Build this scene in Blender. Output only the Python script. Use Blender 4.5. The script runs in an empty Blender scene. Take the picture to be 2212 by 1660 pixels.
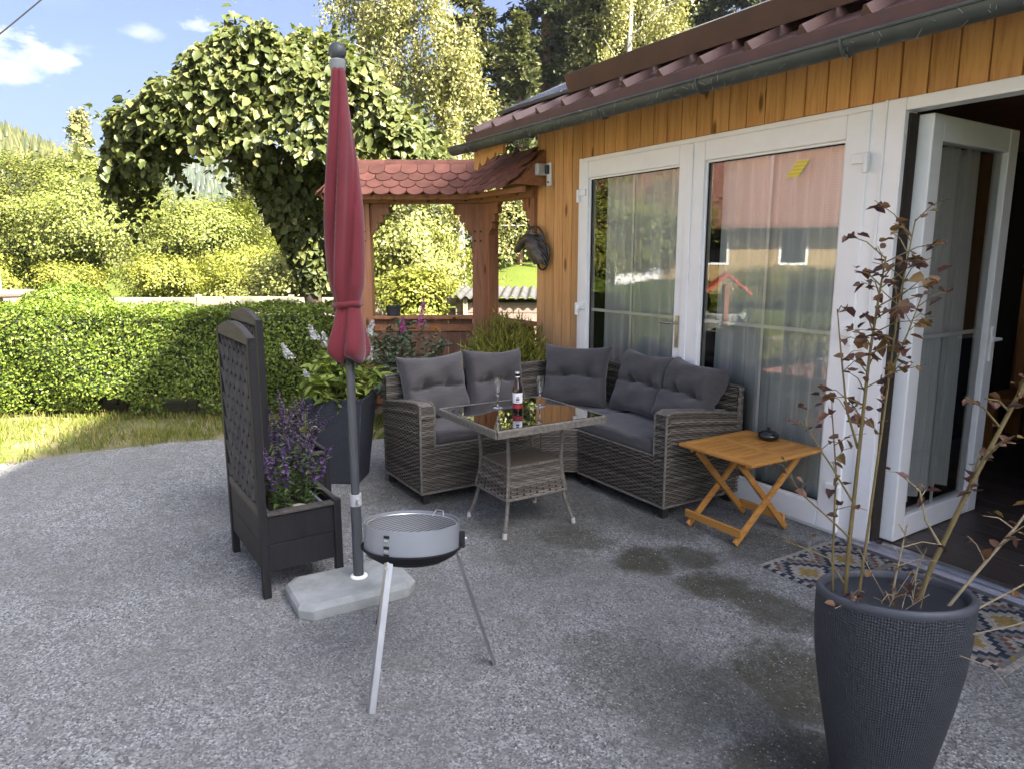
import bpy, math, random
import numpy as np
from mathutils import Vector, Matrix, Quaternion

R = math.radians
random.seed(7)
rng = np.random.default_rng(11)
sc = bpy.context.scene
COL = sc.collection

# ------------------------------------------------------------------ camera
CAM = (2.187, -3.584, 1.55)
RT = (0.5284, 0.8490)          # camera's right on the ground
FW = (-0.8490, 0.5284)         # camera's forward on the ground
cam_d = bpy.data.cameras.new('camera')
cam_d.sensor_width = 36.0
cam_d.lens = 36.0 * 1533 / 2211
cam_d.clip_start = 0.05
cam_d.clip_end = 3000
cam = bpy.data.objects.new('camera', cam_d)
COL.objects.link(cam)
cam.location = CAM
cam.rotation_euler = (R(90 - 10.2), 0, R(58.1))
sc.camera = cam

# ------------------------------------------------------------------ sky, sun, exposure
SUN = Vector((0.958, 0.405, 0.85)).normalized()
SUN_EL = math.asin(SUN.z)
world = bpy.data.worlds.new('World')
sc.world = world
world.use_nodes = True
wt = world.node_tree
wt.nodes.clear()
w_out = wt.nodes.new('ShaderNodeOutputWorld')
w_bg = wt.nodes.new('ShaderNodeBackground')
w_bg.inputs['Strength'].default_value = 0.066
w_sky = wt.nodes.new('ShaderNodeTexSky')
w_sky.sky_type = 'NISHITA'
w_sky.sun_disc = False
w_sky.sun_elevation = SUN_EL
w_sky.sun_rotation = math.atan2(SUN.x, SUN.y)
w_sky.air_density = 0.33
w_sky.dust_density = 7.6
w_sky.ozone_density = 4.5
w_geo = wt.nodes.new('ShaderNodeTexCoord')


def wmath(op, a, b=None):
    n = wt.nodes.new('ShaderNodeMath')
    n.operation = op
    for i, x in enumerate((a, b)):
        if x is None:
            continue
        if isinstance(x, (int, float)):
            n.inputs[i].default_value = x
        else:
            wt.links.new(x, n.inputs[i])
    return n.outputs[0]


# fair-weather clouds: the same thin noise all over the sky, with a few real puffs
w_map = wt.nodes.new('ShaderNodeMapping')
w_map.inputs['Scale'].default_value = (1, 1, 2.6)
wt.links.new(w_geo.outputs['Generated'], w_map.inputs['Vector'])
w_noise = wt.nodes.new('ShaderNodeTexNoise')
w_noise.inputs['Scale'].default_value = 16
w_noise.inputs['Detail'].default_value = 8
w_noise.inputs['Roughness'].default_value = 0.62
wt.links.new(w_map.outputs[0], w_noise.inputs['Vector'])
w_n2 = wt.nodes.new('ShaderNodeTexNoise')
w_n2.inputs['Scale'].default_value = 3.2
w_n2.inputs['Detail'].default_value = 3
wt.links.new(w_map.outputs[0], w_n2.inputs['Vector'])
wisp = wmath('MULTIPLY', wmath('SUBTRACT', w_n2.outputs[0], 0.56), 1.2)
cloud = wmath('MAXIMUM', wisp, 0.0)


def cam_dir(px, py):
    """direction of a point of the sky given by azimuth/elevation of the view"""
    u, v = (px - 1105.5) / 1533, -(py - 830) / 1533
    p = R(10.2)
    f, z = math.cos(p) + v * math.sin(p), -math.sin(p) + v * math.cos(p)
    return Vector((u * RT[0] + f * FW[0], u * RT[1] + f * FW[1], z)).normalized()


for px, py, rad, amp in ((76, 104, .030, 1.2), (150, 95, .018, .5), (420, 52, .016, 1.0), (20, 155, .024, .7), (312, 73, .016, .4),
                         (-300, 40, .05, 1.1), (-700, 150, .06, 1.2)):
    d = cam_dir(px, py)
    dn = wt.nodes.new('ShaderNodeVectorMath')
    dn.operation = 'DISTANCE'
    sv = wt.nodes.new('ShaderNodeVectorMath')
    sv.operation = 'MULTIPLY'
    sv.inputs[1].default_value = (1, 1, 2.0)
    wt.links.new(w_geo.outputs['Generated'], sv.inputs[0])
    wt.links.new(sv.outputs[0], dn.inputs[0])
    dn.inputs[1].default_value = (d.x, d.y, d.z * 2.0)
    m = wmath('SUBTRACT', 1.0, wmath('DIVIDE', dn.outputs['Value'], rad * 1.5))
    m = wmath('MULTIPLY', wmath('ADD', m, wmath('MULTIPLY', wmath('SUBTRACT', w_noise.outputs[0], 0.52), 4.0)), amp)
    m2 = wmath('MULTIPLY', wmath('MAXIMUM', m, 0.0), wmath('GREATER_THAN', wmath('SUBTRACT', rad * 2.4, dn.outputs['Value']), 0))
    cloud = wmath('MAXIMUM', cloud, m2)
cloud = wmath('MINIMUM', cloud, 0.9)
w_mix = wt.nodes.new('ShaderNodeMixRGB')
w_mix.inputs[2].default_value = (2.3, 2.4, 2.55, 1)
wt.links.new(cloud, w_mix.inputs[0])
wt.links.new(w_sky.outputs[0], w_mix.inputs[1])
wt.links.new(w_mix.outputs[0], w_bg.inputs['Color'])
wt.links.new(w_bg.outputs[0], w_out.inputs['Surface'])

sun_d = bpy.data.lights.new('sun', 'SUN')
sun_d.energy = 5.0
sun_d.angle = R(0.5)
sun_d.color = (1.0, 0.93, 0.80)
sun = bpy.data.objects.new('sun', sun_d)
COL.objects.link(sun)
sun.location = (20, 8, 30)
sun.rotation_euler = SUN.to_track_quat('Z', 'Y').to_euler()

sc.view_settings.view_transform = 'Standard'
sc.view_settings.look = 'None'
sc.view_settings.exposure = 3.18
sc.view_settings.gamma = 1.0
sc.view_settings.use_curve_mapping = False
sc.render.engine = 'CYCLES'
sc.cycles.max_bounces = 8
sc.cycles.transparent_max_bounces = 12
sc.cycles.use_denoising = True
sc.cycles.caustics_reflective = False
sc.cycles.caustics_refractive = False


# ------------------------------------------------------------------ helpers: place, things, meshes
def cw(X, Y, z=0.0):
    """metres to the right / ahead of the viewpoint -> world"""
    return (CAM[0] + X * RT[0] + Y * FW[0], CAM[1] + X * RT[1] + Y * FW[1], z)


CAMROT = math.atan2(RT[1], RT[0])   # turns local x to the right, local y ahead


def tag(o, label=None, cat=None, group=None, kind=None):
    if label:
        o['label'] = label
    if cat:
        o['category'] = cat
    if group:
        o['group'] = group
    if kind:
        o['kind'] = kind
    return o


def thing(name, label, cat, loc=(0, 0, 0), rz=0.0, group=None):
    o = bpy.data.objects.new(name, None)
    o.empty_display_size = 0.1
    COL.objects.link(o)
    o.location = loc
    o.rotation_euler = (0, 0, rz)
    return tag(o, label, cat, group)


def link(name, me, parent=None, loc=None, rot=None, scale=None):
    o = bpy.data.objects.new(name, me)
    COL.objects.link(o)
    if parent:
        o.parent = parent
    if loc is not None:
        o.location = loc
    if rot is not None:
        o.rotation_euler = rot
    if scale is not None:
        o.scale = scale
    return o


def copy_tree(o, parent=None):
    c = o.copy()
    COL.objects.link(c)
    c.parent = parent
    for ch in [x for x in bpy.data.objects if x.parent == o]:
        copy_tree(ch, c)
    return c


class MB:
    """collects faces; .obj() links them as one mesh object"""

    def __init__(s):
        s.v, s.f = [], []

    def add(s, vs, fs):
        k = len(s.v)
        s.v += [tuple(v) for v in vs]
        s.f += [tuple(i + k for i in f) for f in fs]
        return s

    def box(s, a, b, M=None):
        x0, y0, z0 = a
        x1, y1, z1 = b
        vs = [(x0, y0, z0), (x1, y0, z0), (x1, y1, z0), (x0, y1, z0), (x0, y0, z1), (x1, y0, z1), (x1, y1, z1), (x0, y1, z1)]
        if M is not None:
            vs = [M @ Vector(v) for v in vs]
        return s.add(vs, [(0, 3, 2, 1), (4, 5, 6, 7), (0, 1, 5, 4), (1, 2, 6, 5), (2, 3, 7, 6), (3, 0, 4, 7)])

    def bar(s, p0, p1, w, t, up=(0, 0, 1)):
        """box beam from p0 to p1, w across, t thick"""
        p0, p1 = Vector(p0), Vector(p1)
        d = (p1 - p0)
        L = d.length
        d.normalize()
        u = Vector(up)
        a = d.cross(u)
        if a.length < 1e-4:
            a = d.cross(Vector((1, 0, 0)))
        a.normalize()
        b = a.cross(d)
        vs = []
        for q in (p0, p1):
            for sa, sb in ((-1, -1), (1, -1), (1, 1), (-1, 1)):
                vs.append(q + a * (sa * w / 2) + b * (sb * t / 2))
        return s.add(vs, [(3, 2, 1, 0), (4, 5, 6, 7), (0, 1, 5, 4), (1, 2, 6, 5), (2, 3, 7, 6), (3, 0, 4, 7)])

    def tube(s, path, rad, n=8, caps=True):
        path = [Vector(p) for p in path]
        m = len(path)
        if not hasattr(rad, '__len__'):
            rad = [rad] * m
        k = len(s.v)
        ref = None
        for i, p in enumerate(path):
            d = (path[min(i + 1, m - 1)] - path[max(i - 1, 0)])
            d.normalize()
            if ref is None:
                ref = Vector((0, 0, 1)) if abs(d.z) < .9 else Vector((1, 0, 0))
            a = d.cross(ref)
            if a.length < 1e-5:
                a = d.cross(Vector((0, 1, 0)))
            a.normalize()
            b = d.cross(a)
            b.normalize()
            ref = a.cross(d) * 1.0
            for j in range(n):
                t = 2 * math.pi * j / n
                s.v.append(tuple(p + (a * math.cos(t) + b * math.sin(t)) * rad[i]))
        for i in range(m - 1):
            for j in range(n):
                a0, a1 = k + i * n + j, k + i * n + (j + 1) % n
                s.f.append((a0, a1, a1 + n, a0 + n))
        if caps:
            s.f.append(tuple(k + j for j in range(n))[::-1])
            s.f.append(tuple(k + (m - 1) * n + j for j in range(n)))
        return s

    def lathe(s, prof, n=32, c=(0, 0, 0), M=None, caps=True):
        k = len(s.v)
        for r, z in prof:
            for j in range(n):
                t = 2 * math.pi * j / n
                v = Vector((r * math.cos(t), r * math.sin(t), z))
                if M is not None:
                    v = M @ v
                s.v.append((v.x + c[0], v.y + c[1], v.z + c[2]))
        for i in range(len(prof) - 1):
            for j in range(n):
                a0, a1 = k + i * n + j, k + i * n + (j + 1) % n
                s.f.append((a0, a1, a1 + n, a0 + n))
        if caps and prof[0][0] > 1e-6:
            s.f.append(tuple(k + j for j in range(n))[::-1])
        if caps and prof[-1][0] > 1e-6:
            s.f.append(tuple(k + (len(prof) - 1) * n + j for j in range(n)))
        return s

    def prism(s, pts, o, u, v, w):
        """outline pts (a,b) in the plane o + a*u + b*v, extruded by the vector w"""
        o, u, v, w = Vector(o), Vector(u), Vector(v), Vector(w)
        n = len(pts)
        vs = [o + u * a + v * b for a, b in pts]
        vs += [q + w for q in vs]
        fs = [tuple(range(n))[::-1], tuple(range(n, 2 * n))]
        fs += [(i, (i + 1) % n, (i + 1) % n + n, i + n) for i in range(n)]
        return s.add(vs, fs)

    def mesh(s, name, m, smooth=False, angle=35):
        me = bpy.data.meshes.new(name)
        me.from_pydata(s.v, [], s.f)
        if m is not None:
            me.materials.append(m)
        if smooth:
            me.polygons.foreach_set('use_smooth', [True] * len(me.polygons))
            me.set_sharp_from_angle(angle=R(angle))
        me.update()
        return me

    def obj(s, name, m, parent=None, smooth=False, bev=0.0, absl=False, angle=35, seg=2):
        if absl and parent is not None:
            L = parent.location
            s.v = [(x - L.x, y - L.y, z - L.z) for x, y, z in s.v]
        o = link(name, s.mesh(name, m, smooth, angle), parent)
        if bev:
            b = o.modifiers.new('bevel', 'BEVEL')
            b.width = bev
            b.segments = seg
            b.limit_method = 'ANGLE'
            b.angle_limit = R(40)
        return o


def poly_mesh(name, V, faces_per, m, smooth=False, tone=None):
    """V: (n,k,3) islands; faces_per: index tuples inside one island (all the same length)"""
    n, k, _ = V.shape
    fp = np.array(faces_per)
    F = (fp[None] + (np.arange(n) * k)[:, None, None]).reshape(-1, fp.shape[1])
    me = bpy.data.meshes.new(name)
    me.vertices.add(n * k)
    me.vertices.foreach_set('co', V.reshape(-1).astype(np.float32))
    me.loops.add(F.size)
    me.loops.foreach_set('vertex_index', F.reshape(-1).astype(np.int32))
    me.polygons.add(len(F))
    me.polygons.foreach_set('loop_start', (np.arange(len(F)) * F.shape[1]).astype(np.int32))
    if m is not None:
        me.materials.append(m)
    me.update(calc_edges=True)
    if tone is not None:
        at_ = me.attributes.new('tone', 'FLOAT', 'FACE')
        at_.data.foreach_set('value', np.repeat(np.asarray(tone, np.float32), len(faces_per)))
    if smooth:
        me.polygons.foreach_set('use_smooth', [True] * len(me.polygons))
    return me


def unit(a):
    return a / np.maximum(np.linalg.norm(a, axis=-1, keepdims=True), 1e-9)


def leaves(P, N, D, L, W, fold=0.15, curl=0.0, shape='leaf'):
    """leaf polygons: base P, normal N, direction D (made square to N), length L, width W"""
    n = len(P)
    N = unit(N)
    D = unit(D - N * (D * N).sum(-1, keepdims=True))
    B = np.cross(N, D)
    L = np.broadcast_to(np.asarray(L, float), (n,))[:, None]
    W = np.broadcast_to(np.asarray(W, float), (n,))[:, None]
    if shape == 'quad':
        V = np.stack([P, P + D * L * .5 + B * W * .5, P + D * L, P + D * L * .5 - B * W * .5], 1)
        return V, [(0, 1, 2, 3)]
    up = N * W * fold
    a = P
    tip = P + D * L - N * L * curl
    l1 = P + D * L * .22 + B * W * .46 + up
    l2 = P + D * L * .62 + B * W * .40 + up - N * L * curl * .4
    r1 = P + D * L * .22 - B * W * .46 + up
    r2 = P + D * L * .62 - B * W * .40 + up - N * L * curl * .4
    V = np.stack([a, l1, l2, tip, r2, r1], 1)
    return V, [(0, 1, 2, 3), (0, 3, 4, 5)]


# ------------------------------------------------------------------ helpers: materials
class NT:
    def __init__(s, name):
        s.m = bpy.data.materials.new(name)
        s.m.use_nodes = True
        s.t = s.m.node_tree
        s.b = s.t.nodes['Principled BSDF']
        s.out = s.t.nodes['Material Output']

    def n(s, kind, **kw):
        nd = s.t.nodes.new('ShaderNode' + kind)
        for k, v in kw.items():
            if k.startswith('i_'):
                nd.inputs[k[2:].replace('_', ' ')].default_value = v
            else:
                setattr(nd, k, v)
        return nd

    def l(s, a, b):
        s.t.links.new(a, b)
        return s

    def math(s, op, a, b=None, c=None, clamp=False):
        nd = s.t.nodes.new('ShaderNodeMath')
        nd.operation = op
        nd.use_clamp = clamp
        for i, x in enumerate((a, b, c)):
            if x is None:
                continue
            if isinstance(x, (int, float)):
                nd.inputs[i].default_value = x
            else:
                s.l(x, nd.inputs[i])
        return nd.outputs[0]

    def ramp(s, fac, stops, interp='LINEAR'):
        nd = s.t.nodes.new('ShaderNodeValToRGB')
        nd.color_ramp.interpolation = interp
        el = nd.color_ramp.elements
        while len(el) < len(stops):
            el.new(0.5)
        for e, (p, c) in zip(el, stops):
            e.position = p
            e.color = (*c, 1) if len(c) == 3 else c
        s.l(fac, nd.inputs[0])
        return nd.outputs[0]

    def mix(s, fac, a, b, blend='MIX'):
        nd = s.t.nodes.new('ShaderNodeMixRGB')
        nd.blend_type = blend
        for i, x in enumerate((fac, a, b)):
            if isinstance(x, (int, float)):
                nd.inputs[i].default_value = x
            elif isinstance(x, tuple):
                nd.inputs[i].default_value = (*x, 1)
            else:
                s.l(x, nd.inputs[i])
        return nd.outputs[0]

    def coord(s, scale=(1, 1, 1), rand=0.0, kind='Object', rot=(0, 0, 0)):
        tc = s.n('TexCoord')
        mp = s.n('Mapping')
        mp.inputs['Scale'].default_value = scale
        mp.inputs['Rotation'].default_value = rot
        s.l(tc.outputs[kind], mp.inputs['Vector'])
        if rand:
            oi = s.n('ObjectInfo')
            cb = s.n('CombineXYZ')
            for i, k in enumerate((rand, rand * .7, rand * 1.3)):
                s.l(s.math('MULTIPLY', oi.outputs['Random'], k), cb.inputs[i])
            s.l(cb.outputs[0], mp.inputs['Location'])
        return mp.outputs[0]

    def noise(s, vec, scale, detail=5, rough=.55, dist=0.0):
        nd = s.n('TexNoise')
        nd.inputs['Scale'].default_value = scale
        nd.inputs['Detail'].default_value = detail
        nd.inputs['Roughness'].default_value = rough
        nd.inputs['Distortion'].default_value = dist
        s.l(vec, nd.inputs['Vector'])
        return nd.outputs[0]

    def bump(s, h, strength=.3, dist=.01):
        nd = s.n('Bump')
        nd.inputs['Strength'].default_value = strength
        nd.inputs['Distance'].default_value = dist
        s.l(h, nd.inputs['Height'])
        s.l(nd.outputs[0], s.b.inputs['Normal'])
        return s

    def set(s, col=None, rough=None, metal=None, spec=None, **kw):
        for k, v in (('Base Color', col), ('Roughness', rough), ('Metallic', metal), ('Specular IOR Level', spec)):
            if v is None:
                continue
            if isinstance(v, tuple):
                s.b.inputs[k].default_value = (*v, 1)
            elif isinstance(v, (int, float)):
                s.b.inputs[k].default_value = v
            else:
                s.l(v, s.b.inputs[k])
        return s


def plain(name, c1, c2=None, scale=10, rough=.6, metal=0.0, bump=0.0, bscale=40, stretch=(1, 1, 1), spec=.4, rand=0.0, detail=5, bdist=.004, rvar=0.0):
    t = NT(name)
    v = t.coord(stretch, rand=rand)
    c2 = c2 or tuple(x * .75 for x in c1)
    f = t.noise(v, scale, detail)
    t.set(t.ramp(f, [(.3, c2), (.7, c1)]), rough, metal, spec)
    if rvar:
        t.set(rough=t.math('ADD', t.math('MULTIPLY', t.noise(v, scale * 1.7), rvar), rough - rvar * .5))
    if bump:
        t.bump(t.noise(v, bscale, 4), bump, bdist)
    return t.m


LEAFGAIN = 1.05


def leafmat(name, stops, trans=.35, rough=.5, spec=.3, clump=None, gain=None):
    """colour by leaf, light passing through"""
    t = NT(name)
    g = t.n('NewGeometry')
    stops = [(p, tuple(min(.45, x * (gain or LEAFGAIN) * k) for x, k in zip(c, (1.14, 1.0, .95)))) for p, c in stops]
    col = t.ramp(g.outputs['Random Per Island'], stops)
    if clump:
        v = t.coord((1, 1, 1), rand=20.0)
        col = t.mix(t.math('MULTIPLY', t.noise(v, clump[0], 2), clump[2]), col, clump[1])
    t.set(col, rough, 0.0, spec)
    tr = t.n('BsdfTranslucent')
    cm = t.mix(1.0, col, (1.0, 1.0, .55), 'MULTIPLY')
    t.l(cm, tr.inputs['Color'])
    mx = t.n('MixShader')
    mx.inputs[0].default_value = trans
    t.l(t.b.outputs[0], mx.inputs[1])
    t.l(tr.outputs[0], mx.inputs[2])
    t.l(mx.outputs[0], t.out.inputs['Surface'])
    return t.m


def woodmat(name, light, dark, axis='z', scale=1.0, rough=.6, knots=True, wear=None, rand=40.0, val=.25, spec=.3):
    t = NT(name)
    st = {'x': (.6, 9, 9), 'y': (9, .6, 9), 'z': (9, 9, .6)}[axis]
    v = t.coord(tuple(k * scale for k in st), rand=rand)
    n1 = t.noise(v, 2.2, 6, .6, 1.2)
    wv = t.noise(v, 9, 3, .6, .4)
    f = t.math('ADD', t.math('MULTIPLY', n1, .65), t.math('MULTIPLY', wv, .35))
    col = t.ramp(f, [(.36, dark), (.52, light), (.7, tuple(min(1, c * 1.12) for c in light))])
    if knots:
        v2 = t.coord(tuple((2.2 if k < 1 else 7.0) * scale for k in st), rand=rand * 1.7)
        vo = t.n('TexVoronoi')
        vo.inputs['Scale'].default_value = 1.2
        t.l(v2, vo.inputs['Vector'])
        k = t.ramp(vo.outputs['Distance'], [(.09, (1, 1, 1)), (.19, (0, 0, 0))])
        col = t.mix(k, col, tuple(c * .35 for c in dark))
    oi = t.n('ObjectInfo')
    hs = t.n('HueSaturation')
    t.l(t.math('ADD', t.math('MULTIPLY', oi.outputs['Random'], val), 1 - val * .5), hs.inputs['Value'])
    t.l(col, hs.inputs['Color'])
    col = hs.outputs[0]
    if wear:
        wc, z0, z1 = wear
        tc = t.n('NewGeometry')
        sp = t.n('SeparateXYZ')
        t.l(tc.outputs['Position'], sp.inputs[0])
        mr = t.n('MapRange')
        mr.inputs['From Min'].default_value = z1
        mr.inputs['From Max'].default_value = z0
        t.l(sp.outputs['Z'], mr.inputs['Value'])
        k = t.math('MULTIPLY', mr.outputs[0], t.ramp(t.noise(v, 3.0, 4), [(.35, (0, 0, 0)), (.6, (1, 1, 1))]), clamp=True)
        col = t.mix(k, col, wc)
    t.set(col, rough, 0, spec)
    t.bump(f, .35, .004)
    return t.m
# ------------------------------------------------------------------ shared materials
WHITE = plain('white_pvc', (.86, .86, .84), (.81, .81, .79), 6, .35, bump=.02, spec=.45)
DARKGAP = plain('dark_gap', (.03, .022, .016), None, 5, .9)
PINE = woodmat('pine_cladding', (.58, .31, .115), (.44, .20, .062), 'z', 1.0, .55, wear=((.40, .30, .20), .2, 1.5))
PINE_TOP = woodmat('pine_cladding_upper', (.60, .31, .11), (.46, .205, .062), 'z', 1.0, .5)
GATEWOOD = woodmat('gate_timber', (.30, .135, .065), (.20, .08, .036), 'z', 1.0, .65, knots=True)
GATEBEAM = woodmat('gate_beam', (.32, .14, .062), (.21, .08, .034), 'x', 1.0, .65)
PANELWOOD = woodmat('gate_panel_boards', (.19, .095, .06), (.13, .06, .036), 'z', 1.0, .7)
TILE = plain('clay_tile', (.255, .10, .066), (.165, .066, .046), 9, .8, bump=.3, bscale=60, rand=30)
tt_ = TILE.node_tree
oi_ = tt_.nodes.new('ShaderNodeObjectInfo')
hs_ = tt_.nodes.new('ShaderNodeHueSaturation')
ml_ = tt_.nodes.new('ShaderNodeMath')
ml_.operation = 'MULTIPLY_ADD'
ml_.inputs[1].default_value = .5
ml_.inputs[2].default_value = .72
tt_.links.new(oi_.outputs['Random'], ml_.inputs[0])
tt_.links.new(ml_.outputs[0], hs_.inputs['Value'])
pb_ = tt_.nodes['Principled BSDF']
tt_.links.new(pb_.inputs['Base Color'].links[0].from_socket, hs_.inputs['Color'])
tt_.links.new(hs_.outputs[0], pb_.inputs['Base Color'])
BROWNMETAL = plain('brown_sheet_metal', (.105, .052, .042), (.07, .04, .034), 5, .55, bump=.05, bscale=12, spec=.35, rvar=.15)
GREYMETAL = plain('grey_roof_panel', (.10, .10, .115), (.07, .07, .085), 3, .22, spec=.6)
ZINC = plain('weathered_gutter', (.075, .085, .08), (.045, .05, .048), 9, .5, bump=.1, bscale=30, rvar=.2)
ALU = plain('aluminium', (.55, .56, .58), (.45, .46, .48), 14, .3, metal=.9)
BLACKGLAZE = plain('black_glaze', (.012, .012, .013), None, 5, .15, spec=.6)


def glassmat(name, tint=(.93, .96, .95), base=.06, gain=1.0):
    t = NT(name)
    tr = t.n('BsdfTransparent')
    tr.inputs[0].default_value = (*tint, 1)
    gl = t.n('BsdfGlossy')
    gl.inputs['Roughness'].default_value = 0.0
    fr = t.n('Fresnel')
    fr.inputs[0].default_value = 1.5
    f = t.math('ADD', t.math('MULTIPLY', fr.outputs[0], gain), base, clamp=True)
    mx = t.n('MixShader')
    t.l(f, mx.inputs[0])
    t.l(tr.outputs[0], mx.inputs[1])
    t.l(gl.outputs[0], mx.inputs[2])
    t.l(mx.outputs[0], t.out.inputs['Surface'])
    return t.m


PANE = glassmat('double_glazing', (.97, .985, .975), .035, 1.4)
CLEAR = glassmat('clear_glass', (.98, .99, .985), .0, .8)


# ------------------------------------------------------------------ ground
def sstep(a, b, x):
    t = np.clip((x - a) / (b - a), 0, 1)
    return t * t * (3 - 2 * t)


def ground_h(X, Y):
    """terrain height; X, Y metres right / ahead of the viewpoint"""
    r = np.hypot(X, Y)
    th = np.degrees(np.arctan2(X, Y))
    ahead = sstep(80, 50, np.abs(th))
    # meadow rising to the right behind the house
    z = np.maximum(0, (r - 21)) * .165 * sstep(-9, -1, th) * sstep(75, 60, np.abs(th)) * sstep(400, 120, r)
    # wooded hill on the left
    eA = np.interp(th, [-70, -50, -40, -36, -31, -26, -21], [2, 6, 7.2, 7.6, 5.4, 1.6, 0.])
    z = np.maximum(z, np.tan(np.radians(eA)) * r * sstep(45, 150, r) * sstep(420, 240, r))
    # far ridge
    eB = np.interp(th, [-60, -40, -32, -25, -18, -5, 10, 40], [3, 4.6, 5.0, 5.2, 5.3, 5.6, 5, 3])
    z = np.maximum(z, np.tan(np.radians(eB)) * np.minimum(r, 560) * sstep(230, 520, r) * ahead)
    return z - .012


def terrain():
    rs = np.concatenate([[0.0], np.geomspace(1.5, 800, 66)])
    ths = np.radians(np.linspace(-180, 180, 145)[:-1])
    V = [tuple(cw(0, 0, -.012))]
    for r in rs[1:]:
        X, Y = r * np.sin(ths), r * np.cos(ths)
        Z = ground_h(X, Y)
        V += [cw(x, y, z) for x, y, z in zip(X, Y, Z)]
    n = len(ths)
    F = [(0, 1 + (j + 1) % n, 1 + j) for j in range(n)]
    for i in range(len(rs) - 2):
        for j in range(n):
            a, b = 1 + i * n + j, 1 + i * n + (j + 1) % n
            F.append((a, b, b + n, a + n))
    m = MB()
    m.v, m.f = V, F
    t = NT('meadow_grass')
    g = t.n('NewGeometry')
    mp = t.n('Mapping')
    t.l(g.outputs['Position'], mp.inputs['Vector'])
    f1 = t.noise(mp.outputs[0], .35, 5)
    f2 = t.noise(mp.outputs[0], 9, 5)
    c = t.mix(t.ramp(f1, [(.35, (0, 0, 0)), (.65, (1, 1, 1))]), (.062, .078, .011), (.088, .102, .016))
    c = t.mix(t.math('MULTIPLY', f2, .55), c, (.05, .075, .014))
    t.set(c, .9, 0, .1)
    t.bump(f2, .6, .05)
    o = m.obj('ground', t.m, smooth=True, angle=180)
    tag(o, kind='structure')


terrain()


def yard():
    """grey chip-and-tar yard with moss stains"""
    t = NT('gravel_yard')
    g = t.n('NewGeometry')
    P = g.outputs['Position']
    mp = t.n('Mapping')
    t.l(P, mp.inputs['Vector'])
    vec = mp.outputs[0]
    vo = t.n('TexVoronoi')
    vo.inputs['Scale'].default_value = 135
    t.l(vec, vo.inputs['Vector'])
    sx = t.n('SeparateColor')
    t.l(vo.outputs['Color'], sx.inputs[0])
    stone = t.ramp(sx.outputs[0], [(0., (.058, .060, .058)), (.25, (.135, .140, .136)), (.6, (.228, .236, .231)), (.88, (.31, .32, .312)), (1., (.45, .455, .44))])
    vo2 = t.n('TexVoronoi')
    vo2.inputs['Scale'].default_value = 38
    t.l(vec, vo2.inputs['Vector'])
    s2 = t.n('SeparateColor')
    t.l(vo2.outputs['Color'], s2.inputs[0])
    stone = t.mix(t.math('MULTIPLY', t.math('GREATER_THAN', s2.outputs[1], .88), .5), stone, (.09, .087, .087))
    big = t.noise(vec, .9, 5, .6)
    stone = t.mix(t.ramp(big, [(.38, (.55, .55, .55)), (.66, (0, 0, 0))]), stone, (.135, .132, .127))
    mid = t.noise(vec, 6, 6, .65)
    stone = t.mix(t.ramp(mid, [(.34, (.5, .5, .5)), (.55, (0, 0, 0))]), stone, (.13, .122, .112))
    # moss and damp stains where water drips
    sp = t.n('SeparateXYZ')
    t.l(P, sp.inputs[0])
    nz = t.noise(vec, 3.2, 6, .7)
    nz2 = t.noise(vec, 15, 4, .7)
    jit = t.math('ADD', t.math('MULTIPLY', t.math('SUBTRACT', nz, .5), 2.6), t.math('MULTIPLY', t.math('SUBTRACT', nz2, .5), 1.3))
    mask = None
    for (cx, cy, rx, ry, a) in ((-.38, -1.16, .20, .17, 1.), (-.30, -.95, .18, .16, .9), (.02, -1.08, .22, .19, 1.), (.24, -1.05, .20, .16, .9), (.38, -1.0, .2, .16, .8), (.72, -1.42, .30, .30, .95), (.62, -1.72, .34, .22, .6), (1.0, -1.9, .22, .4, .9), (-.2, -.5, .3, .25, .6), (-.83, -1.3, .25, .2, .8),
                                (-.9, -.75, .5, .28, .6), (-1.3, -1.0, .7, .45, .5), (.45, -1.9, .45, .25, .5), (-2.0, -1.3, .5, 1.0, .55), (-.9, -1.55, .5, .3, .45)):
        dx = t.math('DIVIDE', t.math('SUBTRACT', sp.outputs[0], cx), rx)
        dy = t.math('DIVIDE', t.math('SUBTRACT', sp.outputs[1], cy), ry)
        d = t.math('SQRT', t.math('ADD', t.math('MULTIPLY', dx, dx), t.math('MULTIPLY', dy, dy)))
        k = t.math('MULTIPLY', t.math('MULTIPLY', t.math('SUBTRACT', 1.12, t.math('ADD', d, t.math('MULTIPLY', jit, .8))), 2.0, clamp=True), a)
        mask = k if mask is None else t.math('MAXIMUM', mask, k)
    mask = t.math('MULTIPLY', mask, t.math('ADD', .5, t.math('MULTIPLY', nz2, .7)), clamp=True)
    col = t.mix(t.math('MULTIPLY', mask, .95), stone, (.030, .028, .011))
    t.set(col, .82, 0, .35)
    t.bump(t.math('ADD', vo.outputs['Distance'], t.math('MULTIPLY', mid, 2.0)), .55, .007)
    # outline: from the hedge foot round behind the viewpoint, along the house wall
    out = [(-2.35, 6.0), (-2.9, 5.85), (-3.5, 5.5), (-4.1, 5.05), (-5.2, 4.4), (-7.5, 3.4), (-14, 2.5), (-16, -9), (3, -12), (9, -9), (9, 0), (5, 6.2), (1.2, 6.4), (-.6, 6.1), (-1.2, 5.95)]
    me = bpy.data.meshes.new('gravel_yard')
    vs = [cw(x, y, 0.0) for x, y in out]
    me.from_pydata(vs, [], [tuple(range(len(vs)))[::-1]])
    me.materials.append(t.m)
    o = link('gravel_yard', me)
    tag(o, kind='structure')


yard()

# ------------------------------------------------------------------ the wooden house
WX0 = -3.155
house = thing('wooden_house', 'orange timber clad house with white glazed doors and brown metal roof', 'house', (WX0, 0, 0))


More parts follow.
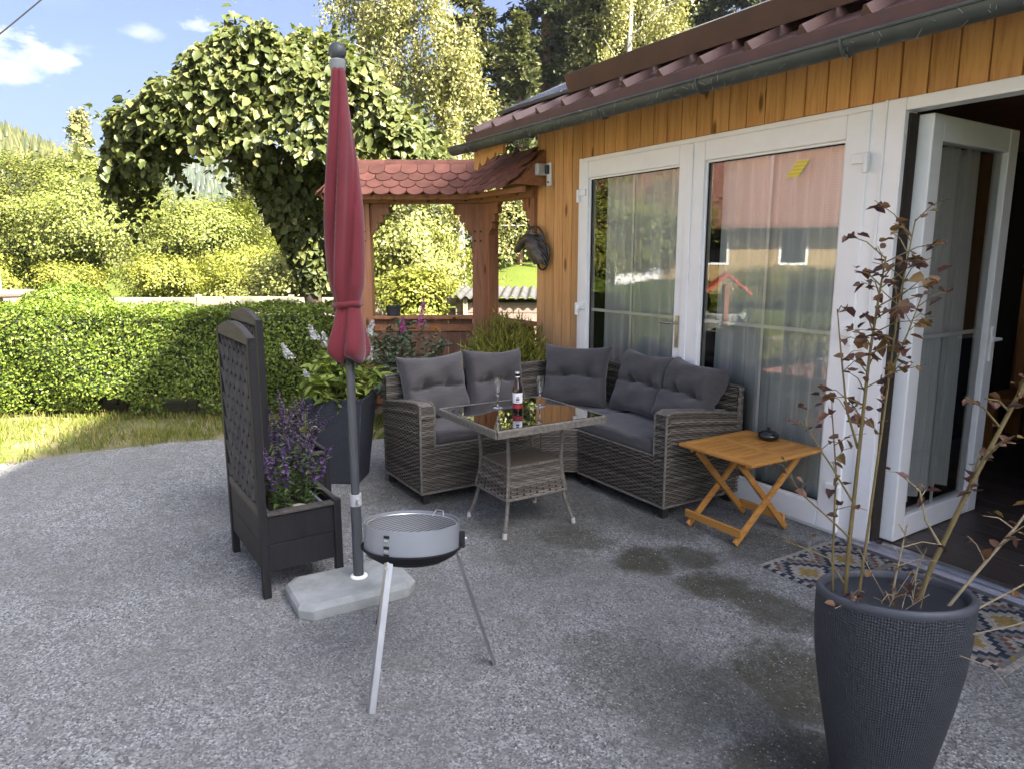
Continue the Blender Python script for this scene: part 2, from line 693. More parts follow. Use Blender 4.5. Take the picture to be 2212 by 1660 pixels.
def hp(name, mb, m, parent=None, **k):
    o = mb.obj(name, m, parent or house, absl=parent is None, **k)
    if parent is not None:
        o.location = -house.location
    return o


wall = MB().box((WX0, .022, 0), (-2.53, .2, 2.70)).box((-2.53, .022, 2.325), (4.2, .2, 2.70)).box((WX0, .2, 0), (WX0 + .12, 5.0, 2.6)).box((WX0, 5.0, 0), (4.2, 5.12, 2.6)).box((2.55, .022, 0), (4.2, .2, 2.325))
wallo = hp('wall', wall, DARKGAP)


def plank_mesh(w, h, t=.02):
    return MB().prism([(0.004, 0), (w - .004, 0), (w - .0025, t * .35), (w - .0045, t), (.0045, t), (.0025, t * .35)], (0, 0, 0), (1, 0, 0), (0, -1, 0), (0, 0, h)).mesh('plank', PINE if h > 1 else PINE_TOP)


PW = .1285
pm_full, pm_top = plank_mesh(PW, 2.68), plank_mesh(PW * 1.05, .36)
wl = wallo.parent
for i in range(5):
    link('plank', pm_full, wallo, (WX0 + i * PW + .0 - house.location.x, .022, .0))
x = -2.512
while x < 2.5:
    link('plank', pm_top, wallo, (x - house.location.x, .022, 2.318))
    x += PW * 1.05
# end wall boards (round the corner)
for i in range(8):
    link('plank', pm_full, wallo, (WX0 + .0 - house.location.x - .001, .2 + (i + 1) * PW, 0), rot=(0, 0, R(-90)))

# roof -------------------------------------------------------------
PITCH = R(24.5)
EX0, EX1 = -3.70, 4.15
EY, EZ = -.40, 2.615


def rp(x, d, h=0.0):
    """point on the roof: x along the eave, d up the slope, h above it"""
    return (x, EY + d * math.cos(PITCH) - h * math.sin(PITCH), EZ + d * math.sin(PITCH) + h * math.cos(PITCH))


def rbox(mb, x0, x1, d0, d1, h0, h1):
    vs = [rp(x, d, h) for h in (h0, h1) for x, d in ((x0, d0), (x1, d0), (x1, d1), (x0, d1))]
    return mb.add(vs, [(0, 3, 2, 1), (4, 5, 6, 7), (0, 1, 5, 4), (1, 2, 6, 5), (2, 3, 7, 6), (3, 0, 4, 7)])


roof = hp('roof', rbox(MB(), EX0, EX1, 0, 3.1, -.03, 0.0), BROWNMETAL)
# far slope so the house is closed
fs = MB()
ridge = rp(0, 3.1)
fs.add([(EX0, ridge[1], ridge[2]), (EX1, ridge[1], ridge[2]), (EX1, 5.5, 2.6), (EX0, 5.5, 2.6)], [(0, 1, 2, 3)])
fs.add([(EX0 + .45, .1, 2.5), (EX0 + .45, ridge[1], ridge[2] - .05), (EX0 + .45, 5.1, 2.6)], [(0, 1, 2)])
hp('rear_slope', fs, BROWNMETAL, roof)


def local_to(parent, mb):
    return mb


# fascia strip over the gutter
f = MB().box((EX0, EY - .012, EZ - .115), (EX1, EY + .0, EZ + .006))
hp('fascia', f, BROWNMETAL, bev=.003)
# ribs of the sheet roof
x = EX0 + .10
while x < 2.4:
    r = MB()
    r.add([rp(x - .030, .03, .002), rp(x - .007, .03, .05), rp(x + .007, .03, .05), rp(x + .030, .03, .002),
           rp(x - .030, .62, .002), rp(x - .007, .62, .05), rp(x + .007, .62, .05), rp(x + .030, .62, .002)],
          [(0, 1, 2, 3), (0, 4, 5, 1), (1, 5, 6, 2), (2, 6, 7, 3), (4, 7, 6, 5)])
    o = r.obj('roof_rib', BROWNMETAL, roof)
    o.location = -house.location
    x += .335
# raised flat panels above the ribs
x = EX0 + .04
k = 0
while x < 2.5:
    p = rbox(MB(), x, min(x + .985, EX1), .36, 2.9, .055, .085)
    o = p.obj('roof_panel', GREYMETAL, roof, bev=.004)
    o.location = -house.location
    x += 1.0
    k += 1
# snow guard board in front of the panels
sg = rbox(MB(), -2.50, 4.1, .30, .318, .052, .19)
o = sg.obj('snow_guard', BROWNMETAL, roof, bev=.003)
o.location = -house.location
# rafters under the eave
for x in (-3.30, -2.62, -1.95, -1.28, -.60, .08, .76, 1.44):
    r = MB()
    r.add([rp(xx, d, h) for xx in (x - .045, x + .045) for d, h in ((.10, -.14), (.62, -.15), (.62, -.035), (.06, -.035))],
          [(0, 1, 2, 3), (7, 6, 5, 4), (0, 4, 5, 1), (1, 5, 6, 2), (2, 6, 7, 3), (3, 7, 4, 0)])
    hp('rafter', r, woodmat('rafter_wood', (.10, .045, .02), (.06, .026, .012), 'y') if x == -3.30 else bpy.data.materials['rafter_wood'])
# soffit boards
hp('soffit', rbox(MB(), EX0 + .02, EX1, .02, .72, -.055, -.034), bpy.data.materials['rafter_wood'])
# carved verge board at the far corner
cb = MB()
prof = [(0, 0), (.50, 0), (.50, -.10), (.40, -.10), (.37, -.075), (.33, -.12), (.27, -.13), (.24, -.10), (.20, -.155), (.14, -.17), (.10, -.13), (.06, -.20), (.0, -.185)]
cb.prism([(a, b) for a, b in prof], (-3.62, EY + .03, EZ - .11), (1, 0, 0), (0, 0, 1), (0, .03, 0))
hp('carved_board', cb, PINE_TOP)
# gutter
g = MB()
GR = .058
gp = [(math.sin(a) * GR, -math.cos(a) * GR) for a in np.linspace(R(-95), R(95), 13)]
gc = (EY - .073, EZ - .108)
gx0 = EX0 - .12
inner = [(a * .93, b * .93) for a, b in gp]
ring = gp + inner[::-1]
g.prism([(a, b) for a, b in ring], (gx0, gc[0], gc[1]), (0, 1, 0), (0, 0, 1), (EX1 - gx0, 0, 0))
g.tube([(gx0, gc[0] - GR, gc[1] + .004), (EX1, gc[0] - GR, gc[1] + .004)], .009, 8)
g.prism(gp, (gx0 + .002, gc[0], gc[1]), (0, 1, 0), (0, 0, 1), (.004, 0, 0))
gutter = hp('gutter', g, ZINC, smooth=True)
for x in (-3.45, -2.55, -1.67, -.80, .07, .94, 1.8):
    b = MB()
    pts = [(x, gc[0] + math.sin(a) * (GR + .004), gc[1] - math.cos(a) * (GR + .004)) for a in np.linspace(R(-100), R(100), 11)]
    b.tube(pts, .008, 6)
    o = b.obj('gutter_bracket', ZINC, gutter)
    o.location = -house.location
# pine needles and cobweb threads caught on the gutter
nd = MB()
for i in range(210):
    x = random.uniform(-3.6, 2.2)
    a = R(random.uniform(-92, 10))
    p = Vector((x, gc[0] + math.sin(a) * (GR + .006), gc[1] - math.cos(a) * (GR + .006)))
    d = Vector((random.uniform(-1, 1), -.1, random.uniform(-1.6, .8))).normalized() * random.uniform(.015, .045)
    nd.tube([p, p + d], .0009, 3, caps=False)
o = nd.obj('needle_litter', plain('dry_needles', (.34, .33, .29), None, 8, .8), gutter)
o.location = -house.location
tag(o, kind='stuff')

# ------------------------------------------------------------------ glazed doors
def frame_piece(name, x0, x1, z0, z1, y0, y1, parent, m=None, bev=.004):
    return MB().box((x0 - house.location.x, y0, z0), (x1 - house.location.x, y1, z1)).obj(name, m or WHITE, parent, bev=bev)


fr = frame_piece('door_frame', -2.512, -2.462, 0, 2.31, -.03, .07, house)
frame_piece('frame_rail', -2.462, -.066, 2.272, 2.31, -.028, .07, fr)
frame_piece('frame_rail', -2.462, -.066, 0.0, .026, -.025, .07, fr)
frame_piece('frame_post', -.064, .010, 0.0, 2.311, -.031, .07, fr)


def sheet(x0, x1, z0, z1, y):
    return MB().add([(x0, y, z0), (x1, y, z0), (x1, y, z1), (x0, y, z1)], [(0, 1, 2, 3)])


def lead(leaf, x0, x1, z0, z1, gx0, gx1, gz0, gz1, sash=None):
    """a closed door leaf: four profiles, pane, glazing bars"""
    H = -house.location.x
    y0, y1 = -.045, .045
    for nm, b in (('stile', (x0, gx0, z0, z1)), ('stile', (gx1, x1, z0, z1)), ('rail', (gx0, gx1, z0, gz0)), ('rail', (gx0, gx1, gz1, z1))):
        yy = y0 if nm == 'stile' else y0 + .0015
        MB().box((b[0] + H, yy, b[2]), (b[1] + H, y1, b[3])).obj(nm, WHITE, leaf, bev=.006)
    # glazing bead, sloping
    bd = MB()
    e = .014
    for (a, b, c, d) in ((gx0 - .001, gx0 + e, gz0, gz1), (gx1 - e, gx1 + .001, gz0, gz1), (gx0, gx1, gz0 - .001, gz0 + e), (gx0, gx1, gz1 - e, gz1 + .001)):
        bd.box((a + H, -.028, c), (b + H, .0, d))
    bd.obj('glazing_bead', WHITE, leaf, bev=.003)
    sheet(gx0 + H - .002, gx1 + H + .002, gz0 - .002, gz1 + .002, -.006).obj('pane', PANE, leaf)
    sheet(gx0 + H - .002, gx1 + H + .002, gz0 - .002, gz1 + .002, .018).obj('pane', CLEAR, leaf)
    gk = MB()
    for (a, b, c, d) in ((gx0 + e, gx0 + e + .005, gz0 + e, gz1 - e), (gx1 - e - .005, gx1 - e, gz0 + e, gz1 - e), (gx0 + e, gx1 - e, gz0 + e, gz0 + e + .005), (gx0 + e, gx1 - e, gz1 - e - .005, gz1 - e)):
        gk.box((a + H, -.018, c), (b + H, -.007, d))
    gk.obj('gasket', DARKGAP, leaf)
    xm = (gx0 + gx1) / 2
    MB().box((xm - .010 + H, -.001, gz0), (xm + .010 + H, .012, gz1)).obj('glazing_bar', WHITE, leaf)
    MB().box((gx0 + H, -.0005, 1.119), (gx1 + H, .0125, 1.141)).obj('glazing_bar', WHITE, leaf)


def hinge(leaf, x, z, side):
    H = -house.location.x
    MB().box((x + H - .012, -.075, z - .05), (x + H + .012, -.047, z + .05)).obj('hinge', WHITE, leaf, bev=.006)
    b = (x + H, x + H + side * .085)
    MB().box((min(b), -.062, z + .0), (max(b), -.0455, z + .052)).obj('hinge_plate', WHITE, leaf, bev=.004)


GZ0, GZ1 = .155, 2.152
leafL = link('door_leaf', None, house)
lead(leafL, -2.468, -1.300, .022, 2.278, -2.375, -1.392, GZ0, GZ1)
leafR = link('door_leaf', None, house)
lead(leafR, -1.297, -.060, .022, 2.278, -1.168, -.190, GZ0, GZ1)
for z in (2.02, 1.13, .25):
    hinge(leafL, -2.475, z, 1)
    hinge(leafR, -.055, z, -1)
# astragal between the leaves
H = -house.location.x
MB().box((-1.318 + H, -.056, .03), (-1.262 + H, -.046, 2.27)).obj('astragal', WHITE, leafR, bev=.004)
# handle with plate
BRASS = plain('worn_steel_handle', (.5, .47, .42), None, 20, .3, metal=.9)
h = MB().box((-1.365 + H, -.053, .93), (-1.335 + H, -.0455, 1.15))
h.tube([(-1.35 + H, -.05, 1.10), (-1.35 + H, -.095, 1.10)], .009, 10).tube([(-1.35 + H, -.095, 1.10), (-1.47 + H, -.098, 1.10)], [.009, .008], 10)
h.tube([(-1.35 + H, -.056, .985), (-1.35 + H, -.046, .985)], .011, 12)
h.obj('handle', BRASS, leafL, smooth=True)
# yellow sticker on the right pane
st = MB().prism([(0, 0), (.085, 0), (.155, .085), (.070, .085)], (-.575 + H, -.0095, 1.995), (1, 0, 0), (0, 0, 1), (0, .001, 0))
t = NT('yellow_sticker')
tc = t.coord((1, 1, 1))
wv = t.n('TexWave')
wv.bands_direction = 'Z'
wv.inputs['Scale'].default_value = 16
t.l(tc, wv.inputs['Vector'])
t.set(t.mix(t.ramp(wv.outputs[0], [(.80, (0, 0, 0)), (.9, (.55, .55, .55))]), (.80, .62, .05), (.35, .3, .2)), .5)
st.obj('sticker', t.m, leafR)

# the open doorway
fr2 = frame_piece('door_frame', .014, .112, 0, 2.312, -.034, .07, house)
frame_piece('frame_rail', .112, 2.5, 2.250, 2.3115, -.032, .07, fr2)
frame_piece('frame_post', 2.5, 2.6, 0, 2.3115, -.034, .07, fr2)
frame_piece('cover_strip', .010, .022, 0, 2.312, -.042, -.036, fr2, bev=.002)
# gaskets / rebates seen along the post
frame_piece('rebate', .1125, .126, .03, 2.24, -.004, .068, fr2, DARKGAP, 0)
# threshold
th = MB().box((.02 + H, -.085, .0), (2.5 + H, .08, .022)).obj('threshold', ALU, house, bev=.003)
MB().box((.02 + H, -.060, .022), (2.5 + H, -.048, .034)).obj('track', ALU, th)
MB().box((.02 + H, -.004, .022), (2.5 + H, .010, .036)).obj('track', ALU, th)

# leaf standing open into the room
leafO = link('door_leaf', None, house, loc=(.150 - house.location.x, .085, 0), rot=(0, 0, R(91.5)))
tag(leafO, 'door leaf swung open into the dark room')
LWD = .93
for nm, (a, b, c, d) in (('stile', (0, .105, .03, 2.24)), ('stile', (LWD - .105, LWD, .03, 2.24)), ('rail', (.105, LWD - .105, .03, .155)), ('rail', (.105, LWD - .105, 2.115, 2.24))):
    MB().box((a, -.04 + (.0015 if nm == 'rail' else 0), c), (b, .04, d)).obj(nm, WHITE, leafO, bev=.006)
sheet(.103, LWD - .103, .153, 2.117, -.006).obj('pane', PANE, leafO)
MB().box((LWD / 2 - .008, .0, .155), (LWD / 2 + .008, .01, 2.115)).obj('glazing_bar', WHITE, leafO)
MB().box((.105, .0005, 1.115), (LWD - .105, .0105, 1.137)).obj('glazing_bar', WHITE, leafO)
hd = MB().box((LWD - .07, -.052, .95), (LWD - .04, -.041, 1.15)).tube([(LWD - .055, -.045, 1.08), (LWD - .055, -.09, 1.08), (LWD - .17, -.095, 1.08)], .009, 10)
hd.obj('handle', WHITE, leafO)

# ------------------------------------------------------------------ the room inside
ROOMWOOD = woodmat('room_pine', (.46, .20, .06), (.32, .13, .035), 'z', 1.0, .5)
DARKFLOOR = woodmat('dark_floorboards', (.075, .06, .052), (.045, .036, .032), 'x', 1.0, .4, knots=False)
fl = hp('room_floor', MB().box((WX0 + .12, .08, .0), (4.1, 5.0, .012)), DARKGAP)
fb = MB().box((0, 0, 0), (4.9, .142, .012)).mesh('floorboard', DARKFLOOR)
for i in range(33):
    link('floorboard', fb, fl, (-.8 - house.location.x, .09 + i * .146, .0125))
bk = hp('back_wall', MB().box((WX0 + .12, 3.35, 0), (4.1, 3.45, 2.6)), DARKGAP)
bp = MB().prism([(0.003, 0), (.137, 0), (.134, .016), (.006, .016)], (0, 0, 0), (1, 0, 0), (0, -1, 0), (0, 0, 2.55)).mesh('plank', ROOMWOOD)
for i in range(34):
    link('plank', bp, bk, (-.7 - house.location.x + i * .14, 3.348, 0.02))
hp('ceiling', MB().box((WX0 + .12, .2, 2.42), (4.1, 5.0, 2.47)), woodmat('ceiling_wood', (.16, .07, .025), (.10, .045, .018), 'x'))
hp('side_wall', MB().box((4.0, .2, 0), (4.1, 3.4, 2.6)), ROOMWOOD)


# curtains behind the glass
def curtain_mat():
    t = NT('sheer_curtain')
    v = t.coord((1, 1, 1))
    sp = t.n('SeparateXYZ')
    t.l(v, sp.inputs[0])
    a = t.math('SINE', t.math('MULTIPLY', sp.outputs[2], 420))
    b = t.math('SINE', t.math('MULTIPLY', sp.outputs[0], 520))
    k = t.math('MAXIMUM', t.math('GREATER_THAN', a, -.1), t.math('GREATER_THAN', b, .2))
    k = t.math('ADD', t.math('MULTIPLY', k, .08), .90)
    d = t.n('BsdfDiffuse')
    d.inputs[0].default_value = (.90, .92, .90, 1)
    tl = t.n('BsdfTranslucent')
    tl.inputs[0].default_value = (.6, .62, .6, 1)
    m1 = t.n('MixShader')
    m1.inputs[0].default_value = .2
    t.l(d.outputs[0], m1.inputs[1])
    t.l(tl.outputs[0], m1.inputs[2])
    tr = t.n('BsdfTransparent')
    m2 = t.n('MixShader')
    t.l(k, m2.inputs[0])
    t.l(tr.outputs[0], m2.inputs[1])
    t.l(m1.outputs[0], m2.inputs[2])
    t.l(m2.outputs[0], t.out.inputs['Surface'])
    return t.m


CURT = curtain_mat()


def curtain(name, label, x0, x1, y, z0, z1, seed):
    rr = random.Random(seed)
    n, mz = int((x1 - x0) / .008), 10
    ph = [rr.uniform(0, 6.28) for _ in range(4)]
    m = MB()
    for j in range(mz + 1):
        t_ = j / mz
        z = z0 + (z1 - z0) * t_
        for i in range(n + 1):
            s = i / n
            xx = (x1 - x0) * s
            amp = .022 * (1.15 - .35 * t_)
            yy = amp * (math.sin(xx * 62 + ph[0] + .5 * math.sin(t_ * 2.4 + ph[1])) + .55 * math.sin(xx * 27 + ph[2] + t_))
            zz = z + (0.0 if j else .018 * math.sin(xx * 9 + ph[3]))
            m.v.append((xx, yy, zz))
    for j in range(mz):
        for i in range(n):
            a = j * (n + 1) + i
            m.f.append((a, a + 1, a + n + 2, a + n + 1))
    o = m.obj(name, CURT, smooth=True, angle=180)
    o.location = (x0, y, 0)
    return tag(o, label, 'curtain')


curtain('curtain', 'sheer pale curtain behind the left glass door leaf', -2.32, -1.39, .10, .09, 2.22, 1)
curtain('curtain', 'sheer pale curtain behind the right glass door leaf with yellow sticker', -1.145, -.155, .10, .10, 2.22, 2)
co = curtain('curtain', 'grey sheer curtain hanging on the leaf that stands open', 0, .62, 0, .2, 2.12, 3)
co.location = (.150 - .065, .2, 0)
co.rotation_euler = (0, 0, R(91.5))
# curtain rods
for x0, x1 in ((-2.40, -.12),):
    rd = MB().tube([(x0, .10, 2.235), (x1, .10, 2.235)], .012, 10).tube([(x0 + .03, .10, 2.235), (x0 + .03, .10, 2.42)], .006, 6).tube([(x1 - .03, .10, 2.235), (x1 - .03, .10, 2.42)], .006, 6)
    hp('curtain_rail', rd, WHITE, smooth=True)

# furniture in the dark room
bench = thing('bench', 'low pine bench along the rear wall of the dark room', 'bench', (-.1, 2.9, .025))
MB().box((-.5, -.3, .38), (1.6, .3, .43)).obj('seat', ROOMWOOD, bench, bev=.006)
for x in (-.45, 1.52):
    MB().box((x, -.26, 0), (x + .06, -.2, .38)).obj('leg', ROOMWOOD, bench)
    MB().box((x, .2, 0), (x + .06, .26, .38)).obj('leg', ROOMWOOD, bench)
MB().box((-.5, .24, .431), (1.6, .28, .95)).obj('backrest', ROOMWOOD, bench, bev=.01)
DARKCLOTH = plain('dark_upholstery', (.022, .026, .036), (.014, .017, .024), 30, .9, bump=.2, bscale=200)


def armchair(loc, rz, label):
    a = thing('armchair', label, 'armchair', loc, rz)
    MB().box((-.35, -.35, .12), (.35, .35, .42)).obj('seat', DARKCLOTH, a, bev=.05, seg=3)
    MB().box((-.36, .2, .3), (.36, .42, .98)).obj('backrest', DARKCLOTH, a, bev=.07, seg=3)
    for s in (-1, 1):
        MB().box((s * .39 - .07, -.36, .1), (s * .39 + .07, .4, .62)).obj('armrest', DARKCLOTH, a, bev=.05, seg=3)
        for yy in (-.3, .32):
            MB().box((s * .36 - .025, yy - .025, 0), (s * .36 + .025, yy + .025, .13)).obj('leg', ROOMWOOD, a)
    return a


armchair((.62, 1.95, .025), R(200), 'dark upholstered armchair just inside the open doorway')
cu = thing('throw_cushion', 'grey cushion leaning in the dark armchair', 'cushion', (.62, 1.82, .455), R(200))
pb = MB()
for i in range(9):
    for j in range(9):
        u, v = i / 8 * 2 - 1, j / 8 * 2 - 1
        pb.v.append((u * .2, .05 - .06 * (1 - u ** 4) * (1 - v ** 4), .2 + v * .19))
for i in range(9):
    for j in range(9):
        u, v = i / 8 * 2 - 1, j / 8 * 2 - 1
        pb.v.append((u * .2, .05 + .06 * (1 - u ** 4) * (1 - v ** 4), .2 + v * .19))
for i in range(8):
    for j in range(8):
        a = i * 9 + j
        pb.f += [(a, a + 1, a + 10, a + 9), (81 + a, 81 + a + 9, 81 + a + 10, 81 + a + 1)]
pb.obj('cover', plain('grey_cushion_cloth', (.22, .22, .21), None, 30, .9), cu, smooth=True, angle=180)
# picture on the rear wall
t = NT('photo_print')
v = t.coord((1, 1, 1))
t.set(t.ramp(t.noise(v, 9, 6, .7), [(.35, (.02, .02, .022)), (.55, (.12, .11, .12)), (.72, (.42, .40, .41))]), .5)
pic = thing('wall_picture', 'black and white picture on the pine wall inside the room', 'picture', (.35, 3.30, 1.38))
MB().box((-.28, 0, -.0), (.28, .018, .42)).obj('canvas', t.m, pic, bev=.003)
MB().box((-.285, .018, -.005), (.285, .028, .425)).obj('stretcher', ROOMWOOD, pic)

# wall lamp / motion sensor
s = thing('wall_sensor_lamp', 'small white motion sensor lamp on the timber wall', 'lamp', (-2.95, 0, 2.16))
MB().box((-.028, -.022, -.02), (.028, 0, .17)).obj('back_plate', WHITE, s, bev=.006)
MB().box((-.085, -.115, .065), (-.022, -.012, .165)).obj('lamp_head', plain('sensor_grey', (.62, .63, .62), None, 8, .4), s, bev=.012)
MB().box((-.018, -.05, .075), (.016, -.021, .15)).obj('sensor_eye', plain('sensor_dark', (.05, .05, .05), None, 8, .25), s, bev=.008)
MB().tube([(-.0, -.022, .01), (0, -.03, .01)], .008, 10).obj('screw', plain('sensor_dark2', (.1, .1, .1), None, 8, .3), s)

# bird-box-free corner: horse head ornament
IRON = plain('dark_cast_bronze', (.13, .11, .09), (.045, .038, .032), 22, .4, metal=.35, bump=.35, bscale=50)
hh = thing('horse_head_ornament', 'dark bronze horse head with looped reins on the timber wall', 'ornament', (-3.11, -.012, 1.45))
hh.scale = (1.75, 1.15, 1.0)
hm = MB()
hm.tube([(.05, -.02, .05), (.03, -.045, .12), (.01, -.06, .20), (-.005, -.065, .255), (-.04, -.07, .275)], [.055, .06, .052, .043, .03], 12)   # neck
hm.tube([(.02, -.065, .262), (-.025, -.07, .255), (-.075, -.074, .215), (-.115, -.076, .165), (-.132, -.076, .14)], [.03, .045, .034, .026, .02], 12)  # skull and muzzle
hm.obj('head', IRON, hh, smooth=True, angle=60)
for sx in (-.03, -.002):
    MB().tube([(sx, -.07, .285), (sx + .003, -.07, .315), (sx + .008, -.07, .338)], [.012, .011, .002], 8).obj('ear', IRON, hh, smooth=True)
mn = MB()
for i in range(16):
    f_ = i / 15
    p = Vector((.02 + .05 * math.sin(f_ * 2.0), -.055 + .01 * math.sin(i * 2.1), .30 - .24 * f_))
    mn.tube([p, p + Vector((.03, .01, -.02)), p + Vector((.045, .018, -.06))], [.012, .010, .003], 6)
mn.obj('mane', IRON, hh, smooth=True, angle=60)
rn = MB()
rn.tube([(-.10 + .09 * (1 - math.cos(a)), -.03, .20 + .16 * math.sin(a)) for a in np.linspace(.9, 2.9, 14)], .008, 6)
rn.tube([(.075 + .035 * math.cos(a), -.02, .12 + .09 * math.sin(a)) for a in np.linspace(0, 6.28, 18)], .008, 6)
rn.tube([(.055 + .04 * math.cos(a), -.02, .04 + .055 * math.sin(a)) for a in np.linspace(0, 6.28, 16)], .009, 6)
rn.obj('reins', IRON, hh, smooth=True, angle=60)
MB().tube([(.02, .01, .1), (.02, -.03, .1)], .03, 10).obj('wall_mount', IRON, hh)
# ------------------------------------------------------------------ roofed timber screen beside the house
gate = thing('roofed_timber_screen', 'brown timber screen with scalloped brackets and little red tiled roof', 'garden screen', (-4.13, -.02, 0))
GL = gate.location


class Sec:
    """one straight section: a along it, b towards the yard, z up"""

    def __init__(s, o, ang):
        s.o = Vector((o[0], o[1], 0))
        s.u = Vector((math.cos(ang), math.sin(ang), 0))
        s.v = Vector((math.sin(ang), -math.cos(ang), 0))

    def p(s, a, b, z):
        return s.o + s.u * a + s.v * b + Vector((0, 0, z)) - GL

    def box(s, mb, a0, a1, b0, b1, z0, z1):
        vs = [s.p(a, b, z) for z in (z0, z1) for a, b in ((a0, b0), (a1, b0), (a1, b1), (a0, b1))]
        return mb.add(vs, [(0, 1, 2, 3), (7, 6, 5, 4), (4, 5, 1, 0), (5, 6, 2, 1), (6, 7, 3, 2), (7, 4, 0, 3)])


angA = CAMROT
P1 = cw(-1.405, 7.25)
SA = Sec(P1, angA)                 # a=0 right edge of the first post ... a=1.01 left edge of the second
SB = Sec((-4.085, .0), 0.0)        # along the wall line to the house corner


def gp_(name, mb, m, bev=.006):
    return mb.obj(name, m, gate, bev=bev)


gp_('post', SA.box(MB(), -.165, 0, -.085, .075, 0, 2.06), GATEWOOD)
gp_('post', SA.box(MB(), 1.01, 1.125, -.085, .075, 0, 2.06), GATEWOOD)
gp_('post', SB.box(MB(), -.02, .12, -.09, .03, 0, 2.058), GATEWOOD)
# beams
gp_('beam', SA.box(MB(), -.30, 1.12, -.06, .07, 2.062, 2.15), GATEBEAM)
gp_('beam', SB.box(MB(), .0, .93, -.05, .06, 2.06, 2.15), GATEBEAM)
gp_('eave_board', SA.box(MB(), -.42, .99, .20, .245, 2.085, 2.135), GATEBEAM)
gp_('eave_board', SB.box(MB(), .09, 1.06, .20, .245, 2.085, 2.135), GATEBEAM)
# sills
gp_('sill', SA.box(MB(), .0, 1.01, -.09, .09, .925, .955), GATEBEAM)
gp_('sill', SB.box(MB(), .12, .93, -.09, .08, .925, .955), GATEBEAM)
# lower boards
bm = MB().box((0.0005, -.012, 0), (.1225, .012, .90)).mesh('panel_board', PANELWOOD)
for S, a0, n in ((SA, .003, 8), (SB, .125, 6)):
    for i in range(n):
        o = link('panel_board', bm, gate, S.p(a0 + i * .1255, 0, .022))
        o.rotation_euler = (0, 0, math.atan2(S.u.y, S.u.x))
gp_('bottom_rail', SA.box(MB(), .0, 1.01, .013, .04, .05, .14), GATEBEAM)
gp_('bottom_rail', SA.box(MB(), .0, 1.01, .013, .035, .80, .87), GATEBEAM)


# scalloped brackets
def bracket(S, a, sgn):
    pts = [(0, 0), (.20, 0), (.20, -.015), (.185, -.03)]
    for cx, cz, r in ((.165, -.075, .038), (.105, -.145, .04), (.055, -.215, .035)):
        for ang in np.linspace(80, -60, 6):
            pts.append((cx + r * math.cos(R(ang)) * .6, cz + r * math.sin(R(ang))))
    pts += [(.028, -.27), (.018, -.30), (0, -.30)]
    m = MB()
    m.prism(pts, S.p(a, -.02, 2.06), S.u * sgn, (0, 0, 1), S.v * .05)
    gp_('bracket', m, GATEWOOD, .003)


bracket(SA, .0, 1)
bracket(SA, 1.01, -1)
bracket(SB, .12, 1)
bracket(SB, .925, -1)
# wooden pegs
for S, aa in ((SA, (-.05, -.115, 1.04, 1.095)),):
    for a in aa:
        for z in (1.70, 1.79, .80):
            m = MB().tube([S.p(a, .074, z), S.p(a, .083, z)], .010, 8)
            gp_('peg', m, DARKGAP, 0)
for a in (.05, .35, .7):
    gp_('peg', MB().tube([SB.p(a, .059, 2.10), SB.p(a, .068, 2.10)], .010, 8), DARKGAP, 0)
for a in (-.06, .25, .95):
    gp_('peg', MB().tube([SA.p(a, .069, 2.09), SA.p(a, .078, 2.09)], .010, 8), DARKGAP, 0)

# tiled roof ---------------------------------------------------------
TW, TL = .158, .20
SLOPE = R(46)
tp = [(-TW / 2 + .003, 0), (-TW / 2 + .003, -TL * .58)]
for ang in np.linspace(200, 340, 8):
    tp.append((math.cos(R(ang)) * TW * .5, -TL * .60 + math.sin(R(ang)) * TW * .46 + .035))
tp += [(TW / 2 - .003, -TL * .58), (TW / 2 - .003, 0)]
tile_me = MB().prism(tp, (0, 0, 0), (1, 0, 0), (0, 1, 0), (0, 0, .014)).mesh('roof_tile', TILE)
ROOFZ, ROOFB = 2.475, 0.0      # ridge height, ridge offset


def slope_frame(S, back=False):
    v = S.v if not back else -S.v
    u = S.u if not back else -S.u
    down = v * math.cos(SLOPE) - Vector((0, 0, math.sin(SLOPE)))
    nrm = v * math.sin(SLOPE) + Vector((0, 0, math.cos(SLOPE)))
    return u, -down, nrm


def tile_section(S, a0, a1, clip, back=False):
    u, upv, nrm = slope_frame(S, back)
    base = Matrix((u, upv, nrm)).transposed().to_4x4()
    rows = 4
    for r in range(rows):
        d = .055 + r * .098
        x = a0 + (TW * .5 if r % 2 else 0)
        while x < a1 + .01:
            if clip(x, d):
                a = x if not back else x
                pos = S.p(a, ROOFB, ROOFZ - .02) + (-upv) * d + nrm * (.004 + .011)
                o = link('roof_tile', tile_me, gate)
                tilt = Matrix.Rotation(R(-5.5 + random.uniform(-.8, .8)), 4, 'X') @ Matrix.Rotation(R(random.uniform(-1.2, 1.2)), 4, 'Z')
                o.matrix_local = Matrix.Translation(pos) @ base @ tilt
            x += TW


# section A: hip at the left end, valley towards section B
tile_section(SA, -.38, 1.30, lambda a, d: a > -.10 - d * .75 and a < 1.16 - d * .38)
tile_section(SB, -.15, 1.0, lambda a, d: a > -.02 + d * .38)
tile_section(SA, -.30, 1.05, lambda a, d: True, back=True)
tile_section(SB, .0, .86, lambda a, d: True, back=True)
# boarding under the tiles
for S, a0, a1 in ((SA, -.22, 1.06), (SB, .05, 1.04)):
    m = MB()
    for back in (False, True):
        u, upv, nrm = slope_frame(S, back)
        q = [S.p(a, 0, ROOFZ - .035) - upv * d for a, d in ((a0, 0), (a1, 0), (a1, .40), (a0, .40))]
        m.add(q + [p + nrm * .012 for p in q], [(0, 1, 2, 3), (7, 6, 5, 4), (0, 4, 5, 1), (1, 5, 6, 2), (2, 6, 7, 3), (3, 7, 4, 0)])
    gp_('roof_boarding', m, GATEBEAM, 0)
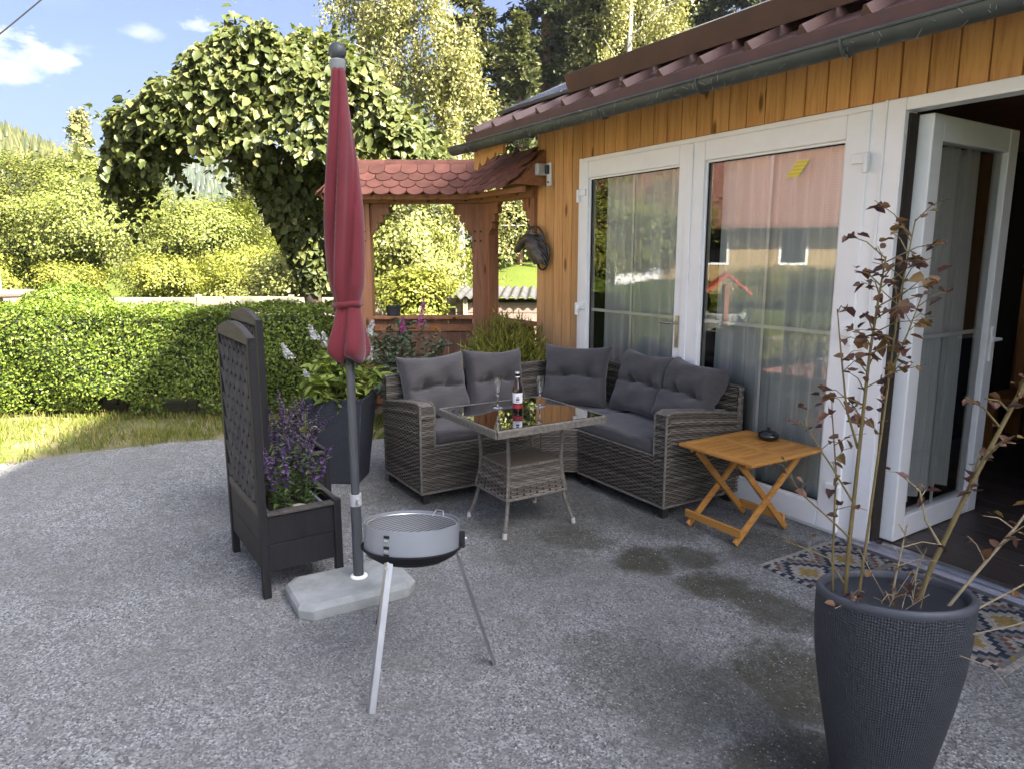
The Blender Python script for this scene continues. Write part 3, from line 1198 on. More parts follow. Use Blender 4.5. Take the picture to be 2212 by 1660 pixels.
# end board closing the short section against the house
u, upv, nrm = slope_frame(SB)
m = MB()
q = [SB.p(1.045, 0, ROOFZ - .03), SB.p(1.045, 0, ROOFZ - .03) - upv * .41, SB.p(1.045, .0, ROOFZ - .33)]
m.add(q + [p + SB.u * .022 for p in q], [(0, 1, 2), (5, 4, 3), (0, 3, 4, 1), (1, 4, 5, 2), (2, 5, 3, 0)])
gp_('end_board', m, GATEBEAM, 0)
# hip tiles at the left end: a small triangular slope
u, upv, nrm = slope_frame(SA)
hipS = Sec(tuple((SA.o + SA.u * -.10)[:2]), angA - R(90))
for r in range(4):
    d = .05 + r * .098
    n = r
    for i in range(-n, n + 1):
        if (i + r) % 2:
            continue
        uu, up2, nr2 = slope_frame(hipS)
        base = Matrix((uu, up2, nr2)).transposed().to_4x4()
        pos = hipS.p(i * TW * .5, 0, ROOFZ - .02) - up2 * d + nr2 * .015
        o = link('roof_tile', tile_me, gate)
        o.matrix_local = Matrix.Translation(pos) @ base @ Matrix.Rotation(R(-5.5), 4, 'X')
# ridge tiles (half round, overlapping)
def ridge_tile(pA, pB, r0=.062, r1=.072):
    pA, pB = Vector(pA), Vector(pB)
    d = (pB - pA).normalized()
    side = d.cross(Vector((0, 0, 1))).normalized()
    up = side.cross(d)
    m = MB()
    n = 9
    for (p, r) in ((pA, r0), (pA + (pB - pA) * .86, r0 * 1.04), (pA + (pB - pA) * .865, r1), (pB, r1)):
        for rr in (r, r - .014):
            for k in range(n):
                a = math.pi * k / (n - 1) * 1.06 - .1
                m.v.append(tuple(p + side * math.cos(a) * rr + up * math.sin(a) * rr))
    for i in range(3):
        for k in range(n - 1):
            a = i * 2 * n + k
            m.f.append((a, a + 1, a + 1 + 2 * n, a + 2 * n))
            b = a + n
            m.f.append((b + 1, b, b + 2 * n, b + 1 + 2 * n))
    for e in (0, 3):
        for k in range(n - 1):
            a = e * 2 * n + k
            m.f.append((a, a + n, a + n + 1, a + 1))
    return m.obj('ridge_tile', TILE, gate, smooth=True)


rz_ = ROOFZ - .055
for i in range(4):
    ridge_tile(SA.p(-.12 + (i + 1) * .31 + .01, 0, rz_), SA.p(-.12 + i * .31 - .02, 0, rz_))
for i in range(3):
    ridge_tile(SB.p(.02 + i * .30, 0, rz_ - .004), SB.p(.02 + (i + 1) * .30 + .02, 0, rz_ - .004))
for sgn in (1, -1):
    a = SA.p(-.11, 0, rz_)
    b = SA.p(-.36, sgn * .27, rz_ - .30)
    for k in range(2):
        ridge_tile(a.lerp(b, k * .5), a.lerp(b, k * .5 + .54), .05, .058)
# ------------------------------------------------------------------ wicker
def wicker_mat():
    t = NT('grey_brown_wicker')
    g = t.n('Attribute')
    g.attribute_name = 'tone'
    col = t.ramp(g.outputs['Fac'], [(0., (.030, .025, .020)), (.3, (.080, .069, .055)), (.65, (.165, .145, .115)), (1., (.29, .265, .215))])
    v = t.coord((1, 1, 1))
    t.set(t.mix(t.math('MULTIPLY', t.noise(v, 3.5, 3), .7), col, (.07, .060, .048)), .5, 0, .4)
    return t.m


WICKER = wicker_mat()
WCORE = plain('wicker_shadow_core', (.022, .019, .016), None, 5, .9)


def weave(mb_v, o, u, v, n, w, h, row=.0105, stake=.027, amp=.0032, dbl=True):
    """woven strands over the rectangle o + a*u + b*v; returns islands appended to mb_v"""
    o, u, v, n = (np.array(x, float) for x in (o, u, v, n))
    rows = max(1, int(round(h / row)))
    rh = h / rows
    cols = max(1, int(round(w / stake)))
    cwid = w / cols
    for r in range(rows):
        b0, b1 = (r + .08) * rh, (r + .92) * rh
        ph = (r // (2 if dbl else 1)) % 2
        for c in range(cols):
            # each strand piece runs over one stake: five stations, arched
            s = 1.0 if (c + ph) % 2 == 0 else -1.0
            A = np.array([0, .2, .5, .8, 1.0]) * cwid + c * cwid
            Z = np.array([0, .75, 1.0, .75, 0]) * amp * s
            jit = rng.uniform(-.0008, .0008)
            lo = o + np.outer(A, u) + v * (b0 + jit) + np.outer(Z + amp, n)
            hi = o + np.outer(A, u) + v * (b1 + jit) + np.outer(Z + amp, n)
            mb_v.append(np.concatenate([lo, hi]))


WF = [(0, 1, 6, 5), (1, 2, 7, 6), (2, 3, 8, 7), (3, 4, 9, 8)]


def weave_obj(name, panels, parent, row=.0105, stake=.027):
    isl = []
    for p in panels:
        weave(isl, *p, row=row, stake=stake)
    me = poly_mesh(name, np.array(isl), WF, WICKER, smooth=True)
    o = link(name, me, parent)
    return tag(o, kind='stuff')


def braid(mb, path, r=.012, tw=.03):
    """rounded wrapped edge"""
    mb.tube(path, r, 8)


CUSH = None


def fabric():
    t = NT('slate_grey_cushion')
    v = t.coord((1, 1, 1), rand=9)
    mp = t.n('Mapping')
    mp.inputs['Scale'].default_value = (3, 3, 60)
    t.l(v, mp.inputs['Vector'])
    f1 = t.noise(mp.outputs[0], 5, 4, .6)
    f2 = t.noise(v, 240, 2)
    f3 = t.noise(v, 3, 3)
    c = t.mix(t.ramp(f1, [(.35, (0, 0, 0)), (.7, (1, 1, 1))]), (.056, .052, .051), (.086, .081, .080))
    c = t.mix(t.math('MULTIPLY', f3, .35), c, (.066, .062, .065))
    t.set(c, .92, 0, .15)
    t.b.inputs['Sheen Weight'].default_value = .25
    t.b.inputs['Sheen Roughness'].default_value = .5
    t.bump(t.math('ADD', f2, t.math('MULTIPLY', f1, 1.5)), .35, .0025)
    return t.m


CUSH = fabric()


def pillow(w, h, d, tufts=(), seam=None, seed=0, n=26, pinch=.86, flat=False):
    """a stuffed cushion: w wide (x), h high (z), d thick (y), sewn edge all round"""
    rr = random.Random(seed)
    ph = [rr.uniform(0, 6.28) for _ in range(6)]
    m = MB()

    def side(sgn):
        for j in range(n + 1):
            for i in range(n + 1):
                u, v = i / n * 2 - 1, j / n * 2 - 1
                eu, ev = 1 - abs(u) ** 5, 1 - abs(v) ** 5
                f_ = max(0, eu * ev) ** .42
                th = d / 2 * f_
                if flat:
                    th = d / 2 * min(1, (max(0, (1 - abs(u) ** 14) * (1 - abs(v) ** 14))) ** .35)
                # pointed corners: sides draw in between them
                px = u * w / 2 * (1 - (1 - pinch) * .45 * (1 - v * v) * abs(u) ** 3)
                pz = v * h / 2 * (1 - (1 - pinch) * .45 * (1 - u * u) * abs(v) ** 3)
                th += .006 * f_ * (math.sin(u * 7 + ph[0] + v * 3) + math.sin(v * 9 + ph[1] - u * 4))
                for (tu, tv, ta) in tufts:
                    r2 = ((u - tu) * w / 2) ** 2 + ((v - tv) * h / 2) ** 2
                    th -= ta * math.exp(-r2 / (.028 ** 2)) + ta * .55 * math.exp(-r2 / (.075 ** 2))
                if seam is not None:
                    sd = (v - seam - .035 * math.cos(u * 4.4) + .03) * h / 2
                    th -= (.034 * math.exp(-(sd / .010) ** 2) + .020 * math.exp(-(sd / .04) ** 2)) * eu
                m.v.append((px, -sgn * max(th, .004), pz))

    side(1)
    side(-1)
    N = (n + 1) * (n + 1)
    for j in range(n):
        for i in range(n):
            a = j * (n + 1) + i
            m.f.append((a, a + 1, a + n + 2, a + n + 1))
            m.f.append((N + a, N + a + n + 1, N + a + n + 2, N + a + 1))
    edge = [i for i in range(n + 1)] + [(j * (n + 1) + n) for j in range(1, n + 1)] + [n * (n + 1) + i for i in range(n - 1, -1, -1)] + [j * (n + 1) for j in range(n - 1, 0, -1)]
    for k in range(len(edge)):
        a, b = edge[k], edge[(k + 1) % len(edge)]
        m.f.append((a, N + a, N + b, b))
    return m


# ------------------------------------------------------------------ corner sofa (three wicker units)
PLASTIC = plain('black_plastic_foot', (.03, .028, .026), None, 8, .5)
SZ0, SZ1 = .075, .375      # base: underside, top

sofR = thing('wicker_bench_unit', 'grey wicker sofa unit with high arm beside the folding table', 'sofa', (-1.19, -.36, 0), group='units of the wicker corner sofa')


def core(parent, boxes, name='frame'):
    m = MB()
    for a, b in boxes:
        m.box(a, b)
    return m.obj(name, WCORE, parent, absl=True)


def arm_profile(y0, y1, zf, zb):
    """arm top line from the front (zf) falling to the back (zb), rounded at the front"""
    L = []
    for s in np.linspace(0, 1, 13):
        z = zf + (zb - zf) * s ** 1.3 - .02 * (1 - min(1, s / .08)) ** 2
        L.append((y0 + (y1 - y0) * s, z))
    return L


isl_tone = []


def row_tone(r, rows, z0):
    """strands change shade from row to row, in bands"""
    k = (r * 7919 + int(z0 * 1000)) % 11
    return .52 + .24 * math.sin(r * 1.9 + k * .35) + (.16 if r % 5 == 0 else 0) - (.22 if r % 7 == 3 else 0)


def weave_strip(isl, o, u, w, z0, topf, n, row=.0125):
    """vertical woven face whose top edge follows topf(a)"""
    H_ = max(topf(0), topf(w)) - z0
    rows = int(round(H_ / row))
    cols = max(1, int(round(w / .036)))
    cwid = w / cols
    o, u, n = np.array(o, float), np.array(u, float), np.array(n, float)
    for c in range(cols):
        zt0, zt1 = topf(c * cwid), topf((c + 1) * cwid)
        for r in range(rows):
            s = 1.0 if (c + r) % 2 == 0 else -1.0
            A = np.array([0, .2, .5, .8, 1.0])
            Zt = zt0 + (zt1 - zt0) * A
            lo = z0 + (Zt - z0) * (r + .06) / rows
            hi = z0 + (Zt - z0) * (r + .82) / rows
            k = np.array([0, .75, 1.0, .75, 0]) * .0032 * s + .0032
            base = o + np.outer((A + c) * cwid, u) + np.outer(k, n)
            L1, H1 = base.copy(), base.copy()
            L1[:, 2] = lo
            H1[:, 2] = hi
            isl.append(np.concatenate([L1, H1]))
            isl_tone.append(row_tone(r, rows, z0) + rng.uniform(-.12, .12))


def islands(name, isl, parent):
    V = np.array(isl)
    L = parent.location
    V = V - np.array([L.x, L.y, L.z])
    o = link(name, poly_mesh(name, V, WF, WICKER, smooth=True, tone=isl_tone[:len(V)]), parent)
    isl_tone.clear()
    return tag(o, kind='stuff')


# --- right unit: along the wall, arm at its right end
ax0, ax1 = -.86, -.765
YF, YB = -.685, -.03
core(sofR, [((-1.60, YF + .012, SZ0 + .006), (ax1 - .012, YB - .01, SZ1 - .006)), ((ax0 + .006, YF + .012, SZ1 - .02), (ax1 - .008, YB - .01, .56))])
topA = lambda a: .652 - .075 * (a / .655) ** 1.3 - .02 * (1 - min(1, a / .05)) ** 2
isl = []
weave_strip(isl, (ax1, YF, 0), (0, 1, 0), YB - YF, SZ0, topA, (1, 0, 0))                       # outer face of the arm
weave_strip(isl, (ax0, YF, 0), (1, 0, 0), ax1 - ax0, SZ0, lambda a: .632, (0, -1, 0))          # arm front
weave_strip(isl, (ax0, YB, 0), (0, -1, 0), YB - YF, SZ1, lambda a: topA(.655 - a), (-1, 0, 0))  # arm inside
islands('arm', isl, sofR)
isl = []
weave_strip(isl, (-1.60, YF + .004, 0), (1, 0, 0), ax0 + 1.60, SZ0, lambda a: SZ1, (0, -1, 0))
islands('front_panel', isl, sofR)
isl = []
weave_strip(isl, (-1.60, YB - .055, 0), (1, 0, 0), ax1 + 1.60, SZ1, lambda a: .745, (0, -1, 0))
weave_strip(isl, (ax1, YB - .055, 0), (0, 1, 0), .055, .5, lambda a: .745, (1, 0, 0))
weave_strip(isl, (ax1, YB, 0), (-1, 0, 0), ax1 + 1.60, SZ0, lambda a: .745, (0, 1, 0))
islands('back_panel', isl, sofR)
core(sofR, [((-1.59, YB - .05, SZ1), (ax1 - .006, YB - .006, .738))], 'back_frame')


def rim(parent, paths, name='wrapped_edge', r=.0085):
    m = MB()
    for p in paths:
        m.tube(p, r, 8)
    return m.obj(name, WICKER_EDGE, parent, absl=True, smooth=True)


WICKER_EDGE = plain('wicker_edge', (.18, .165, .14), (.085, .076, .062), 60, .55, bump=.5, bscale=120, stretch=(1, 1, 1))
armtop = [(y, topA(y - YF)) for y in np.linspace(YF + .002, YB, 14)]
rim(sofR, [[(ax1 - .004, y, z) for y, z in armtop], [(ax0 + .004, y, z) for y, z in armtop], [(ax1 + .002, YF, SZ0), (ax1 + .002, YF, .63)], [(ax0, YF, SZ1), (ax0, YF, .63)], [(-1.6, YF, SZ1), (ax0, YF, SZ1)], [(-1.6, YF, SZ0), (ax1, YF, SZ0)], [(ax1, YF, SZ0), (ax1, YB, SZ0)],
          [(-1.6, YB - .03, .748), (ax1, YB - .03, .748)], [(ax1, YB - .03, .748), (ax1, YB - .03, .56)]])
at = MB()
for i in range(len(armtop) - 1):
    (y0, z0), (y1, z1) = armtop[i], armtop[i + 1]
    at.add([(ax0, y0, z0), (ax1, y0, z0), (ax1, y1, z1), (ax0, y1, z1)], [(0, 1, 2, 3)])
at.obj('arm_top', WICKER_EDGE, sofR, absl=True, smooth=True, angle=180)
for x, y in ((ax1 - .04, YF + .04), (-1.56, YF + .04), (ax1 - .04, YB - .04), (-1.56, YB - .04)):
    MB().box((x - .022, y - .022, 0), (x + .022, y + .022, SZ0 + .006)).obj('foot', WCORE, sofR, absl=True)

# --- left unit: out from the corner, arm at its near end
sofL = thing('wicker_bench_unit', 'grey wicker sofa unit with arm beside the tall dark planter', 'sofa', (-2.05, -1.33, 0), group='units of the wicker corner sofa')
XF, XB = -1.752, -2.36
ay0, ay1 = -1.80, -1.705
core(sofL, [((XB + .01, ay0 + .012, SZ0 + .006), (XF - .012, -.90, SZ1 - .006)), ((XB + .01, ay0 + .008, SZ1 - .02), (XF - .012, ay1 - .006, .55))])
topB = lambda a: .652 - .08 * (a / .608) ** 1.3 - .02 * (1 - min(1, a / .05)) ** 2
isl = []
weave_strip(isl, (XB, ay0, 0), (1, 0, 0), XF - XB, SZ0, lambda a: topB(.608 - a), (0, -1, 0))
weave_strip(isl, (XF, ay0, 0), (0, 1, 0), ay1 - ay0, SZ0, lambda a: .632, (1, 0, 0))
weave_strip(isl, (XF, ay1, 0), (-1, 0, 0), XF - XB, SZ1, topB, (0, 1, 0))
islands('arm', isl, sofL)
isl = []
weave_strip(isl, (XF - .004, ay1, 0), (0, 1, 0), -.90 - ay1, SZ0, lambda a: SZ1, (1, 0, 0))
islands('front_panel', isl, sofL)
isl = []
weave_strip(isl, (XB + .055, ay0, 0), (0, 1, 0), .90, SZ1, lambda a: .745, (1, 0, 0))
weave_strip(isl, (XB, ay0, 0), (1, 0, 0), .055, .5, lambda a: .745, (0, -1, 0))
weave_strip(isl, (XB, -.9, 0), (0, -1, 0), .90, SZ0, lambda a: .745, (-1, 0, 0))
islands('back_panel', isl, sofL)
core(sofL, [((XB + .006, ay0 + .006, SZ1), (XB + .05, -.9, .738))], 'back_frame')
armtop = [(x, topB(XF - x)) for x in np.linspace(XF - .002, XB, 14)]
rim(sofL, [[(x, ay0 + .004, z) for x, z in armtop], [(x, ay1 - .004, z) for x, z in armtop], [(XF, ay0 - .002, SZ0), (XF, ay0 - .002, .63)], [(XF, ay1, SZ1), (XF, ay1, .63)], [(XF, -.9, SZ1), (XF, ay1, SZ1)], [(XF, -.9, SZ0), (XF, ay0, SZ0)], [(XF, ay0, SZ0), (XB, ay0, SZ0)], [(XB + .03, -.9, .748), (XB + .03, ay0, .748)]])
at = MB()
for i in range(len(armtop) - 1):
    (x0, z0), (x1, z1) = armtop[i], armtop[i + 1]
    at.add([(x0, ay0, z0), (x0, ay1, z0), (x1, ay1, z1), (x1, ay0, z1)], [(0, 1, 2, 3)])
at.obj('arm_top', WICKER_EDGE, sofL, absl=True, smooth=True, angle=180)
for x, y in ((XF - .04, ay0 + .04), (XB + .04, ay0 + .04), (XF - .04, -.94), (XB + .04, -.94)):
    MB().box((x - .022, y - .022, 0), (x + .022, y + .022, SZ0 + .006)).obj('foot', WCORE, sofL, absl=True)

# --- corner unit
sofC = thing('wicker_corner_unit', 'grey wicker corner unit in the bend of the sofa', 'sofa', (-2.0, -.40, 0), group='units of the wicker corner sofa')
poly = [(-1.612, YF + .02), (-1.612, YB), (-2.15, YB), (XB, -.25), (XB, -.89), (XF - .01, -.89)]
m = MB()
m.prism([(x, y) for x, y in poly], (0, 0, SZ0 + .006), (1, 0, 0), (0, 1, 0), (0, 0, SZ1 - SZ0 - .012))
m.obj('frame', WCORE, sofC, absl=True)
d = Vector((-1.612 - (XF - .01), YF + .02 + .89, 0))
isl = []
weave_strip(isl, (XF - .01, -.89, 0), tuple(d.normalized()), d.length, SZ0, lambda a: SZ1, (d.normalized().y, -d.normalized().x, 0))
islands('front_panel', isl, sofC)
isl = []
q0, q1 = Vector((XB + .05, -.27, 0)), Vector((-2.14, YB - .05, 0))
dd = (q1 - q0).normalized()
weave_strip(isl, (XB + .05, -.88, 0), (0, 1, 0), .61, SZ1, lambda a: .745, (1, 0, 0))
weave_strip(isl, tuple(q0), tuple(dd), (q1 - q0).length, SZ1, lambda a: .745, (dd.y, -dd.x, 0))
weave_strip(isl, (-2.14, YB - .05, 0), (1, 0, 0), .53, SZ1, lambda a: .745, (0, -1, 0))
islands('back_panel', isl, sofC)
m = MB()
m.prism([(XB + .006, -.88), (XB + .045, -.88), (XB + .045, -.27), (-2.14, YB - .046), (-1.62, YB - .046), (-1.62, YB - .006), (-2.16, YB - .006), (XB + .006, -.25)], (0, 0, SZ1), (1, 0, 0), (0, 1, 0), (0, 0, .36))
m.obj('back_frame', WCORE, sofC, absl=True)
rim(sofC, [[(XB + .03, -.88, .748), (XB + .03, -.26, .748), (-2.15, YB - .03, .748), (-1.62, YB - .03, .748)], [(XF - .01, -.89, SZ1), (-1.612, YF + .02, SZ1)]])
for x, y in ((-1.65, YF + .08), (XF - .05, -.84), (-2.28, -.3)):
    MB().box((x - .022, y - .022, 0), (x + .022, y + .022, SZ0 + .006)).obj('foot', WCORE, sofC, absl=True)


# --- cushions
def seat_cushion(label, pts, z0, z1, seed):
    """flat seat pad with the given outline"""
    cx = sum(p[0] for p in pts) / len(pts)
    cy = sum(p[1] for p in pts) / len(pts)
    m = MB().prism([(x - cx, y - cy) for x, y in pts], (0, 0, 0), (1, 0, 0), (0, 1, 0), (0, 0, z1 - z0))
    me = m.mesh('seat_cushion', CUSH)
    import bmesh
    bm_ = bmesh.new()
    bm_.from_mesh(me)
    bmesh.ops.triangulate(bm_, faces=[f for f in bm_.faces if len(f.verts) > 4])
    bmesh.ops.bevel(bm_, geom=[e for e in bm_.edges if len(e.link_faces) == 2 and e.calc_face_angle(0) > .5], offset=.03, segments=4, profile=.6, affect='EDGES')
    bmesh.ops.triangulate(bm_, faces=bm_.faces)
    bmesh.ops.subdivide_edges(bm_, edges=[e for e in bm_.edges if e.calc_length() > .06], cuts=3, use_grid_fill=True)
    bmesh.ops.subdivide_edges(bm_, edges=[e for e in bm_.edges if e.calc_length() > .05], cuts=1, use_grid_fill=True)
    rr = random.Random(seed)
    ph = [rr.uniform(0, 6) for _ in range(4)]
    for v in bm_.verts:
        x, y, z = v.co
        if z > (z1 - z0) * .6:
            ex = min(abs(x - (p[0] - cx)) for p in pts)
            v.co.z += .010 * math.sin(x * 7 + ph[0]) * math.sin(y * 8 + ph[1]) + .004 * math.sin(x * 23 + y * 11 + ph[2]) + .003 * math.sin(y * 31 - x * 17 + ph[3])
        else:
            v.co.x += .003 * math.sin(y * 25 + ph[1])
            v.co.y += .003 * math.sin(x * 25 + ph[2])
    bm_.to_mesh(me)
    bm_.free()
    me.polygons.foreach_set('use_smooth', [True] * len(me.polygons))
    o = link('seat_cushion', me, None, (cx, cy, z0))
    pts3 = [(x - cx, y - cy, (z1 - z0) * .5) for x, y in pts]
    return tag(o, label, 'cushion', 'seat cushions of the corner sofa')


seat_cushion('flat slate grey seat cushion on the sofa unit next to the folding table', [(-1.60, YF - .005), (ax0 - .008, YF - .005), (ax0 - .008, YB - .10), (-1.60, YB - .10)], SZ1 + .001, .462, 1)
seat_cushion('flat slate grey seat cushion on the sofa unit next to the tall planter', [(XF + .008, ay1 + .008), (XF + .008, -.905), (XB + .10, -.905), (XB + .10, ay1 + .008)], SZ1 + .001, .465, 2)
seat_cushion('flat slate grey seat cushion in the corner of the sofa', [(-1.62, YF + .03), (-1.62, YB - .10), (-2.13, YB - .10), (XB + .11, -.29), (XB + .11, -.885), (XF - .01, -.885)], SZ1 + .001, .46, 3)


def back_cushion(label, loc, rz, lean, w, h, seed, tufts=((-.36, .05, .040), (.36, .05, .040)), roll=0.0):
    m = pillow(w, h, .21, tufts, .03, seed, n=40, pinch=.72)
    o = m.obj('back_cushion', CUSH, None, smooth=True, angle=180)
    o.location = loc
    o.rotation_mode = 'QUATERNION'
    o.rotation_quaternion = Quaternion((0, 0, 1), rz) @ Quaternion((1, 0, 0), -lean) @ Quaternion((0, 1, 0), roll)
    return tag(o, label, 'cushion', 'back cushions of the corner sofa')


# pillow front faces -y; lean tips the top backwards (+y)
back_cushion('tufted back cushion by the wicker arm, leftmost in the sofa row', (-2.17, -1.50, .665), R(90), R(17), .50, .47, 11, roll=R(-1))
back_cushion('tufted back cushion, second from the left, behind the beer bottle', (-2.17, -1.02, .665), R(90), R(16), .47, .47, 12, roll=R(3))
back_cushion('tufted back cushion set across the corner of the sofa', (-2.02, -.40, .665), R(38), R(16), .52, .48, 13)
back_cushion('tufted back cushion in front of the left glass door leaf', (-1.49, -.20, .665), R(3), R(20), .50, .47, 14, roll=R(1.5))
back_cushion('tufted back cushion leaning at the right arm of the sofa', (-1.06, -.21, .660), R(-6), R(24), .50, .46, 15, roll=R(2.5))

# ------------------------------------------------------------------ wicker table with glass top
TZ = .66
tbl = thing('glass_top_table', 'square wicker table with glass top and splayed legs', 'table', (-1.225, -1.40, 0))
TX, TY = .335, .36
g = MB().box((-TX + .012, -TY + .012, TZ - .006), (TX - .012, TY - .012, TZ))
gt = g.obj('glass_top', glassmat('table_glass', (.42, .46, .44), .05, 2.2), tbl, bev=.002)
tr = MB()
isl = []
for (o, u, n, w) in (((-TX, -TY, 0), (1, 0, 0), (0, -1, 0), 2 * TX), ((TX, -TY, 0), (0, 1, 0), (1, 0, 0), 2 * TY), ((TX, TY, 0), (-1, 0, 0), (0, 1, 0), 2 * TX), ((-TX, TY, 0), (0, -1, 0), (-1, 0, 0), 2 * TY)):
    weave(isl, (o[0], o[1], TZ - .042), u, (0, 0, 1), n, w, .036, row=.012, stake=.02)
o = link('apron', poly_mesh('apron', np.array(isl), WF, WICKER, smooth=True, tone=[.5 + .45 * math.sin(i * .9) + rng.uniform(-.2, .2) for i in range(len(isl))]), tbl)
tag(o, kind='stuff')
fr_ = MB()
for a, b in (((-TX, -TY), (TX, -TY)), ((TX, -TY), (TX, TY)), ((TX, TY), (-TX, TY)), ((-TX, TY), (-TX, -TY))):
    fr_.bar((*a, TZ - .026), (*b, TZ - .026), .022, .03)
    fr_.tube([(*a, TZ - .008), (*b, TZ - .008)], .0095, 8)
fr_.obj('top_rim', WICKER_EDGE, tbl, smooth=True)
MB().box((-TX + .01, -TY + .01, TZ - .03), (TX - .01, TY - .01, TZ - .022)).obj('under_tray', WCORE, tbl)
WHITECAP = plain('pale_foot_cap', (.45, .44, .40), None, 20, .6)
for sx in (-1, 1):
    for sy in (-1, 1):
        top = Vector((sx * (TX - .085), sy * (TY - .085), TZ - .03))
        k1 = Vector((sx * (TX - .125), sy * (TY - .125), .40))
        k2 = Vector((sx * (TX - .115), sy * (TY - .115), .21))
        ft = Vector((sx * .205, sy * .235, .02))
        k2 = Vector((sx * (.165), sy * (.19), .20))
        k1 = Vector((sx * (.155), sy * (.18), .40))
        top = Vector((sx * (.165), sy * (.19), TZ - .03))
        lg = MB().tube([top, k1, k2, (k2 + ft) / 2 + Vector((-sx * .004, -sy * .004, 0)), ft], .0115, 10).obj('leg', WICKER_EDGE, tbl, smooth=True)
        MB().tube([ft + Vector((0, 0, .012)), ft + Vector((sx * .004, sy * .004, -.02))], .0135, 10).obj('foot_cap', WHITECAP, lg, smooth=True)
# woven box shelf
isl = []
b0, b1, z0, z1 = (.178, .205), (.150, .175), .205, .385
cor0 = [(-b0[0], -b0[1]), (b0[0], -b0[1]), (b0[0], b0[1]), (-b0[0], b0[1])]
cor1 = [(-b1[0], -b1[1]), (b1[0], -b1[1]), (b1[0], b1[1]), (-b1[0], b1[1])]
for k in range(4):
    A0, A1, B0, B1 = (np.array((*p, z)) for p, z in ((cor0[k], z0), (cor0[(k + 1) % 4], z0), (cor1[k], z1), (cor1[(k + 1) % 4], z1)))
    n_ = unit(np.cross(A1 - A0, B0 - A0)[None])[0]
    rows, cols = 14, 9
    for r in range(rows):
        for c in range(cols):
            s_ = 1. if (c + r) % 2 == 0 else -1.
            L1 = []
            for f0 in ((r + .08) / rows, (r + .92) / rows):
                for q, zz in zip((0, .2, .5, .8, 1.), (0, .75, 1, .75, 0)):
                    a = (c + q) / cols
                    L1.append((A0 * (1 - a) + A1 * a) * (1 - f0) + (B0 * (1 - a) + B1 * a) * f0 + n_ * (.003 + .003 * zz * s_))
            isl.append(np.array(L1))
o = link('shelf_box', poly_mesh('shelf_box', np.array(isl), WF, WICKER, smooth=True, tone=[row_tone((i // 9) % 14, 14, .2) + rng.uniform(-.15, .15) for i in range(len(isl))]), tbl)
tag(o, kind='stuff')
sh = MB()
sh.add([(*p, z0 + .003) for p in cor0] + [(*p, z1 - .003) for p in cor1], [(3, 2, 1, 0), (4, 5, 6, 7), (0, 1, 5, 4), (1, 2, 6, 5), (2, 3, 7, 6), (3, 0, 4, 7)])
sh.obj('shelf_core', WCORE, tbl)
sh = MB()
for k in range(4):
    sh.tube([(*cor1[k], z1), (*cor1[(k + 1) % 4], z1)], .008, 8).tube([(*cor0[k], z0), (*cor0[(k + 1) % 4], z0)], .008, 8).tube([(*cor0[k], z0), (*cor1[k], z1)], .008, 8)
sh.obj('shelf_rim', WICKER_EDGE, tbl, smooth=True)
MB().box((-b1[0], -b1[1], z1 - .002), (b1[0], b1[1], z1 + .002)).obj('shelf_plate', plain('shelf_tan', (.20, .16, .11), (.15, .12, .085), 60, .6), tbl)

# bottle
bt = thing('beer_bottle', 'brown beer bottle with white label between the two flutes', 'bottle', (-1.245, -1.41, TZ + .001))
BR = .0285
bt_prof = [(0, 0), (.026, 0), (BR, .004), (BR, .128), (.027, .142), (.019, .165), (.0135, .185), (.0125, .215), (.0135, .218), (.0135, .226), (.0122, .229), (0, .229)]
MB().lathe(bt_prof, 28).obj('glass_body', plain('brown_bottle_glass', (.022, .008, .004), (.018, .007, .004), 4, .08, spec=.7), bt, smooth=True, angle=50)
MB().lathe([(BR + .0006, .052), (BR + .0006, .112)], 28).obj('label', plain('paper_label', (.72, .70, .70), (.66, .64, .66), 40, .6), bt, smooth=True)
MB().lathe([(BR + .0006, .022), (BR + .0006, .046)], 28).obj('label_band', plain('red_label_band', (.30, .02, .03), None, 40, .6), bt, smooth=True)
lp_ = MB()
dirc = math.atan2(CAM[1] + 1.41, CAM[0] + 1.245)
for a0, z0_, wa, hz in ((-.30, .068, .7, .012), (-.2, .084, .5, .006), (-.35, .058, .8, .003)):
    pts = []
    for k in range(7):
        a = dirc + a0 + wa * k / 6
        pts.append(a)
    for k in range(6):
        r_ = BR + .0012
        q = [(r_ * math.cos(pts[k]), r_ * math.sin(pts[k]), z0_), (r_ * math.cos(pts[k + 1]), r_ * math.sin(pts[k + 1]), z0_), (r_ * math.cos(pts[k + 1]), r_ * math.sin(pts[k + 1]), z0_ + hz), (r_ * math.cos(pts[k]), r_ * math.sin(pts[k]), z0_ + hz)]
        lp_.add(q, [(0, 1, 2, 3)])
lp_.obj('label_print', plain('label_ink', (.05, .05, .12), None, 20, .6), bt)
MB().lathe([(.0128, .190), (.0132, .206)], 20).obj('neck_label', bpy.data.materials['paper_label'], bt, smooth=True)
MB().lathe([(.0150, .2225), (.0150, .2275), (.0130, .2315), (0, .232)], 21).obj('cap', ALU, bt, smooth=True)


def flute(loc, label):
    t_ = thing('champagne_flute', label, 'glass', loc, group='champagne flutes on the table')
    prof = [(0, 0), (.029, 0), (.030, .0015), (.010, .004), (.0042, .010), (.0038, .060), (.0055, .072), (.016, .092), (.0235, .125), (.0245, .150), (.0215, .186), (.0203, .186), (.0232, .150), (.0222, .126), (.0148, .094), (.004, .076), (0, .0745)]
    MB().lathe(prof, 32).obj('glass_body', FLUTE, t_, smooth=True, angle=60)
    return t_


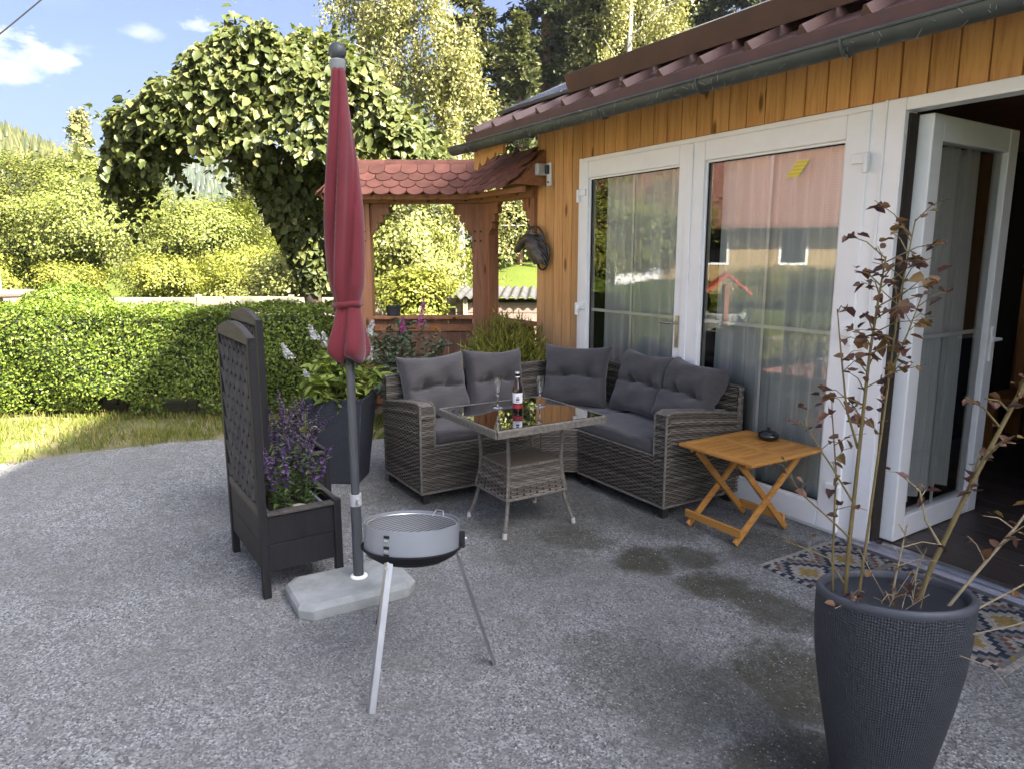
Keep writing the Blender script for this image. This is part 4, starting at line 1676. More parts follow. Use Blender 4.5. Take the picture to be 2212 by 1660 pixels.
FL = NT('flute_glass')
FL.set((1, 1, 1), 0.0)
FL.b.inputs['Transmission Weight'].default_value = 1.0
FL.b.inputs['IOR'].default_value = 1.5
FLUTE = FL.m
flute((-1.395, -1.455, TZ + .001), 'empty champagne flute to the left of the beer bottle')
flute((-1.285, -1.225, TZ + .001), 'empty champagne flute to the right of the beer bottle')

# ------------------------------------------------------------------ folding side table
TEAK = woodmat('oiled_acacia', (.46, .215, .05), (.33, .14, .03), 'y', 1.3, .5, knots=False, val=.3)
TEAKX = woodmat('oiled_acacia_x', (.46, .215, .05), (.33, .14, .03), 'x', 1.3, .5, knots=False, val=.3)
ft_ = thing('folding_table', 'orange slatted wooden folding table with crossed legs', 'table', (-.44, -.345, 0))
FX, FY, FZ = .265, .295, .485
ns = 9
sw = (2 * FX - .06) / ns
for i in range(ns):
    x0 = -FX + .03 + i * sw
    MB().box((x0 + .0045, -FY + .03, FZ - .016), (x0 + sw - .0045, FY - .03, FZ)).obj('slat', TEAK, ft_, bev=.002)
for s_ in (-1, 1):
    MB().box((-FX, s_ * FY - (.0 if s_ < 0 else .045), FZ - .018), (FX, s_ * FY + (.045 if s_ < 0 else 0), FZ + .001)).obj('end_rail', TEAKX, ft_, bev=.004)
    MB().box((s_ * FX - (.0 if s_ < 0 else .035), -FY + .045, FZ - .018), (s_ * FX + (.035 if s_ < 0 else 0), FY - .045, FZ + .001)).obj('edge_rail', TEAK, ft_, bev=.004)
MB().box((-FX + .035, -.03, FZ - .0175), (FX - .035, .03, FZ + .0005)).obj('middle_rail', TEAKX, ft_, bev=.003)
for s_ in (-1, 1):
    MB().box((s_ * .20 - .012, -FY + .04, FZ - .046), (s_ * .20 + .012, FY - .04, FZ - .018)).obj('under_batten', TEAK, ft_, bev=.003)
    MB().bar((s_ * .172, -.285, .012), (s_ * .172, .235, FZ - .03), .020, .034).obj('leg', TEAK, ft_, bev=.003)
    MB().bar((s_ * .150, .165, .012), (s_ * .150, -.255, FZ - .03), .020, .034).obj('leg', TEAK, ft_, bev=.003)
    MB().tube([(s_ * .135, -.035, .235), (s_ * .19, -.035, .235)], .006, 8).obj('pivot_bolt', ALU, ft_)
MB().box((-.205, -.283, .055), (.205, -.263, .098)).obj('stretcher', TEAKX, ft_, bev=.003)
MB().box((-.160, .128, .055), (.160, .148, .098)).obj('stretcher', TEAKX, ft_, bev=.003)
# lidded ashtray
ash = thing('lidded_ashtray', 'round black ceramic ashtray with knob lid on the folding table', 'ashtray', (-.475, -.14, FZ + .002))
MB().lathe([(0, 0), (.035, 0), (.055, .008), (.062, .022), (.058, .036), (.046, .043), (.043, .041), (0, .040)], 36).obj('bowl', BLACKGLAZE, ash, smooth=True, angle=60)
MB().lathe([(.044, .0415), (.040, .050), (.020, .056), (.010, .057), (.008, .061), (.012, .067), (.009, .073), (0, .0745)], 32).obj('lid', BLACKGLAZE, ash, smooth=True, angle=60)

# ------------------------------------------------------------------ closed parasol and its foot
base = thing('concrete_parasol_base', 'pale concrete slab with chamfered corners holding the parasol pole', 'parasol base', (-.845, -2.585, 0), R(-1.5))


def octo(hx, hy, c):
    return [(-hx + c, -hy), (hx - c, -hy), (hx, -hy + c), (hx, hy - c), (hx - c, hy), (-hx + c, hy), (-hx, hy - c), (-hx, -hy + c)]


m = MB()
lay = [(octo(.178, .272, .055), 0), (octo(.180, .275, .056), .045), (octo(.168, .262, .052), .062), (octo(.150, .244, .046), .068)]
for pts, z in lay:
    m.v += [(x, y, z) for x, y in pts]
for i in range(3):
    for j in range(8):
        a, b = i * 8 + j, i * 8 + (j + 1) % 8
        m.f.append((a, b, b + 8, a + 8))
m.f += [tuple(range(8))[::-1], tuple(range(24, 32))]
CONC = NT('weathered_concrete')
v = CONC.coord((1, 1, 1))
f1, f2 = CONC.noise(v, 6, 6, .65), CONC.noise(v, 130, 3)
cc = CONC.ramp(f1, [(.3, (.17, .18, .165)), (.55, (.27, .285, .275)), (.75, (.35, .365, .36))])
CONC.set(CONC.mix(CONC.math('MULTIPLY', f2, .3), cc, (.22, .23, .22)), .85, 0, .25)
CONC.bump(CONC.math('ADD', f2, f1), .3, .004)
m.obj('slab', CONC.m, base, bev=.005)
MB().lathe([(.034, .067), (.040, .069), (.040, .075), (.030, .079), (.026, .079)], 24, (-.012, .045, 0)).obj('collar', WHITE, base, smooth=True)

pc = thing('closed_parasol', 'closed burgundy parasol on a grey pole with ball finial', 'parasol', (-.859, -2.54, .05))
POLE = plain('dark_grey_pole', (.058, .062, .068), (.045, .048, .054), 6, .4, spec=.5)
MB().tube([(0, 0, .02), (0, 0, .37)], .0245, 20).obj('lower_pole', POLE, pc, smooth=True)
MB().tube([(0, 0, .37), (0, 0, .425)], .0275, 20).obj('clamp', plain('grey_clamp', (.38, .39, .40), None, 8, .4), pc, smooth=True, angle=50)
MB().tube([(.025, 0, .40), (.055, 0, .40)], .010, 10).obj('clamp_knob', bpy.data.materials['grey_clamp'], pc, smooth=True)
MB().tube([(0, 0, .42), (0, 0, 2.28)], .0195, 20).obj('pole', POLE, pc, smooth=True)
MB().lathe([(.030, 1.11), (.034, 1.13), (.034, 1.17), (.024, 1.18)], 20).obj('runner', PLASTIC, pc, smooth=True)
MB().lathe([(.030, 2.262), (.033, 2.27), (.034, 2.298), (.030, 2.303)], 20).obj('finial_collar', plain('grey_collar', (.20, .22, .22), None, 8, .5), pc, smooth=True)
MB().lathe([(.018, 2.300)] + [(.037 * math.sin(a), 2.334 - .037 * math.cos(a)) for a in np.linspace(.5, math.pi, 12)], 24).obj('finial', plain('dark_grey_ball', (.055, .06, .065), None, 8, .5), pc, smooth=True)
# canopy: eight folds wrapped round the pole
CLOTH = NT('burgundy_canvas')
v = CLOTH.coord((1, 1, 1))
f1 = CLOTH.noise(v, 4, 4)
f2 = CLOTH.noise(v, 350, 2)
CLOTH.set(CLOTH.mix(CLOTH.ramp(f1, [(.3, (0, 0, 0)), (.7, (1, 1, 1))]), (.098, .012, .018), (.130, .017, .025)), .8, 0, .2)
CLOTH.b.inputs['Sheen Weight'].default_value = .2
CLOTH.bump(f2, .25, .001)
prof = [(2.266, .030), (2.20, .038), (2.05, .050), (1.9, .061), (1.75, .068), (1.6, .072), (1.45, .074), (1.36, .070), (1.315, .060), (1.29, .057), (1.265, .060), (1.22, .070), (1.15, .086), (1.09, .094), (1.06, .088), (1.04, .072)]
zs = np.linspace(2.266, 1.04, 72)
pr = np.interp(zs, [p[0] for p in prof[::-1]], [p[1] for p in prof[::-1]])
nA = 160
m = MB()
for k, (z, r) in enumerate(zip(zs, pr)):
    s = (2.266 - z) / 1.226
    fold = (.10 + .22 * min(1, s * 2.2))
    if z < 1.36:
        fold *= .55 + .45 * abs(z - 1.29) / .2 if z > 1.09 else 1.0
    for j in range(nA):
        a = 2 * math.pi * j / nA
        tw = a + 2.0 * s + .35 * math.sin(a * 2 + 1 + s)
        w8 = math.sin(4 * tw)
        saw = (((4 * tw) / (2 * math.pi)) % 1.0)
        rr_ = r * (1 + fold * (.60 * w8 - .60 * (saw ** 4) + .07 * math.sin(7 * tw + s * 5)))
        zz = z
        if k > 62:
            zz += .014 * math.sin(4 * tw + .6) * (k - 62) / 9 + .014 * math.sin(a + 2.2) * (k - 62) / 9
        m.v.append((rr_ * math.cos(a) * 1.05, rr_ * math.sin(a), zz))
for k in range(len(zs) - 1):
    for j in range(nA):
        a, b = k * nA + j, k * nA + (j + 1) % nA
        m.f.append((a, a + nA, b + nA, b))
cano = m.obj('canopy', CLOTH.m, pc, smooth=True, angle=70)
sm = cano.modifiers.new('thick', 'SOLIDIFY')
sm.thickness = .003
# tie strap
m = MB()
for z in (1.305, 1.280):
    for j in range(48):
        a = 2 * math.pi * j / 48
        r_ = .066 + .003 * math.sin(5 * a)
        m.v.append((r_ * math.cos(a) * 1.05, r_ * math.sin(a), z + .006 * math.sin(a + 1)))
for j in range(48):
    m.f.append((j, 48 + j, 48 + (j + 1) % 48, (j + 1) % 48))
so = m.obj('tie_strap', CLOTH.m, pc, smooth=True)
sm = so.modifiers.new('thick', 'SOLIDIFY')
sm.thickness = .004
# rib tips under the hem
for j in range(8):
    a = 2 * math.pi * j / 8 + .3
    MB().tube([(.045 * math.cos(a), .045 * math.sin(a), 1.10), (.048 * math.cos(a), .048 * math.sin(a), 1.015 + .012 * (j % 3))], .006, 6).obj('rib_tip', PLASTIC, pc)

# ------------------------------------------------------------------ round grill on three legs
gx, gy = cw(-.375, 2.51)[:2]
gr = thing('charcoal_grill', 'small round grey charcoal grill on three thin metal legs', 'grill', (gx, gy, 0), CAMROT)
GREYPAINT = plain('grey_enamel', (.20, .215, .235), (.175, .19, .21), 5, .38, spec=.5)
BLACKPAN = plain('black_enamel', (.014, .014, .016), None, 5, .65, spec=.2)
GALV = plain('galvanised_steel', (.42, .43, .45), (.30, .31, .33), 25, .35, metal=.85, stretch=(1, 1, .15))
CHROME = plain('chromed_wire', (.55, .55, .53), None, 8, .35, metal=.7)
GM = Matrix.Translation((0, 0, .482)) @ Matrix.Rotation(R(-8), 4, 'X') @ Matrix.Rotation(R(1), 4, 'Y')


def glathe(prof, n=56, caps=True):
    m = MB()
    m.lathe(prof, n, caps=caps)
    m.v = [tuple(GM @ Vector(v)) for v in m.v]
    return m


GRR = .176
glathe([(GRR - .006, .0), (GRR, .0), (GRR + .001, .100), (GRR - .002, .100), (GRR - .003, .004)], caps=False).obj('wind_shield', GREYPAINT, gr, smooth=True, angle=50)
glathe([(0, -.050), (.06, -.049), (.13, -.040), (.166, -.018), (GRR + .004, .002), (GRR + .012, .006), (GRR + .012, .012), (GRR + .003, .010), (.160, -.010), (.11, -.034), (0, -.044)]).obj('fire_bowl', BLACKPAN, gr, smooth=True, angle=50)
glathe([(0, .030), (.09, .028), (.150, .012), (.166, .006)], caps=False).obj('ash_bed', plain('grill_ash', (.06, .052, .045), (.02, .018, .016), 18, 1.0, bump=.8, bscale=40, spec=.05), gr, smooth=True)
gg = MB()
zc = .088
gg.tube([GM @ Vector((.167 * math.cos(a), .167 * math.sin(a), zc)) for a in np.linspace(0, 2 * math.pi, 41)], .0024, 6, caps=False)
gg.obj('grate_ring', CHROME, gr, smooth=True)
for i in range(-8, 9):
    y = i * .0195
    hw = math.sqrt(max(.0001, .167 ** 2 - y * y))
    c_, s_ = math.cos(R(58)), math.sin(R(58))
    p0, p1 = Vector((-hw, y, 0)), Vector((hw, y, 0))
    q = [GM @ Vector((p.x * c_ - p.y * s_, p.x * s_ + p.y * c_, zc - .002)) for p in (p0, p1)]
    MB().tube(q, .0012, 5).obj('grate_bar', CHROME, gr)
# grate handle
gg = MB().tube([GM @ Vector(p) for p in ((.06, .135, zc), (.075, .15, zc + .022), (.105, .125, zc + .022), (.105, .105, zc))], .002, 6)
gg.obj('grate_handle', CHROME, gr)
# adjusting bracket with slots, side brackets
af = R(-112)
for k, z in enumerate((.078, .040, .012)):
    M2 = GM @ Matrix.Rotation(af + R(90), 4, 'Z')
    MB().box((-.011, -GRR - .004, z - .005), (.011, -GRR - .0012, z + .004), M2).obj('slot', BLACKPAN, gr)
    if k < 2:
        MB().box((-.007, -GRR - .006, z - .016), (.007, -GRR - .0012, z - .009), M2).obj('tab', CHROME, gr)
M3 = GM @ Matrix.Rotation(R(8), 4, 'Z')
MB().box((GRR + .0, -.012, -.005), (GRR + .022, .012, .055), M3).obj('side_bracket', BLACKPAN, gr, bev=.003)
MB().tube([M3 @ Vector((GRR + .020, 0, .03)), M3 @ Vector((GRR + .03, 0, .03))], .005, 8).obj('bolt', CHROME, gr)
# legs: folded angle strips
for ang, foot in ((R(-112), (-.115, -.30)), (R(5), (.309, .005)), (R(125), (-.20, .31))):
    top = GM @ Vector(((GRR - .01) * math.cos(ang), (GRR - .01) * math.sin(ang), -.012))
    ft = Vector((*foot, 0.0))
    d = (ft - top).normalized()
    rad = Vector((math.cos(ang), math.sin(ang), 0))
    side = d.cross(rad).normalized()
    outw = side.cross(d).normalized()
    m = MB()
    w_, t_ = .0175, .0014
    for q in (top - d * .02, ft):
        m.v += [tuple(q + side * -w_ - outw * .006), tuple(q + outw * .004), tuple(q + side * w_ - outw * .006), tuple(q + side * w_ - outw * (.006 + t_)), tuple(q + outw * (.004 - t_ * 1.4)), tuple(q - side * w_ - outw * (.006 + t_))]
    for j in range(6):
        m.f.append((j, (j + 1) % 6, (j + 1) % 6 + 6, j + 6))
    m.f += [(5, 4, 3, 2, 1, 0), (6, 7, 8, 9, 10, 11)]
    o = m.obj('leg', GALV, gr)
    MB().tube([top + d * .022 + outw * .003, top + d * .022 + outw * .009], .006, 8).obj('bolt', CHROME, o)

# ------------------------------------------------------------------ kilim runner
def rug():
    x0, x1, y0, y1 = -.035, 1.115, -.715, -.10
    cell = .0125
    nx, ny = int((x1 - x0) / cell), int((y1 - y0) / cell)
    CR, NV, GY, RU, YE, BR_ = (.27, .255, .225), (.030, .037, .052), (.15, .15, .145), (.13, .068, .046), (.22, .16, .06), (.10, .078, .07)
    rr = random.Random(4)
    m = MB()
    cols = []
    for i in range(nx + 1):
        for j in range(ny + 1):
            m.v.append((x0 + i * cell + rr.uniform(-.001, .001), y0 + j * cell + rr.uniform(-.001, .001), .007 + .0015 * math.sin(i * .4 + j * .23)))
    for i in range(nx):
        for j in range(ny):
            a = i * (ny + 1) + j
            m.f.append((a, a + ny + 1, a + ny + 2, a + 1))
            # bands along the runner; stepped lozenges inside each
            t_ = i % 30
            jj = abs(((j + 2) % 24) - 12)
            dmd = abs(t_ - 15) + (jj // 2) * 2
            if min(i, nx - 1 - i) < 2:
                c = CR
            elif min(j, ny - 1 - j) < 2:
                c = NV if (i // 2) % 2 else CR
            elif t_ < 3:
                c = NV if (j // 2 + t_) % 2 else CR
            elif t_ > 26:
                c = YE if (j // 3) % 3 == 0 else GY
            elif dmd < 5:
                c = YE if (i // 30) % 2 == 0 else RU
            elif dmd < 9:
                c = CR
            elif dmd < 12:
                c = NV
            elif dmd < 15:
                c = GY
            elif dmd < 17:
                c = RU if (i // 30) % 2 == 0 else BR_
            elif dmd < 21:
                c = CR if (i + j) % 5 else GY
            else:
                c = NV
            k = rr.uniform(.78, 1.15)
            cols.append(tuple(x * k for x in c))
    me = m.mesh('kilim_runner', None)
    at_ = me.color_attributes.new('weave', 'FLOAT_COLOR', 'CORNER')
    arr = np.ones((len(me.loops), 4), np.float32)
    arr[:, :3] = np.repeat(np.array(cols), 4, axis=0)
    at_.data.foreach_set('color', arr.reshape(-1))
    t = NT('kilim_wool')
    vc = t.n('VertexColor')
    vc.layer_name = 'weave'
    v = t.coord((1, 1, 1))
    t.set(vc.outputs[0], .95, 0, .1)
    t.bump(t.noise(v, 300, 2), .4, .002)
    me.materials.append(t.m)
    o = link('kilim_runner', me)
    sm = o.modifiers.new('thick', 'SOLIDIFY')
    sm.thickness = .006
    tag(o, 'flat woven runner with stepped blue cream and rust pattern before the doorway', 'rug')


rug()
# ------------------------------------------------------------------ trellis planters
BLACKWOOD = woodmat('black_stained_wood', (.013, .013, .0145), (.008, .008, .009), 'z', 1.2, .6, knots=False, val=.5)
BLACKTOP = woodmat('worn_black_wood', (.06, .054, .048), (.03, .027, .025), 'x', 1.2, .7, knots=False)
LATH = plain('black_lath', (.045, .042, .039), (.022, .021, .02), 14, .75, rand=30)


def trellis_planter(loc, rz, label):
    t = thing('trellis_planter', label, 'planter', loc, rz, 'black trellis planters standing in a row')
    W, D, Hh = .315, .345, 1.205           # half width, depth, post height
    for sx in (-1, 1):
        MB().box((sx * W - .018, -.018, 0), (sx * W + .018, .018, Hh)).obj('post', BLACKWOOD, t, bev=.003)
        MB().box((sx * W - .018, D - .018, 0), (sx * W + .018, D + .018, .415)).obj('leg', BLACKWOOD, t, bev=.003)
    # arched top board
    pts = [(-W - .018, 0)] + [(x, .030 + .052 * math.cos(x / (W + .018) * math.pi / 2)) for x in np.linspace(-W - .018, W + .018, 13)] + [(W + .018, 0)]
    MB().prism(pts, (0, -.016, Hh - .035), (1, 0, 0), (0, 0, 1), (0, .032, 0)).obj('arched_top', BLACKTOP, t, bev=.003)
    MB().box((-W + .018, -.014, .385), (W - .018, .014, .43)).obj('rail', BLACKTOP, t, bev=.003)
    # diagonal laths, two layers
    z0, z1 = .43, Hh - .035
    x0, x1 = -W + .018, W - .018
    for s in (1, -1):
        for c in np.arange(-1.2, 2.2, .125):
            seg = []
            # line x = x0 + tt, z = z0 + c + s*1.35*tt
            for k in range(61):
                tt = (x1 - x0) * k / 60
                z = (z0 if s > 0 else z1) + s * (1.35 * tt + c)
                if z0 <= z <= z1:
                    seg.append((x0 + tt, z))
            if len(seg) > 4:
                y = .0045 if s > 0 else -.0045
                MB().bar((seg[0][0], y, seg[0][1]), (seg[-1][0], y, seg[-1][1]), .006, .024, up=(0, 1, 0)).obj('lath', LATH, t)
    # box: boards on four sides, floor
    for y in (0, D):
        for k in range(2):
            MB().box((-W + .018, y - .010, .125 + k * .132), (W - .018, y + .010, .255 + k * .132)).obj('box_board', BLACKWOOD, t, bev=.002)
    for sx in (-1, 1):
        for k in range(2):
            MB().box((sx * W - .010, .018, .125 + k * .132), (sx * W + .010, D - .018, .255 + k * .132)).obj('box_board', BLACKWOOD, t, bev=.002)
        MB().box((sx * W - .020, .018, .392), (sx * W + .022, D - .018, .408)).obj('box_rim', BLACKTOP, t, bev=.003)
    MB().box((-W + .018, -.006 + D, .392), (W - .018, D + .020, .4075)).obj('box_rim', BLACKTOP, t, bev=.003)
    MB().box((-W + .018, .012, .13), (W - .018, D - .012, .145)).obj('box_floor', BLACKWOOD, t)
    return t


t1 = trellis_planter((-1.322, -2.935, 0), R(1.2), 'black wooden planter with arched lattice back, nearest the parasol base')
t2 = trellis_planter((-2.215, -2.705, 0), R(1.5), 'black wooden planter with arched lattice back, farther one by the hedge')
INS = plain('grey_plastic_trough', (.16, .165, .18), None, 9, .5)
SOIL = plain('potting_soil', (.035, .024, .016), (.02, .014, .01), 50, .95, bump=.8, bscale=60, bdist=.02)


def trough(loc, rz, label):
    t = thing('plastic_trough', label, 'trough', loc, rz)
    m = MB()
    o_, i_ = (.26, .135), (.247, .122)
    b_ = (.235, .11)
    for (hx, hy), z in ((b_, 0), (o_, .235), (i_, .235), (b_, .19)):
        m.v += [(-hx, -hy, z), (hx, -hy, z), (hx, hy, z), (-hx, hy, z)]
    for k in range(3):
        for j in range(4):
            a, b = k * 4 + j, k * 4 + (j + 1) % 4
            m.f.append((a, b, b + 4, a + 4))
    m.f.append((3, 2, 1, 0))
    m.obj('shell', INS, t)
    MB().box((-.236, -.112, .185), (.236, .112, .205)).obj('soil', SOIL, t)
    return t


trough((-1.322, -2.76, .146), R(1.2), 'grey plastic trough inside the nearest black planter')
trough((-2.215, -2.53, .146), R(1.5), 'grey plastic trough inside the farther black planter')

SALVIA_LEAF = leafmat('salvia_leaf', [(0, (.03, .06, .018)), (.5, (.06, .11, .03)), (1, (.10, .15, .05))], .3)
PURPLE = leafmat('purple_petals', [(0, (.055, .03, .11)), (.5, (.10, .058, .19)), (1, (.17, .12, .26))], .35)
GREYLEAF = leafmat('grey_green_leaf', [(0, (.06, .085, .055)), (.5, (.10, .135, .085)), (1, (.16, .19, .13))], .3)


def flower_clump(name, label, loc, n_st, spread, hgt, petal, leafm, seed, petal_from=.5, lsz=.035, psz=.012, stalk_col=(.06, .09, .03), lean=.35):
    """upright stems carrying narrow leaves below and a flower spike above"""
    r = np.random.default_rng(seed)
    t = thing(name, label, 'flowers', loc)
    st = MB()
    LP, LN, LD, LL = [], [], [], []
    FP, FN, FD, FLn = [], [], [], []
    for k in range(n_st):
        bx, by = r.uniform(-spread[0], spread[0]), r.uniform(-spread[1], spread[1])
        h = hgt * r.uniform(.65, 1.12)
        dx, dy = bx * lean * 1.2 + r.normal(0, .05), by * lean * 1.2 + r.normal(0, .05)
        pts = [Vector((bx + dx * s ** 1.6, by + dy * s ** 1.6, h * s)) for s in np.linspace(0, 1, 7)]
        st.tube(pts, [.0022, .002, .0018, .0016, .0014, .0012, .0008], 5, caps=False)
        for s in np.linspace(.08, petal_from + .3, 20):
            i = min(5, int(s * 6))
            p = pts[i].lerp(pts[i + 1], s * 6 - i)
            for q in range(2):
                a = r.uniform(0, 6.28)
                LP.append(p)
                LD.append((math.cos(a), math.sin(a), r.uniform(-.1, .8)))
                LN.append((r.normal(0, .4), r.normal(0, .4), 1))
                LL.append(lsz * r.uniform(.6, 1.3))
        for s in np.linspace(petal_from, 1.0, 20):
            i = min(5, int(s * 6))
            p = pts[i].lerp(pts[i + 1], s * 6 - i)
            for q in range(2):
                a = r.uniform(0, 6.28)
                FP.append(p)
                FD.append((math.cos(a), math.sin(a), r.uniform(-.3, .6)))
                FN.append((r.normal(0, .6), r.normal(0, .6), 1))
                FLn.append(psz * r.uniform(.7, 1.4) * (1.25 - .7 * (s - petal_from) / (1 - petal_from)))
    st.obj('stem', plain(name + '_stem', stalk_col, None, 10, .7), t)
    V, F = leaves(np.array([tuple(p) for p in LP]), np.array(LN), np.array(LD), np.array(LL), np.array(LL) * .32, .1, .1)
    tag(link('foliage', poly_mesh('foliage', V, F, leafm), t), kind='stuff')
    V, F = leaves(np.array([tuple(p) for p in FP]), np.array(FN), np.array(FD), np.array(FLn) * 1.5, np.array(FLn) * 1.2, .25, .1)
    tag(link('blossom', poly_mesh('blossom', V, F, petal), t), kind='stuff')
    return t


flower_clump('purple_salvia', 'dense purple flower spikes in the nearest black planter', (-1.30, -2.755, .335), 34, (.22, .11), .34, PURPLE, SALVIA_LEAF, 5)
flower_clump('purple_salvia', 'purple flower spikes in the farther black planter', (-2.20, -2.52, .335), 30, (.22, .11), .36, PURPLE, GREYLEAF, 6)
# a flat cream stone on the soil
m = MB().lathe([(0, 0), (.05, .003), (.062, .012), (.045, .024), (0, .028)], 20)
o = m.obj('flat_stone', plain('cream_stone', (.55, .52, .36), (.45, .42, .28), 20, .7, bump=.2), None, smooth=True, angle=60)
o.location = (-1.105, -2.735, .352)
o.scale = (1.0, .8, 1)
tag(o, 'flat cream stone lying under the purple flowers', 'stone')

# ------------------------------------------------------------------ tall woven planter with hydrangea
tpl = cw(-1.185, 4.86)
tp_ = thing('tall_woven_planter', 'tall tapered blue grey planter with woven surface behind the parasol pole', 'planter', (tpl[0], tpl[1], 0), CAMROT + R(-4))
wm = NT('woven_plastic')
v = wm.coord((1, 1, 1))
sp = wm.n('SeparateXYZ')
wm.l(v, sp.inputs[0])
hx = wm.math('ADD', sp.outputs[0], sp.outputs[1])
sa = wm.math('SINE', wm.math('MULTIPLY', hx, 330))
sb = wm.math('SINE', wm.math('MULTIPLY', sp.outputs[2], 400))
hgt_ = wm.math('MULTIPLY', sa, sb)
wm.set(wm.ramp(hgt_, [(0., (.022, .026, .036)), (1., (.048, .055, .072))]), .5, 0, .4)
wm.bump(hgt_, .8, .004)
m = MB()
b_, t_, ti = .135, .198, .186
for hw, z in ((b_, 0), (t_ - .003, .585), (t_, .60), (t_, .612), (ti, .612), (ti - .02, .50)):
    m.v += [(-hw, -hw, z), (hw, -hw, z), (hw, hw, z), (-hw, hw, z)]
for k in range(5):
    for j in range(4):
        a, b = k * 4 + j, k * 4 + (j + 1) % 4
        m.f.append((a, b, b + 4, a + 4))
m.f.append((3, 2, 1, 0))
m.obj('shell', wm.m, tp_, bev=.008)
MB().box((-.165, -.165, .48), (.165, .165, .515)).obj('soil', SOIL, tp_)

HYD_LEAF = leafmat('hydrangea_leaf', [(0, (.10, .17, .035)), (.5, (.17, .26, .05)), (1, (.27, .36, .09))], .4)
WHITEPETAL = leafmat('white_petals', [(0, (.55, .60, .48)), (.6, (.74, .76, .68)), (1, (.8, .8, .76))], .3)


def leafy_bush(name, label, cat, loc, centre, rad, n_st, leafm, lsz, wr, seed, panicles=(), pm=None, base_r=.06, droop=.35, per=16, psz=.012, group=None, thick=.004):
    r = np.random.default_rng(seed)
    t = thing(name, label, cat, loc, 0, group)
    st = MB()
    P, N, D, L = [], [], [], []
    for k in range(n_st):
        e = r.normal(size=3)
        e /= np.linalg.norm(e)
        q = r.uniform(.45, 1.0) ** .5
        end = Vector((centre[0] + e[0] * rad[0] * q, centre[1] + e[1] * rad[1] * q, centre[2] + e[2] * rad[2] * q))
        a = r.uniform(0, 6.28)
        b0 = Vector((math.cos(a) * base_r * r.uniform(0, 1), math.sin(a) * base_r * r.uniform(0, 1), 0))
        mid = b0.lerp(end, .5) + Vector((0, 0, .12 * abs(end.z)))
        pts = [b0, b0.lerp(mid, .6), mid, mid.lerp(end, .55), end]
        st.tube(pts, [thick, thick * .8, thick * .65, thick * .5, thick * .3], 5, caps=False)
        for i in range(per):
            s = r.uniform(.35, 1.05)
            s = min(s, 1.0)
            j = min(3, int(s * 4))
            p = pts[j].lerp(pts[j + 1], s * 4 - j)
            a = r.uniform(0, 6.28)
            P.append((p.x, p.y, p.z))
            D.append((math.cos(a), math.sin(a), r.uniform(-droop, .5)))
            N.append((r.normal(0, .45), r.normal(0, .45), 1))
            L.append(lsz * r.uniform(.55, 1.2))
    st.obj('stem', plain(name + '_stem', (.10, .075, .04), None, 12, .8), t)
    V, F = leaves(np.array(P), np.array(N), np.array(D), np.array(L), np.array(L) * wr, .14, .22)
    tag(link('foliage', poly_mesh('foliage', V, F, leafm), t), kind='stuff')
    for (px, py, pz, hh_, rr_, ln) in panicles:
        n = 150
        s = r.uniform(0, 1, n)
        a = r.uniform(0, 6.28, n)
        rad_ = rr_ * (1 - s) ** .7 * r.uniform(.6, 1, n)
        axis = np.array([ln[0], ln[1], 1.0])
        Pp = np.array([px, py, pz]) + axis * (s * hh_)[:, None] + np.stack([rad_ * np.cos(a), rad_ * np.sin(a), 0 * a], 1)
        Dd = np.stack([np.cos(a), np.sin(a), r.uniform(-.2, .8, n)], 1)
        V, F = leaves(Pp, r.normal(0, .7, (n, 3)) + Dd, np.cross(Dd, r.normal(size=(n, 3))), psz * 1.4, psz * 1.3, .1, .0)
        link('flower_head', poly_mesh('flower_head', V, F, pm), t)
        m = MB().tube([(px * .4, py * .4, pz * .4), (px * .8, py * .8, pz * .75), (px, py, pz)], [.003, .0025, .002], 5)
        m.obj('stem', bpy.data.materials[name + '_stem'], t)
    return t


leafy_bush('hydrangea', 'leafy hydrangea with white flower heads in the tall woven planter', 'shrub', (tpl[0], tpl[1], .51), (0, 0, .22), (.30, .30, .24), 60, HYD_LEAF, .095, .42, 21,
           panicles=[(-.23, -.28, .34, .10, .035, (-.5, -.4)), (-.14, -.12, .47, .10, .035, (-.3, -.3)), (.02, -.10, .44, .09, .032, (0, -.2)), (.12, .16, .50, .11, .035, (.2, .3)), (.26, .10, .36, .09, .03, (.4, .2)), (-.05, -.2, .20, .07, .028, (-.1, -.5))], pm=WHITEPETAL)

# shrubs behind the sofa
BLUEGREEN = leafmat('blue_green_leaf', [(0, (.06, .10, .065)), (.5, (.10, .15, .10)), (1, (.16, .21, .14))], .3)
PINK = leafmat('magenta_petals', [(0, (.30, .04, .20)), (.5, (.45, .09, .32)), (1, (.60, .25, .48))], .35)
HEATH = leafmat('yellow_green_sprigs', [(0, (.12, .16, .028)), (.5, (.21, .25, .04)), (1, (.33, .35, .08))], .35)
pk = cw(-.98, 6.45)
leafy_bush('flowering_shrub', 'blue green shrub with a magenta flower spire behind the sofa', 'shrub', (pk[0], pk[1], 0), (0, 0, .62), (.46, .40, .42), 110, BLUEGREEN, .075, .5, 31,
           panicles=[(.10, .12, .93, .24, .045, (.05, .1)), (-.02, .0, .86, .14, .03, (-.1, 0))], pm=PINK, per=20)
ORANGE = leafmat('orange_petals', [(0, (.55, .12, .02)), (1, (.75, .22, .03))], .3)
of = cw(-.72, 6.55)
t = thing('orange_flower', 'single orange blossom beside the magenta flower spire', 'flower', (of[0], of[1], 0))
MB().tube([(0, 0, 0), (.02, .0, .5), (.0, .02, .90)], [.004, .003, .002], 6).obj('stem', bpy.data.materials['flowering_shrub_stem'], t)
a = np.linspace(0, 6.28, 11)[:-1]
